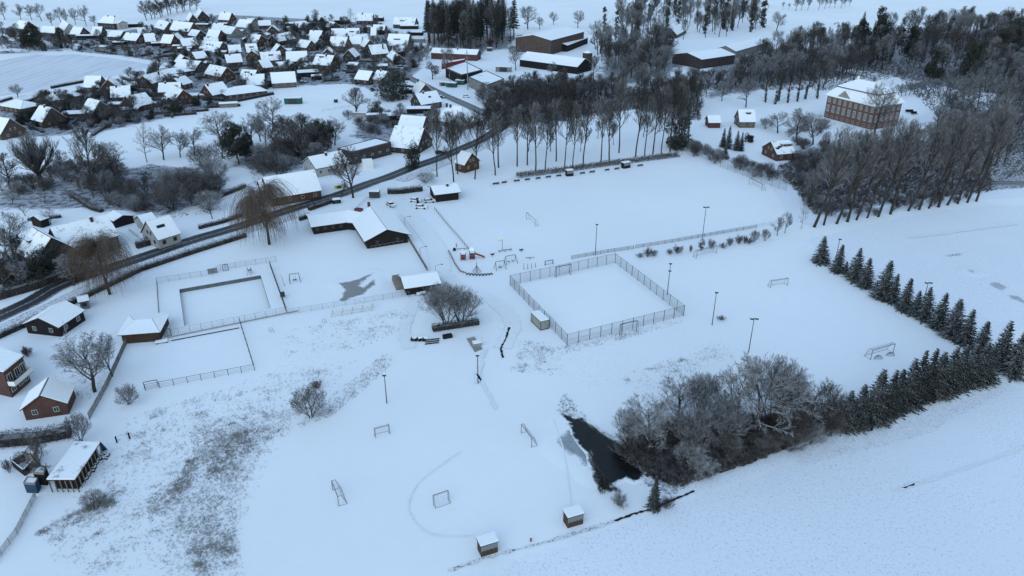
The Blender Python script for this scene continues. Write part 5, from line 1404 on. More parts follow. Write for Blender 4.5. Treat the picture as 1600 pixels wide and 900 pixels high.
wood([(1480, 190), (1475, 150), (1620, 130), (1650, 260), (1560, 270), (1500, 240)], 48, (12, 18), 'bare tree in the wood right of the manor lawn', 'wood right of the manor lawn', ['tall', 'brown', 'round'], 5, name='wood_tree', wr=(.45, .7))
wood([(1455, 195), (1480, 170), (1500, 190), (1500, 250), (1470, 235)], 14, (9, 14), 'bare tree on the right edge of the manor lawn', 'trees on the right edge of the manor lawn', ['tall', 'round'], 4, name='lawn_tree', wr=(.5, .8))
wood([(1280, 262), (1290, 238), (1420, 222), (1540, 250), (1530, 285), (1300, 320), (1262, 320)], 44, (7, 12), 'bare tree in the thicket behind the leaning poplars', 'thicket behind the poplars', ['brown', 'tall', 'round'], 4, name='thicket_tree', wr=(.5, .8))
wood([(995, 152), (995, 128), (1075, 126), (1180, 122), (1180, 148), (1090, 152)], 52, (7, 11), 'bare tree in the low wood in front of the riding hall', 'low wood before the riding hall', ['round', 'brown', 'tall'], 4, name='hall_tree', wr=(.55, .8))
wood([(80, 268), (165, 256), (240, 300), (235, 338), (150, 312)], 20, (6, 10), 'bare tree in the dark bushes along the left garden boundary', 'trees along the left garden boundary', ['brown', 'brown', 'round'], 4, name='boundary_tree', wr=(.6, .9))
wood([(335, 240), (395, 218), (520, 212), (532, 245), (440, 275), (362, 268)], 34, (8, 13), 'bare tree in the dense clump behind the road barn', 'dense clump behind the road barn', ['brown', 'brown', 'round', 'pine'], 4, name='clump_tree', wr=(.6, .9))
wood([(0, 395), (30, 400), (110, 415), (150, 432), (60, 452), (0, 470)], 14, (6, 10), 'bare tree in the dark garden below the farmhouse', 'trees in the garden below the farmhouse', ['brown', 'round', 'evergreen'], 4, name='farm_garden_tree', wr=(.6, .9))
wood([(600, 180), (640, 186), (690, 205), (760, 195), (770, 215), (700, 235), (670, 215)], 12, (8, 12), 'bare tree among the houses at the road junction', 'trees at the road junction', ['brown', 'tall'], 5, name='junction_tree', wr=(.5, .7))
wood([(425, 46), (440, 36), (540, 38), (545, 50), (515, 80), (480, 76), (450, 70)], 44, (6, 11), 'bare tree in the dark copse at the top of the village', 'copse at the top of the village', ['round', 'brown', 'evergreen', 'brown'], 4, name='copse_tree', wr=(.6, .9))
wood([(0, 66), (8, 56), (60, 58), (110, 66), (105, 78), (50, 82), (0, 84)], 40, (5, 9), 'bare tree in the scrub at the top end of the striped field', 'scrub at the striped field', ['round', 'brown', 'brown', 'evergreen'], 4, name='scrub_tree', wr=(.6, .9))
wood([(605, 88), (640, 76), (668, 82), (672, 104), (630, 104)], 16, (6, 10), 'bare tree in the scrub beside the little red hall', 'scrub beside the little red hall', ['round', 'brown'], 4, name='scrub_tree', wr=(.6, .9))
for key, x, yb, yt, w, lab in [('pine', 54, 79, 36, 26, 'tallest dark pine standing above the striped field'), ('pine', 42, 78, 46, 18, 'dark pine just left of the tallest pine at the striped field'), ('cypress', 96, 76, 42, 9, 'narrow dark cypress right of the pines at the striped field'), ('cypress', 516, 84, 55, 6, 'tall thin dark cypress in front of the ochre gable house')]:
    plant_px('pine_tree' if key == 'pine' else 'cypress_tree', key, x, yb, yt, w, label=lab)
for i, (x, y) in enumerate([(1195, 160), (1211, 163), (1216, 158), (1230, 161), (1245, 159), (1258, 155), (1276, 154)]):
    plant_px('ivy_tree', 'ivytrunk', x, y, y - 22, 6, label='ivy-covered trunk, %s from the left beside the manor drive' % nth(i), group='ivy-covered trunks beside the manor drive')
    plant_px('park_tree', 'tall', x + 1, y, y - rr.uniform(52, 64), 24, label='tall bare park tree, %s from the left along the manor drive' % nth(i), group='park trees along the manor drive')
for i in range(11):
    x, y = 1402 + i * 6.2, 153 - i * .9 - 1.5
    plant_px('pollard_tree', 'round', x, y, y - 20, 15, label='clipped frosted lime, %s from the manor in the row on its lawn' % nth(i), group='clipped limes on the manor lawn')
for i, (x, y) in enumerate([(1516, 139), (1532, 138), (1543, 132), (1550, 135), (1562, 134), (1576, 136)]):
    plant_px('park_tree', 'tall', x, y, y - 46, 22, label='bare park tree, %s from the left above the far lawn' % nth(i), group='park trees above the far lawn', lean=.1)
for i in range(12):
    x = 228 + i * 7; y = 32 - i * 1.6
    plant_px('bare_tree', 'brown', x + rr.uniform(-3, 3), y, y - rr.uniform(20, 34), 20, label='bare tree in the small dark wood at the top edge, %s from the left' % nth(i), group='small dark wood at the top edge')

# --- hedges
for px, h, w, lab, kw in [
    ([(-10, 533), (62, 500), (125, 470), (220, 424), (300, 397), (385, 370)], 1.5, 1.3, 'long dark hedge between the road verge and the bathing lawn', {}),
    ([(-10, 470), (60, 450), (122, 426)], 2.6, 2.6, 'dark twig block added as the black shade under the conifers beside the road at the left', {'mat': 'twig_dark', 'dens': 60}),  # added twig mass, stands for the black shade below the conifers
    ([(468, 345), (484, 340)], 1.5, 1.3, 'short end of dark hedge behind the willow by the clubhouse', {}),
    ([(483, 329), (520, 316)], 1.6, 2.0, 'dark snow-free hedge along the back of the clubhouse', {}),
    ([(676, 517), (748, 506)], 1.4, 2.2, 'thick dark hedge at the foot of the two bare trees', {'mat': 'twig_dark', 'dens': 70}),
    ([(606, 303), (622, 303), (660, 298)], 2.0, 2.2, 'grey clipped hedge beside the car park', {}),
    ([(-20, 697), (60, 690), (112, 680)], 2.2, 3.0, 'thick frosted hedge above the lower left sheds', {'mat': 'hedge_leaf', 'dens': 70}),
    ([(214, 388), (248, 378)], 2.2, 2.4, 'rounded dark hedge in front of the white house', {}),
    ([(249, 378), (272, 371)], 1.5, 1.4, 'low hedge along the white house front garden', {}),
    ([(311, 358), (350, 348), (378, 338)], 1.3, 1.5, 'low hedge left of the big willow along the road', {}),
    ([(335, 313), (384, 293)], 1.6, 1.4, 'dark hedge behind the lawn left of the willow', {}),
    ([(808, 277), (880, 268), (960, 257), (1060, 244)], 1.1, 2.4, 'long low frosted hedge behind the football pitch touchline', {'wild': .8, 'mat': 'twig_brown', 'dens': 60, 'spray': .5}),
    ([(650, 165), (690, 206)], 1.6, 1.5, 'frosted hedge strip beside the red gable house', {}),
    ([(110, 305), (145, 328), (160, 332)], 1.6, 2.0, 'snow-capped hedge running down to the left farmhouse', {}),
    ([(190, 290), (240, 330)], 1.2, 1.6, 'wild hedge between the left garden and the meadow', {'wild': .5}),
    ([(44, 345), (96, 340)], 1.0, 1.4, 'low brown hedge behind the left farmhouse', {}),
    ([(39, 163), (78, 146)], 1.5, 1.0, 'dark clipped hedge at the striped field behind the hip roofed bungalow', {}),
    ([(80, 139), (132, 129)], 1.8, 1.0, 'dark clipped hedge left of the grey house at the field', {}),
    ([(112, 149), (156, 141)], 2.0, 1.0, 'dark hedge behind the house with the white gable edges', {}),
    ([(28, 189), (68, 208)], 1.3, 1.2, 'snow-capped hedge between the two lowest village houses', {}),
    ([(0, 161), (20, 155)], 1.5, 1.0, 'dark hedge at the left edge of the striped field', {}),
    ([(192, 124), (233, 136)], 1.8, 1.6, 'rounded snow-capped hedge beside the brick village house', {}),
    ([(355, 163), (428, 148)], 1.8, 1.0, 'long dark hedge along the top of the white paddock', {}),
    ([(148, 80), (183, 86)], 1.0, 1.2, 'dark hedge at the upper corner of the striped field', {}),
    ([(240, 92), (275, 86)], 1.4, 1.2, 'dark hedge below the shed among the upper gardens', {}),
    ([(506, 128), (530, 122)], 1.3, 1.5, 'snowy hedge in the garden by the lane', {}),
    ([(600, 110), (626, 109)], 1.5, 2.0, 'rounded snowy hedge below the little red hall', {}),
    ([(145, 213), (168, 197)], 1.2, 1.6, 'frosted hedge below the grey gable house', {}),
]:
    hedge('hedge', px, h, w, lab, **kw)

# --- dry grass and weeds poking through the snow: nobody could count them
def scatter(name, polys, n, size, mat, z=0.05, seed=3, clump=None):
    rng = random.Random(seed); segs = []
    for poly, share in polys:
        W = [G(x, y) for x, y in poly]; wp = [(p.x, p.y) for p in W]
        x0, x1 = min(p.x for p in W), max(p.x for p in W); y0, y1 = min(p.y for p in W), max(p.y for p in W)
        k = 0; want = int(n * share); cl = None
        while k < want:
            if clump and (cl is None or rng.random() < clump[0]):
                cl = (rng.uniform(x0, x1), rng.uniform(y0, y1), rng.uniform(.4, clump[1]))
            if clump: X, Y = rng.gauss(cl[0], cl[2]), rng.gauss(cl[1], cl[2] * .7)
            else: X, Y = rng.uniform(x0, x1), rng.uniform(y0, y1)
            if not inside(X, Y, wp):
                cl = None
                continue
            s = size * rng.uniform(.5, 1.5)
            for b in range(4):
                a = rng.uniform(0, 6.28); q = rng.uniform(.3, .9)
                segs.append((X + rng.uniform(-.15, .15), Y + rng.uniform(-.15, .15), 0, X + math.cos(a) * s * q, Y + math.sin(a) * s * q, s * rng.uniform(.5, 1.0), .028 * size / .5, .006))
            k += 1
    o = bpy.data.objects.new(name, seg_mesh(name, segs, [mat], 3)); col.objects.link(o)
    o['kind'] = 'stuff'
    return o
ROUGH = [(90, 900), (60, 840), (210, 650), (400, 590), (560, 560), (440, 690), (375, 830), (365, 900)]
scatter('dry_grass', [(ROUGH, .34),
    ([(300, 660), (420, 640), (470, 640), (412, 700), (390, 745), (372, 830), (385, 910), (250, 910), (262, 830), (300, 760)], .30),
    ([(225, 780), (275, 750), (300, 705), (330, 700), (312, 750), (285, 795), (235, 810)], .06), ([(52, 834), (135, 788), (175, 764), (190, 790), (130, 815), (60, 842)], .05),
    ([(450, 675), (560, 585), (600, 552), (622, 562), (560, 618), (520, 650)], .06), ([(430, 520), (640, 478), (650, 505), (560, 548), (440, 570)], .05),
    ([(815, 530), (875, 540), (880, 590), (795, 580)], .04), ([(860, 545), (1065, 497), (1065, 506), (880, 556)], .03), ([(960, 590), (1130, 535), (1150, 558), (1000, 618)], .04), ([(90, 560), (200, 540), (150, 640), (60, 690)], .02)],
    13000, .34, 'dry_grass_blade', clump=(.11, 2.6), seed=11)
scatter('dry_weeds', [([(318, 690), (405, 668), (408, 690), (370, 735), (350, 760), (320, 745)], .45), ([(290, 720), (312, 712), (300, 760), (262, 790), (245, 790), (280, 750)], .18), ([(70, 826), (130, 795), (175, 770), (180, 785), (120, 806)], .12), ([(300, 830), (368, 800), (372, 890), (285, 895)], .25)],
    1700, .46, 'dry_grass_blade', seed=19, clump=(.06, 3.0))
scatter('pond_reeds', [(z4(700, 560, [(680, 330), (720, 210), (750, 240), (880, 390), (830, 390), (720, 345)]), .12), (z4(700, 560, [(900, 640), (1000, 770), (1100, 850), (980, 820), (915, 770)]), .4), (z4(700, 560, [(1180, 740), (1350, 700), (1500, 800), (1400, 860), (1250, 800)]), .4)], 700, .45, 'twig_dark', seed=12)
scatter('shore_reeds', [(z4(700, 560, [(700, 340), (720, 330), (900, 420), (1050, 500), (1140, 590), (1230, 715), (1200, 700), (1110, 600), (1030, 525), (930, 465), (830, 395)]), .6), (z4(700, 560, [(880, 590), (900, 580), (930, 740), (1010, 790), (1000, 820), (920, 780)]), .4)], 420, .4, 'dry_grass_blade', seed=15)
scatter('brushwood', [([(958, 705), (1040, 660), (1250, 650), (1320, 662), (1180, 722), (1060, 762), (1010, 745)], .10), ([(745, 205), (775, 140), (900, 125), (1090, 150), (1095, 190), (990, 172), (880, 190)], .2),
    ([(1215, 262), (1250, 240), (1420, 215), (1550, 250), (1550, 300), (1400, 315), (1270, 335)], .2), ([(1095, 140), (1180, 80), (1370, 70), (1420, 118), (1290, 142)], .15), ([(1400, 118), (1420, 56), (1640, 50), (1660, 260), (1540, 290), (1470, 190)], .35)], 34000, 1.6, 'twig_brown', seed=13)
scatter('stubble', [([(1230, 690), (1340, 672), (1560, 600), (1590, 600), (1450, 680), (1250, 730)], 1.0)], 2600, .16, 'dry_grass_blade', seed=14)

scatter('garden_plants', [([(0, 58), (170, 56), (345, 28), (600, 40), (660, 76), (655, 105), (600, 148), (540, 128), (450, 132), (405, 146), (300, 176), (160, 200), (60, 208), (0, 212), (60, 162), (160, 142), (240, 114), (262, 100), (185, 88), (110, 80), (0, 84)], 1.0)], 15000, 1.3, 'twig_dark', seed=21, clump=(.12, 3.5))
scatter('slope_weeds', [([(90, 262), (240, 262), (345, 262), (345, 330), (250, 345), (120, 300)], .6), ([(380, 250), (500, 225), (530, 262), (400, 290)], .4)], 2600, .8, 'twig_frost', seed=22)
# ------------------------------------------------------------------ fences
def fence(name, px, h, label, step=2.5, mat='galvanised', wire='wire_grey', wires=6, bar=None, r=.045, wr=.014, post_r=None, group=None, rail=True, closed=False, gaps=()):
    """posts one by one, and the mesh or rails between them as one panel"""
    P = [G(x, y) for x, y in px]
    if closed: P.append(P[0])
    o = thing(name, P[0], label, 'fence', group); ROOT_LOC[o.name] = P[0].copy()
    posts = []
    segs = []
    org = P[0]
    for i in range(len(P) - 1):
        a, b = P[i], P[i + 1]; L = (b - a).length; k = max(1, round(L / step))
        for j in range(k + (1 if (i == len(P) - 2 and not closed) else 0)):
            posts.append(a.lerp(b, j / k))
        for w in range(wires):
            z = h * (w + .5) / wires if not rail else h * (w + 1) / wires
            rad = r if (rail and w == wires - 1) else wr
            segs.append((*(a - org + Vector((0, 0, z))), *(b - org + Vector((0, 0, z))), rad, rad))
        if bar:
            n = int(L / bar)
            for j in range(n):
                c = a.lerp(b, (j + .5) / n) - org
                segs.append((*c, *(c + Vector((0, 0, h))), wr, wr))
    pm = None
    pr = post_r or r * 1.25
    m = MB(); m.tube((0, 0, 0), (0, 0, h * 1.04), pr, pr, 6)
    first = m.build('post', mat, origin=Vector((0, 0, 0))); pm = first.data; bpy.data.objects.remove(first)
    if len(posts) > 98: posts = posts[::2]
    for p in posts:
        q = bpy.data.objects.new('post', pm); col.objects.link(q); q.parent = o; q.location = p - org
    if segs:
        c = bpy.data.objects.new('mesh_panel', seg_mesh('mesh_panel', segs, [wire], 4)); col.objects.link(c); c.parent = o
    return o
fence('court_fence', [(797, 446), (961, 411), (1068, 494), (886, 540)], 3.0, 'tall wire fence enclosing the square sports court', step=3.0, wires=9, bar=.30, wr=.016, r=.05, closed=True, mat='steel_dark')
fence('pool_fence', [(448, 489), (262, 526), (250, 499), (246, 443), (332, 430), (345, 422), (352, 421), (432, 409)], 1.7, 'wire fence around three sides of the frozen swimming pool', step=2.6, wires=5, bar=.45, wr=.013, r=.03)
fence('pool_fence', [(422, 416), (448, 489)], 1.7, 'dark fence along the right end of the frozen swimming pool', step=2.6, wires=5, bar=.3, wr=.02, r=.05, mat='steel_dark', wire='steel_dark')
fence('lawn_fence', [(450, 492), (540, 478), (628, 464), (640, 464)], 1.6, 'light wire fence from the pool corner to the dark shelter', step=2.6, wires=5, bar=.5, wr=.012, r=.025)
fence('tennis_fence', [(375, 505), (398, 579), (228, 611)], 1.6, 'fence around the lower snowy playing court', step=2.8, wires=4, wr=.02, r=.045, mat='steel_dark', wire='steel_dark')
fence('boundary_fence', [(198, 538), (168, 605), (140, 656)], 1.6, 'overgrown wire fence running from the pump house to the round shrub', step=2.2, wires=8, bar=.12, wr=.022, r=.04, wire='twig_frost')
fence('boundary_fence', [(57, 778), (28, 835), (-10, 885)], 1.4, 'wire fence in the lower left corner', step=2.2, wires=8, bar=.14, wr=.02, r=.04, wire='twig_frost')
fence('pitch_railing', [(893, 405), (915, 401), (950, 395), (990, 389)], 1.1, 'barrier railing along the near touchline, left half', step=2.4, wires=5, wr=.03, r=.05, bar=.4)
fence('pitch_railing', [(993, 388), (1050, 379), (1090, 372), (1130, 365), (1182, 356)], 1.1, 'barrier railing along the near touchline, right half', step=2.4, wires=5, wr=.03, r=.05, bar=.4)
fence('wire_fence', [(1182, 356), (1212, 350)], 1.2, 'thin wire fence at the right end of the near touchline', step=3, wires=4, wr=.015, r=.02)
fence('pitch_railing', [(679, 328), (700, 354), (716, 372), (733, 392)], 1.0, 'dark railing along the left end of the football pitch', step=2.2, wires=2, wr=.04, r=.06, mat='wood_grey', wire='wood_grey')
fence('ball_net', [(1125, 261), (1160, 274), (1205, 291), (1228, 299)], 4.0, 'high wire ball fence behind the far right goal', step=4.5, wires=8, wr=.022, r=.04, bar=.8)
fence('wire_fence', [(766, 292), (800, 283), (870, 271), (1000, 252), (1066, 242)], 1.2, 'long wire fence behind the far touchline', step=4.0, wires=4, wr=.015, r=.02)
fence('board_fence', [(637, 373), (650, 395), (668, 425)], 1.4, 'dark board fence running from the clubhouse to the shelter', step=2.0, wires=6, wr=.06, r=.06, mat='wood_grey', wire='wood_grey')
fence('garden_fence', [(504, 175), (545, 168), (586, 157)], 1.2, 'thin post fence across the right half of the white paddock', step=4.0, wires=3, wr=.02, r=.03)
fence('garden_fence', [(440, 136), (480, 131), (505, 122), (530, 116)], 1.2, 'row of fence stakes along the village side of the paddock', step=4.0, wires=2, wr=.02, r=.03)
fence('garden_fence', [(180, 192), (225, 185), (270, 176)], 1.2, 'post fence between the paddock and the lowest gardens', step=3.0, wires=3, wr=.03, r=.04)
fence('garden_fence', [(202, 362), (218, 374)], 1.3, 'pale picket fence beside the white house', step=1.6, wires=2, bar=.25, wr=.04, r=.05, mat='paint_white', wire='paint_white')
fence('garden_fence', [(555, 330), (572, 314), (590, 311)], 1.2, 'low fence behind the clubhouse roof', step=2.2, wires=3, wr=.02, r=.03)
fence('playground_edge', [(701, 393), (710, 412), (719, 425), (728, 428)], .5, 'low timber edging on the left side of the playground', step=1.2, wires=2, wr=.08, r=.1, mat='wood_grey', wire='wood_grey')
fence('garden_wall', [(486, 314), (535, 303), (540, 290)], .8, 'dark low fence along the road opposite the clubhouse', step=3, wires=3, wr=.05, r=.08, mat='steel_dark', wire='steel_dark')
fence('field_fence', [(183, 692), (203, 686)], 1.4, 'two leaning fence posts standing in the meadow above the woodshed', step=6, wires=1, wr=.02, r=.03, mat='wood_black', post_r=.14)
# ------------------------------------------------------------------ goals
def goal(name, A, B, h, depth, label, toward=1, mat='galvanised', group=None, net=True, cat='football goal'):
    """A, B: feet of the posts; toward=+1: the net runs away from the camera, -1: towards it"""
    a, b = G(*A), G(*B)
    u = (b - a).normalized(); n = Vector((-u.y, u.x, 0))
    if n.y * toward < 0: n = -n
    if abs(n.y) < .3 and isinstance(toward, tuple): n = Vector(toward[1])
    o = thing(name, (a + b) / 2, label, cat, group); ROOT_LOC[o.name] = (a + b) / 2
    up = Vector((0, 0, h))
    m = MB(); r = .075
    m.path([a, a + up, b + up, b], r)
    m.build('goal_frame', mat, o)
    m = MB()
    for p in (a, b):
        m.path([p + up, p + up + n * depth * .45, p + n * depth, p], .045)
    m.tube(a + n * depth, b + n * depth, .045)
    m.build('stanchion', mat, o)
    if net:
        segs = []; org = (a + b) / 2
        L = (b - a).length; k = int(L / .35)
        prof = [up, up + n * depth * .45, n * depth]
        for i in range(k + 1):
            q = a.lerp(b, i / k) - org
            for s in range(2): segs.append((*(q + prof[s]), *(q + prof[s + 1]), .008, .008))
        for s in range(2):
            for f in range(5):
                z = prof[s].lerp(prof[s + 1], f / 5)
                segs.append((*(a - org + z), *(b - org + z), .008, .008))
        c = bpy.data.objects.new('net', seg_mesh('net', segs, ['wire_grey'], 3)); col.objects.link(c); c.parent = o
    return o
goal('football_goal', (587, 684), (609, 678), 2.1, 1.0, 'small goal standing upright below the lone floodlight in the lower pitch', 1)
goal('football_goal', (520, 766), (529.5, 791), 2.1, 1.4, 'small goal seen from the side at the left of the lower pitch', 1)
goal('football_goal', (677.5, 789), (700.5, 781), 2.1, .9, 'small goal tilted towards the camera in the middle of the lower pitch', -1)
goal('football_goal', (814.5, 677), (830.5, 699), 2.1, 1.2, 'small goal seen from the side near the pond', 1)
goal('football_goal', (1204, 450), (1230, 446), 2.1, 1.4, 'small goal in the middle of the training pitch', 1)
goal('football_goal', (1360, 562), (1395, 552), 2.5, 1.8, 'large goal with two mini nets at the lower end of the training pitch', 1)
goal('football_goal', (1170, 288), (1190, 298), 2.44, 1.8, 'full size goal at the far right end of the football pitch', 1)
goal('football_goal', (822.5, 343), (836, 354), 2.44, 1.2, 'goal frame standing near the left end of the football pitch', 1, net=False)
goal('football_goal', (1088, 404), (1119, 396), 2.44, 1.5, 'full size goal at the upper end of the training pitch', 1)
goal('court_goal', (869, 434), (892, 429), 3.2, .9, 'dark caged goal in the upper fence of the sports court', 1, mat='steel_dark')
goal('court_goal', (968, 525), (994, 519), 3.2, .9, 'dark caged goal in the lower fence of the sports court', -1, mat='steel_dark')
goal('small_goal', (852, 415), (864, 413), 1.4, .5, 'little framed net right of the climbing posts', 1, mat='steel_dark')
for x, y, lab in ((1372, 561, 'round mini goal net standing in the large goal, left'), (1391, 556, 'round mini goal net standing in the large goal, right')):
    c = G(x, y); m = MB(); pts = [c + Vector((.9 * math.cos(t), 0, 1.0 * math.sin(t))) for t in [math.pi * i / 10 for i in range(11)]]
    o = thing('mini_goal', c, lab, 'mini goal'); ROOT_LOC[o.name] = c.copy()
    m.path(pts + [pts[0]], .05); m.build('hoop', 'steel_dark', o)
    m = MB()
    for k in range(1, 10): m.tube(pts[k], c + Vector((0, 1.0, 0.05)), .02)
    for k in range(1, 5): m.path([p.lerp(c + Vector((0, 1.0, .05)), k / 5) for p in pts], .018, 4)
    m.build('net', 'wire_grey', o)
# entrance box of the court
o = root_at('court_store', (850, 508), 'white wire-walled store box at the left corner of the sports court', 'store box')
P = [G(x, y, 2.6) for x, y in [(830, 488), (845, 502), (858, 499), (842, 485)]]
m = MB(); m.prism([zf(p, 2.5) for p in P], [zf(p, 2.75) for p in P], 0); m.build('roof', 'roof_snow_thick', o)
m = MB()
for i in range(4): m.tube(zf(P[i], 0), zf(P[i], 2.5), .09); m.tube(zf(P[i], .1), zf(P[(i + 1) % 4], .1), .07); m.tube(zf(P[i], 2.45), zf(P[(i + 1) % 4], 2.45), .07)
m.build('frame', 'steel_dark', o)
m = MB(); cc = sum(P, Vector()) / 4; Q = [p.lerp(cc, .06) for p in P]; m.prism([zf(p, .05) for p in Q], [zf(p, 2.4) for p in Q]); m.build('side_panel', 'concrete', o)
# ------------------------------------------------------------------ floodlights and lamps
def floodlight(x, yb, yt, label, heads=1, two=False):
    h = tall(x, yb, yt); p = G(x, yb)
    o = thing('floodlight', p, label, 'floodlight', 'floodlights around the pitches'); ROOT_LOC[o.name] = p.copy()
    m = MB(); m.tube(p, p + Vector((0, 0, h)), .11, .07, 8); m.build('mast', 'steel_dark', o)
    zs = [h] if not two else [h, h * .78]
    for z in zs:
        for k in range(heads):
            s = (k - (heads - 1) / 2) * 1.1
            m = MB(); q = p + Vector((s, 0, z)); m.box(q + Vector((0, -.15, 0)), (1, 0, 0), .7, .45, z - .25, z + .15, 0, 1)
            if heads > 1: m.tube(p + Vector((0, 0, z - .1)), q + Vector((0, 0, -.1)), .05)
            m.build('lamp_head', ['steel_dark', 'roof_snow_thick'], o)
    return o
for a in [(604.5, 630, 585, 'single floodlight mast in the lower pitch', 1), (747, 599, 554, 'floodlight mast below the concrete slab near the twin trees', 1), (930, 399, 350, 'floodlight mast on the near touchline of the football pitch', 1),
          (1042.5, 461, 411, 'floodlight mast with two lamps right of the sports court', 1, True), (1112.5, 508, 456, 'floodlight mast between the sports court and the training pitch', 1), (1169.5, 551, 497, 'floodlight mast in front of the grove', 2),
          (1097, 375, 323, 'floodlight mast with twin lamps above the shrub line', 2), (1305, 408, 373, 'floodlight mast behind the uppermost spruces', 1), (1440, 480, 441, 'floodlight mast showing above the spruce row', 2)]:
    floodlight(*a[:5], **({'two': True} if len(a) > 5 else {}))
for x, yb, yt, lab in [(657, 405, 385, 'curved lamp post beside the board fence'), (681, 430, 413, 'curved lamp post beside the open shelter'), (633, 360, 338, 'thin lamp post right of the clubhouse gable')]:
    h = tall(x, yb, yt); p = G(x, yb)
    o = thing('lamp_post', p, lab, 'lamp post'); ROOT_LOC[o.name] = p.copy()
    m = MB(); pts = [p + Vector((0, 0, h * .86))] + [p + Vector((1.1 * math.sin(t) * 1.1, 0, h * .86 + h * .14 * math.sin(t))) for t in (.4, .9, 1.4)] + [p + Vector((1.6, 0, h))]
    m.tube(p, pts[0], .07, .06); m.path(pts, .05); m.build('pole', 'galvanised', o)
    m = MB(); m.box(pts[-1] + Vector((.25, 0, 0)), (1, 0, 0), .6, .22, h - .05, h + .07); m.build('lamp_head', 'steel_dark', o)
# power pole and radio mast posts
o = root_at('power_pole', (731, 140), 'tall grey power pole with crossarms in the farmyard', 'power pole')
h = tall(731, 140, 78); p = G(731, 140)
m = MB(); m.tube(p, p + Vector((0, 0, h)), .32, .18, 8); m.build('pole', 'galvanised', o)
for z, l in ((.92, 3.0), (.80, 3.8)):
    m = MB(); m.tube(p + Vector((-l / 2, 0, h * z)), p + Vector((l / 2, 0, h * z)), .1); m.build('crossarm', 'galvanised', o)
o = root_at('power_pole', (703, 127), 'thin pole beside the green container', 'power pole')
h = tall(703, 127, 104); p = G(703, 127); m = MB(); m.tube(p, p + Vector((0, 0, h)), .14, .09, 6); m.build('pole', 'wood_grey', o)
m = MB(); m.tube(p + Vector((-.9, 0, h * .93)), p + Vector((.9, 0, h * .93)), .06); m.build('crossarm', 'wood_grey', o)
# ------------------------------------------------------------------ dugouts
def dugout(name, A, B, h, d, wall, label, group=None):
    a, b = G(*A), G(*B); u = (b - a).normalized(); n = Vector((-u.y, u.x, 0))
    if n.y < 0: n = -n
    o = thing(name, (a + b) / 2, label, 'dugout', group); ROOT_LOC[o.name] = (a + b) / 2
    L = (b - a).length; c = (a + b) / 2
    m = MB(); m.box(c + n * .05, u, L, .1, 0, h * .98)
    for s in (-1, 1): m.box(c + u * s * (L / 2 - .05) + n * (d / 2 + .1), u, .1, d, 0, h * .98)
    m.build('wall', wall, o)
    m = MB(); m.box(c + n * (d * .62 + .1), u, L - .3, .4, .4, .48); m.build('bench', 'wood_grey', o)
    m = MB(); m.box(c + n * (d / 2 + .05), u, L + .3, d + .4, h, h + .1, 0); m.box(c + n * (d / 2 + .05), u, L + .22, d + .32, h + .103, h + .26, 1); m.build('roof', ['steel_dark', 'roof_snow_thick'], o)
    m = MB()
    for t in (.0, .25, .5, .75, 1.0): m.box(a.lerp(b, .02 + .96 * t) - n * .02, u, .1, .05, h * .45, h * .97)
    m.box(c - n * .012, u, L * .99, .03, h * .52, h * .95)
    m.build('window_panel', 'glass_pale', o)
    return o
dugout('dugout', (752, 871), (778, 863), 2.3, 1.7, 'wood_brown', 'weathered team dugout nearest to the camera')
dugout('dugout', (887, 826), (911, 819), 2.3, 1.7, 'wood_brown', 'weathered team dugout right of the little red post')
dugout('dugout', (886, 276), (896, 275), 2.2, 1.8, 'wood_black', 'dark dugout at the middle of the far touchline')
dugout('dugout', (975, 264), (985, 262), 2.2, 1.8, 'wood_black', 'dark dugout at the right of the far touchline')
for i, (x0, x1, y) in enumerate([(770, 780, 289.5), (784, 792, 287.5), (803, 812, 285), (820, 828, 283), (837, 844.5, 281), (852.5, 861, 279), (869, 877, 277), (906, 914, 273), (921, 929.5, 271), (945, 952, 268), (960, 967.5, 266), (996, 1004.5, 261)]):
    a, b = G(x0, y), G(x1, y - 1); o = thing('barrier_board', (a + b) / 2, 'low dark barrier board on the far touchline, %s from the left' % nth(i), 'barrier', 'barrier boards on the far touchline'); ROOT_LOC[o.name] = (a + b) / 2
    u = (b - a).normalized(); m = MB(); m.box((a + b) / 2, u, (b - a).length, .08, .3, 1.0, 0, 1); m.build('board', ['steel_dark', 'roof_snow_thick'], o)
    m = MB()
    for t in (.1, .9): m.box(a.lerp(b, t) + Vector((0, .09, 0)), u, .09, .09, 0, .9)
    m.build('support', 'wood_grey', o)
# ------------------------------------------------------------------ playground
def prop(name, px, label, cat, parts, group=None):
    p = G(*px); o = thing(name, p, label, cat, group); ROOT_LOC[o.name] = p.copy()
    for nm, mat, fn in parts:
        m = MB(); fn(m, p); m.build(nm, mat, o)
    return o
V = lambda x, y, z: Vector((x, y, z))
def a_frame(m, p, u, L, h, r=.09):
    n = Vector((-u.y, u.x, 0))
    for s in (-1, 1):
        t = p + u * (s * L / 2) + V(0, 0, h)
        for q in (-1, 1): m.tube(p + u * (s * (L / 2 + .2)) + n * q * h * .42, t, r)
    m.tube(p - u * L / 2 + V(0, 0, h), p + u * L / 2 + V(0, 0, h), r)
UX = Vector((.93, .36, 0)).normalized()
def tower(m, p, s=1.4, h=2.6):
    for x in (-1, 1):
        for y in (-1, 1): m.tube(p + V(x * s / 2, y * s / 2, 0), p + V(x * s / 2, y * s / 2, h), .07)
    m.box(p, (1, 0, 0), s, s, 1.2, 1.32)
prop('play_tower', (724, 406), 'small play tower with pink panel at the left of the playground', 'play tower', [('frame', 'wood_grey', lambda m, p: tower(m, p)), ('side_panel', 'paint_red', lambda m, p: m.box(p + V(0, -.66, 0), (1, 0, 0), 1.2, .06, .3, 1.9)),
    ('roof', 'roof_snow_thick', lambda m, p: m.box(p, (1, 0, 0), 1.8, 1.6, 2.6, 2.8))])
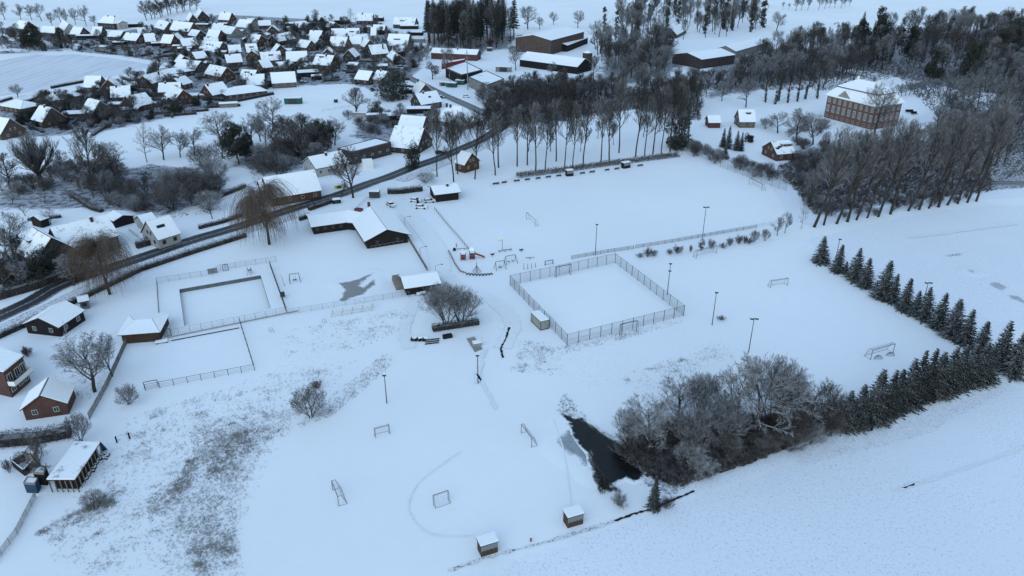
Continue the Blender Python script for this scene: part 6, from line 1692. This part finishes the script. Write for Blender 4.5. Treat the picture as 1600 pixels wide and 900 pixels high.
prop('slide_tower', (738, 404), 'dark play tower with an orange slide', 'slide', [('frame', 'wood_grey', lambda m, p: tower(m, p, 1.5, 3.0)), ('side_panel', 'plum_panel', lambda m, p: m.box(p + V(0, -.7, 0), (1, 0, 0), 1.4, .06, .1, 2.0)),
    ('slide_chute', 'slide_orange', lambda m, p: [m.prism([p + V(.8, -.3 + q, 1.5), p + V(.8, -.25 + q, 1.5), p + V(3.6, -.25 + q, .35), p + V(3.6, -.3 + q, .35)], [p + V(.8, -.3 + q, 1.8), p + V(.8, -.25 + q, 1.8), p + V(3.6, -.25 + q, .65), p + V(3.6, -.3 + q, .65)]) for q in (0, .6)] + [m.prism([p + V(.8, -.25, 1.45), p + V(3.6, -.25, .3), p + V(3.6, .3, .3), p + V(.8, .3, 1.45)], [p + V(.8, -.25, 1.53), p + V(3.6, -.25, .38), p + V(3.6, .3, .38), p + V(.8, .3, 1.53)])]),
    ('roof', 'roof_snow_thick', lambda m, p: m.prism([p + V(-.9, -.9, 2.9), p + V(.9, -.9, 2.9), p + V(.9, .9, 2.9), p + V(-.9, .9, 2.9)], [p + V(-.05, -.05, 3.7), p + V(.05, -.05, 3.7), p + V(.05, .05, 3.7), p + V(-.05, .05, 3.7)]))])
prop('rope_pyramid', (745, 425), 'conical rope climbing net on a central post', 'climbing net', [('post', 'steel_dark', lambda m, p: m.tube(p, p + V(0, 0, 2.9), .09)),
    ('rope_net', 'wire_grey', lambda m, p: [m.tube(p + V(1.3 * math.cos(t), 1.3 * math.sin(t), .05), p + V(0, 0, 2.2), .03, .03, 4) for t in [2 * math.pi * i / 10 for i in range(10)]] + [m.path([p + V(1.3 * (1 - z / 2.2) * math.cos(t), 1.3 * (1 - z / 2.2) * math.sin(t), z) for t in [2 * math.pi * i / 10 for i in range(11)]], .03, 4) for z in (.3, .7, 1.1, 1.5)])])
def swing(px, L, label, seats, h=2.4):
    prop('swing', px, label, 'swing', [('frame', 'wood_grey', lambda m, p: a_frame(m, p, UX, L, h)), ('swing_seat', 'rubber', lambda m, p: [m.box(p + UX * s, UX, 1.0 if len(seats) == 1 else .5, .4, .5, .62) for s in seats]),
         ('chain', 'steel_dark', lambda m, p: [m.tube(p + UX * (s + q) + V(0, 0, .6), p + UX * (s + q) + V(0, 0, h), .02, .02, 4) for s in seats for q in (-.3, .3)])])
swing((781.5, 420), 2.6, 'nest swing on wooden posts, front one of the two swings', [0])
swing((798, 411), 3.0, 'double swing on wooden posts behind the nest swing', [-.6, .6])
swing((461, 440), 2.4, 'small swing frame on the lawn right of the pool', [0])
prop('basketball_hoop', (785, 390), 'basketball board on a pole by the playground', 'basketball hoop', [('pole', 'galvanised', lambda m, p: m.tube(p, p + V(0, 0, 3.3), .09)), ('backboard', 'paint_white', lambda m, p: m.box(p + V(-.5, -.1, 0), UX, 1.7, .08, 2.9, 4.0)),
     ('hoop_ring', 'steel_dark', lambda m, p: m.path([p + V(-.5 + .23 * math.cos(t), -.5 + .23 * math.sin(t), 3.05) for t in [2 * math.pi * i / 10 for i in range(11)]], .03))])
prop('balance_beam', (789, 393), 'long snow-dusted balance beam behind the swings', 'balance beam', [('beam', 'wood_grey', lambda m, p: m.tube(p - UX * 2.2 + V(0, 0, .5), p + UX * 2.2 + V(0, 0, .5), .13)), ('support', 'wood_grey', lambda m, p: [m.tube(p + UX * s, p + UX * s + V(0, 0, .5), .1) for s in (-1.8, 0, 1.8)])])
for i, (x, y) in enumerate([(818.5, 421), (824.5, 420.5), (830.5, 419.5), (836.5, 418)]):
    prop('climbing_post', (x, y), 'upright climbing post right of the swings, %s from the left' % nth(i), 'post', [('post', 'wood_grey', lambda m, p: m.tube(p, p + V(0, 0, 1.9 - .15 * i), .09))], group='climbing posts')
for x, y, lab in [(769.5, 400, 'spring rocker at the left of the swings'), (814.5, 393, 'spring rocker at the right end of the playground')]:
    prop('spring_rocker', (x, y), lab, 'spring rocker', [('seat', 'wood_black', lambda m, p: m.box(p, UX, 1.1, .3, .45, .75)), ('spring', 'steel_dark', lambda m, p: m.tube(p, p + V(0, 0, .45), .12)), ('handle', 'steel_dark', lambda m, p: [m.tube(p + UX * s * .5 + V(0, 0, .7), p + UX * s * .62 + V(0, 0, 1.1), .05) for s in (-1, 1)])])
prop('seesaw', (828, 405), 'small snowy seesaw behind the climbing posts', 'seesaw', [('beam', 'wood_grey', lambda m, p: m.tube(p + V(-1.3, .4, .3), p + V(1.3, -.4, .8), .09)), ('support', 'steel_dark', lambda m, p: m.tube(p, p + V(0, 0, .55), .12))])
prop('play_bar', (719, 391), 'low play bar with dark ball end at the top of the playground', 'play bar', [('beam', 'wood_grey', lambda m, p: m.tube(p + V(-1.5, -.2, .5), p + V(2.6, .5, .5), .09)), ('support', 'wood_grey', lambda m, p: [m.tube(p + V(s, .15 * s, 0), p + V(s, .15 * s, .55), .09) for s in (-1.3, 0, 1.3, 2.4)]), ('end_block', 'wood_black', lambda m, p: m.box(p + V(-1.7, -.3, 0), UX, .7, .6, 0, .8))])
prop('signpost', (713, 386), 'short dark post above the play bar', 'post', [('post', 'wood_black', lambda m, p: m.tube(p, p + V(0, 0, 1.2), .12))])
for i in range(8):
    x = 731.5 + i * 5.1; y = 429.5 + 1.2 * math.sin(math.pi * i / 7)
    prop('half_tyre', (x, y), 'half-buried tyre edging the playground, %s from the left' % nth(i), 'tyre', [('tread', 'rubber', lambda m, p: m.path([p + UX * (.42 * math.cos(t)) + V(0, 0, .5 * math.sin(t)) for t in [math.pi * k / 8 for k in range(9)]], .15, 6))], group='tyres edging the playground')
prop('rotary_post', (445, 447), 'leaning Y-shaped clothes post left of the lawn swing', 'post', [('post', 'galvanised', lambda m, p: [m.tube(p, p + V(-.6, .5, 2.6), .06), m.tube(p + V(-.6, .5, 2.6), p + V(-1.1, .9, 3.2), .04)])])
prop('waste_bin', (442, 465), 'dark bin hanging on the right pool fence', 'bin', [('bin_body', 'steel_dark', lambda m, p: m.box(p, UX, 1.2, .9, .4, 1.5)), ('post', 'steel_dark', lambda m, p: m.tube(p + V(0, .5, 0), p + V(0, .5, 1.5), .06))])
prop('pool_ladder', (391, 428), 'pale diving steps at the top edge of the pool', 'pool ladder', [('rail', 'galvanised', lambda m, p: [m.path([p + V(s, .5, 0), p + V(s - .2, .3, 1.9), p + V(s, -.8, 1.2), p + V(s, -1.0, 0)], .06) for s in (-.5, .5)]), ('tread', 'concrete', lambda m, p: m.box(p, UX, 1.1, 1.2, 1.1, 1.2))])
prop('info_board', (333, 428), 'grey panel in the top pool fence', 'board', [('panel', 'wire_grey', lambda m, p: m.box(p, UX, 2.4, .08, .2, 1.7)), ('post', 'galvanised', lambda m, p: [m.tube(p + UX * s, p + UX * s + V(0, 0, 1.8), .05) for s in (-1.2, 1.2)])])
for x, y, lab in ((353, 423, 'dark gate frame in the top pool fence'), (263, 525, 'dark gate frame at the lower left pool corner')):
    prop('gate', (x, y), lab, 'gate', [('gate_frame', 'steel_dark', lambda m, p: m.path([p - UX * .7, p - UX * .7 + V(0, 0, 1.9), p + UX * .7 + V(0, 0, 1.9), p + UX * .7, p - UX * .7], .08)), ('bar', 'wire_grey', lambda m, p: [m.tube(p + UX * (.2 * k), p + UX * (.2 * k) + V(0, 0, 1.9), .02, .02, 4) for k in (-2, -1, 0, 1, 2)])])
prop('gate', (1144, 0) if False else (237, 606), 'field gate at the lower left of the playing court', 'gate', [('gate_frame', 'steel_dark', lambda m, p: m.path([p - UX * 1.3, p - UX * 1.3 + V(0, 0, 1.7), p + UX * 1.3 + V(0, 0, 1.7), p + UX * 1.3], .07)), ('bar', 'wire_grey', lambda m, p: [m.tube(p - UX * 1.3 + V(0, 0, z), p + UX * 1.3 + V(0, 0, z), .03, .03, 4) for z in (.3, .7, 1.1)])])
prop('snow_bench', (253, 536), 'snow-covered bench group below the pool gate', 'bench', [('seat', 'roof_snow_thick', lambda m, p: m.box(p, UX, 2.6, 1.0, .45, .7)), ('leg', 'steel_dark', lambda m, p: [m.box(p + UX * s, UX, .15, .8, 0, .447) for s in (-1.1, 1.1)])])
prop('bleacher', (550, 490), 'pale three-rail bleacher bench below the lawn fence', 'bleacher', [('seat', 'paint_white', lambda m, p: [m.box(p + V(0, .7 * k, 0), UX, 10.5, .35, .5 + .35 * k, .6 + .35 * k) for k in range(3)]), ('frame', 'galvanised', lambda m, p: [m.path([p + UX * s + V(0, -.2, 0), p + UX * s + V(0, 0, .5), p + UX * s + V(0, 1.5, 1.2), p + UX * s + V(0, 1.7, 0)], .05) for s in (-5, -2.5, 0, 2.5, 5)])])
for x, y, lab in ((424, 519, 'small pair of white stakes below the pool corner'), (507, 505, 'small pair of white stakes left of the bleacher')):
    prop('stake_pair', (x, y), lab, 'stakes', [('stake', 'galvanised', lambda m, p: [m.tube(p + V(s, 0, 0), p + V(s * .6, 0, 1.3), .05) for s in (-.6, 0, .6)])])
prop('retaining_kerb', (320, 517), 'long grey kerb between the pool fence and the lower court', 'kerb', [('kerb_stone', 'concrete', lambda m, p: [m.tube(G(262, 529) + V(0, 0, .3), G(466, 487) + V(0, 0, .3), .14, .14, 6)])])
prop('timber_edge', (320, 522), 'thin dark timber lying along the top of the lower court', 'timber', [('plank', 'wood_black', lambda m, p: m.tube(G(268, 533) + V(0, 0, .15), G(374, 513) + V(0, 0, .15), .11, .11, 5))])
# things near the twin trees
prop('log_pile', (655, 533), 'pile of dark timber and barrels under snow', 'log pile', [('log', 'wood_black', lambda m, p: [m.tube(p + V(-1.6 + .9 * k, -.3, .4), p + V(-1.6 + .9 * k, .6, .4), .42, .42, 8) for k in range(4)]), ('snow_cap', 'roof_snow_thick', lambda m, p: [m.box(p + V(.2 + 1.3 * k, .15, 0), UX, .9, .8, .85, 1.05) for k in (-1, 0, 1)])])
prop('timber_stack', (676, 532), 'scattered beams lying in the snow below the dark hedge', 'beams', [('beam', 'wood_black', lambda m, p: [m.tube(p + V(-1.6, -.2 - .9 * k, .2), p + V(1.6, .5 - .9 * k, .25), .14) for k in range(3)]), ('crate', 'wood_black', lambda m, p: m.box(p + V(3.4, 1.2, 0), UX, 2.2, 1.0, 0, .9, 0))])
prop('concrete_slab', (741, 543), 'concrete slab with dark edge and a snowy block on it', 'slab', [('slab', 'concrete', lambda m, p: m.prism([zf(G(x, y), .02) for x, y in ((729, 530), (742, 551), (754, 546), (741, 527))], [zf(G(x, y), .22) for x, y in ((729, 530), (742, 551), (754, 546), (741, 527))])),
     ('block', 'concrete', lambda m, p: m.box(G(745, 540), UX, 2.0, 1.3, .223, .9)), ('snow_cap', 'roof_snow_thick', lambda m, p: m.box(G(745, 540), UX, 1.9, 1.2, .903, 1.15))])
prop('debris_pile', (658, 462), 'snowy heap of garden debris in front of the open shelter', 'heap', [('branch', 'twig_dark', lambda m, p: [m.tube(p + V(-1.5 + .35 * k, 0, .1), p + V(-1.2 + .35 * k, .4 * math.sin(k), .9), .08) for k in range(9)]), ('snow_cap', 'roof_snow_thick', lambda m, p: m.box(p + V(0, .3, 0), UX, 2.4, .9, .5, .85))])
prop('marker_post', (829.5, 846), 'little red and white marker post between the two near dugouts', 'post', [('post', 'paint_red', lambda m, p: m.tube(p, p + V(0, 0, .9), .14)), ('cap', 'paint_white', lambda m, p: m.box(p, UX, .4, .2, .9, 1.15))])
for i in range(26):
    rng = random.Random(900 + i)
    t = i / 25
    x, y = 128 + 22 * t + rng.uniform(-4, 5), 752 - 28 * t + rng.uniform(-6, 4)
    p = G(x, y); a = rng.uniform(0, 3.14); q = Vector((math.cos(a), math.sin(a), 0))
    prop('firewood_log', (x, y), 'split firewood log in the snowy heap beside the woodshed', 'log', [('wood', 'wood_black', lambda m, p: m.tube(p - q * .5 + V(0, 0, .2), p + q * .5 + V(0, 0, .2), .2, .2, 6)), ('snow_cap', 'roof_snow_thick', lambda m, p: m.box(p, q, .8, .22, .36, .48))], group='firewood beside the woodshed')
for i in range(10):
    rng = random.Random(950 + i); x, y = 166 + rng.uniform(-6, 6), 714 + rng.uniform(-4, 4); q = Vector((1, rng.uniform(-1, 1), 0)).normalized()
    prop('firewood_log', (x, y), 'short log in the small heap under the blue tarpaulin end', 'log', [('wood', 'wood_black', lambda m, p: m.tube(p - q * .4 + V(0, 0, .18), p + q * .4 + V(0, 0, .18), .18, .18, 6)), ('snow_cap', 'roof_snow_thick', lambda m, p: m.box(p, q, .6, .2, .33, .43))], group='logs under the tarpaulin end')
# containers, trailer, benches
def container(px, w, d, h, ang, mat, label, name='container'):
    u = Vector((math.cos(R(ang)), math.sin(R(ang)), 0))
    prop(name, px, label, 'container', [('container_body', mat, lambda m, p: m.box(p, u, w, d, .1, h)), ('snow_cap', 'roof_snow_thick', lambda m, p: m.box(p, u, w - .1, d - .1, h + .003, h + .22)), ('door', 'steel_dark', lambda m, p: m.box(p + Vector((u.y, -u.x, 0)) * (d / 2 + .03), u, w * .5, .05, .25, h - .15))])
container((706, 136), 6, 3.0, 2.6, -14, 'paint_green', 'green waste container beside the power pole, left of two')
container((719, 132), 5.5, 3.0, 2.6, -10, 'paint_green', 'green waste container beside the power pole, right of two')
container((693, 134), 4.5, 2.4, 2.2, -10, 'galvanised', 'pale grey skip left of the green containers')
container((459, 162), 9, 3.2, 3.2, 3, 'paint_green', 'faded green field shelter in the white paddock')
container((525, 160), 1.8, 1.6, 1.8, 3, 'wood_black', 'small black box on the paddock fence')
container((787, 112), 10, 3, 3.2, -12, 'render_grey', 'grey farm trailer parked above the workshop hall')
container((765, 80), 4, 2.4, 2.4, 0, 'steel_dark', 'dark trailer parked right of the red shed')
container((586, 308), 3.6, 2.6, 2.4, 0, 'car_dark', 'dark green covered trailer beside the road junction')
container((526, 317), 2.8, 2.0, 1.4, 20, 'wood_black', 'dark bin store behind the clubhouse')
container((530, 294), 3.2, 1.4, 1.3, 15, 'paint_yellow', 'yellow and black grit box at the roadside')
prop('garden_bench', (1421, 176), 'dark bench on the manor lawn, left of two', 'bench', [('seat', 'wood_black', lambda m, p: m.box(p, (1, 0, 0), 4, 1.2, .5, .8)), ('backrest', 'wood_black', lambda m, p: m.box(p + V(0, .65, 0), (1, 0, 0), 4, .15, .8, 1.5))])
prop('garden_bench', (1428, 179), 'dark bench on the manor lawn, right of two', 'bench', [('seat', 'wood_black', lambda m, p: m.box(p, (1, 0, 0), 3, 1.2, .5, .8)), ('backrest', 'wood_black', lambda m, p: m.box(p + V(0, .65, 0), (1, 0, 0), 3, .15, .8, 1.5))])
# ------------------------------------------------------------------ cars
def make_car(px, ang, paint, label, snow=True, van=False, scale=1.0):
    p = G(*px); u = Vector((math.cos(R(ang)), math.sin(R(ang)), 0)); n = Vector((-u.y, u.x, 0))
    o = thing('parked_car' if not van else 'parked_van', p, label, 'car' if not van else 'van'); ROOT_LOC[o.name] = p.copy()
    L, W = (4.3, 1.75) if not van else (5.2, 2.0)
    def loft(m, prof, w, mi=0, taper=1.0):
        """side profile (x, z) swept across the width, narrower towards the top"""
        zt = max(z for x, z in prof)
        a = [p + u * x - n * (w / 2) * (1 - (1 - taper) * z / zt) + V(0, 0, z) for x, z in prof]
        b = [p + u * x + n * (w / 2) * (1 - (1 - taper) * z / zt) + V(0, 0, z) for x, z in prof]
        m.prism(a, b, mi)
    hi = 1.45 if not van else 2.1
    body = [(-L / 2, .3), (L / 2, .3), (L / 2 + .05, .55), (L / 2 - .1, .8), (L * .26, .92), (-L * .42, .95), (-L / 2, .85)]
    m = MB(); loft(m, body, W, 0, .94); m.build('body', paint, o)
    cab = [(-L * .44, .94), (L * .24, .92), (L * .08, hi - .08), (-L * .30, hi - .05), (-L * .40, hi - .25)]
    m = MB(); loft(m, cab, W * .93, 0, .86); m.build('window', 'glass', o)
    m = MB(); roof = [(L * .08, hi - .08), (L * .02, hi), (-L * .28, hi), (-L * .34, hi - .12), (-L * .3, hi - .09)]; loft(m, roof, W * .82, 0, 1.0); m.build('roof', 'roof_snow_thick' if snow else paint, o)
    if snow:
        m = MB(); loft(m, [(L * .27, .93), (L * .46, .83), (L * .46, .90), (L * .27, 1.0)], W * .8, 0); m.build('bonnet_snow', 'roof_snow_thick', o)
    for sx in (-.31, .31):
        for sy in (-1, 1):
            m = MB(); c = p + u * (L * sx) + n * (sy * (W / 2 - .05)) + V(0, 0, .32)
            ring = [c + u * (.32 * math.cos(t)) + V(0, 0, .32 * math.sin(t)) for t in [2 * math.pi * i / 12 for i in range(12)]]
            m.prism([q - n * .1 for q in ring], [q + n * .1 for q in ring]); m.build('wheel', 'rubber', o)
    for s in (-1, 1):
        m = MB(); m.box(p + u * (L / 2 + .02) + n * s * W * .33, u, .06, .3, .6, .75); m.build('headlight', 'lamp_glass', o)
    FOOT.append((p.x, p.y, 3))
    return o
make_car((649.5, 315), -8, 'car_white', 'white car at the back of the parked group by the pavilion')
make_car((658, 325.5), -6, 'car_white', 'white car parked in front of the other white one')
make_car((671, 316), 10, 'car_silver', 'snow-covered silver car beside the bush at the pavilion')
make_car((611, 322), -55, 'car_silver', 'silver car parked alone behind the clubhouse')
make_car((688, 240), 25, 'car_dark', 'dark car at the roadside left of the brick hut', snow=False)
make_car((248, 145), 8, 'car_dark', 'dark car in the snowy village yard', snow=False)
make_car((473, 130), 15, 'car_dark', 'black car in front of the grey house with front gables')
make_car((729, 152), -15, 'car_white', 'snowy car parked in the farmyard')
make_car((627, 107), -10, 'car_white', 'white van by the round snowy hedge', van=True)
make_car((690, 153), -40, 'car_dark', 'car parked on the lane beside the white roofed house', snow=True)
make_car((430, 134), 10, 'car_silver', 'silver car parked at the top of the paddock')
make_car((540, 112), -20, 'car_dark', 'dark car parked on the village lane')
prop('litter_bin', (652.5, 318.5), 'dark waist-high bin standing between the white cars', 'bin', [('bin_body', 'wood_black', lambda m, p: m.tube(p, p + V(0, 0, 1.5), .3, .36, 10)), ('lid', 'steel_dark', lambda m, p: m.tube(p + V(0, 0, 1.503), p + V(0, 0, 1.62), .4, .38, 10))])
# ------------------------------------------------------------------ horses in the far pasture
def horse(px, ang, label):
    p = G(*px)
    V_ = [(0, 0, 1.25), (.55, 0, 1.3), (.85, 0, 1.55), (1.1, 0, 1.85), (1.4, 0, 1.75), (1.6, 0, 1.6), (-.55, 0, 1.3), (-.8, 0, 1.25), (-1.0, 0, .9)]
    Rr = [.30, .30, .2, .15, .13, .08, .30, .10, .05]
    E = [(0, 1), (1, 2), (2, 3), (3, 4), (4, 5), (0, 6), (6, 7), (7, 8)]
    for base, x, bend in ((1, .5, .05), (6, -.55, -.12)):
        for y in (-.18, .18):
            i = len(V_); V_ += [(x, y, 1.0), (x + bend, y, .55), (x, y, .06)]; Rr += [.15, .075, .06]; E += [(base, i), (i, i + 1), (i + 1, i + 2)]
    me = bpy.data.meshes.new('horse'); me.from_pydata(V_, E, []); me.materials.append(MATS['wood_black'])
    o = bpy.data.objects.new('horse', me); col.objects.link(o); o.location = p; o.rotation_euler = (0, 0, R(ang))
    sk = o.modifiers.new('skin', 'SKIN')
    for i, sv in enumerate(me.skin_vertices[0].data): sv.radius = (Rr[i], Rr[i]); sv.use_root = (i == 0)
    o.modifiers.new('sub', 'SUBSURF').levels = 1
    tag(o, label, 'horse')
horse((1304, 39), 15, 'dark horse standing in the upper pasture, left of the pair')
horse((1308, 38), -20, 'dark horse standing in the upper pasture, right of the pair')
# ------------------------------------------------------------------ garden shrubs between the village houses
VILL = [(0, 45), (170, 58), (345, 24), (600, 38), (660, 75), (655, 105), (600, 150), (540, 128), (450, 130), (405, 150), (300, 180), (160, 202), (60, 205), (0, 215), (60, 160), (160, 140), (240, 112), (262, 100), (185, 86), (110, 79), (0, 76)]
k = 0; rv = random.Random(5)
while k < 640:
    x, y = rv.uniform(0, 660), rv.uniform(35, 205)
    if not inside(x, y, VILL): continue
    p = G(x, y)
    if any(math.hypot(p.x - a, p.y - b) < r * .8 for a, b, r in FOOT): continue
    kind = rv.choice(['shrub', 'shrub', 'orchard', 'shrub', 'yew', 'brown', 'brown', 'evergreen'])
    h = {'shrub': 2.8, 'orchard': 4.5, 'yew': 2.6, 'brown': 7.0, 'evergreen': 5.0}[kind] * rv.uniform(.8, 1.5)
    lab = {'shrub': 'bare garden shrub among the village houses', 'orchard': 'small bare fruit tree among the village houses', 'yew': 'dark clipped evergreen bush among the village houses', 'brown': 'bare garden tree among the village houses', 'evergreen': 'dark evergreen garden tree among the village houses'}[kind]
    nm = {'shrub': 'garden_shrub', 'orchard': 'apple_tree', 'yew': 'evergreen_bush', 'brown': 'garden_tree', 'evergreen': 'evergreen_tree'}[kind]
    plant(nm, kind, x, y, h, h * (1.3 if kind in ('shrub', 'yew') else .85), label=lab, cat='shrub' if kind in ('shrub', 'yew') else 'tree', group='village garden: ' + nm.replace('_', ' ') + 's', crown='foliage' if kind == 'yew' else 'crown')
    k += 1
# low dark garden walls and hedges that divide the plots
k = 0
while k < 120:
    x, y = rv.uniform(20, 640), rv.uniform(45, 195)
    if not inside(x, y, VILL): continue
    p = G(x, y)
    if any(math.hypot(p.x - a, p.y - b) < r * .85 for a, b, r in FOOT): continue
    a = rv.choice([R(18), R(108), R(-10), R(80)]) + rv.uniform(-.15, .15); L = rv.uniform(6, 16); u = Vector((math.cos(a), math.sin(a), 0))
    q = p + u * L
    hedge('hedge', [(x, y), to_px((q.x, q.y, 0))], rv.uniform(1.2, 2.0), 1.2, 'clipped dark hedge dividing two village gardens', group='hedges dividing the village gardens', dens=14, spray=.4)
    k += 1
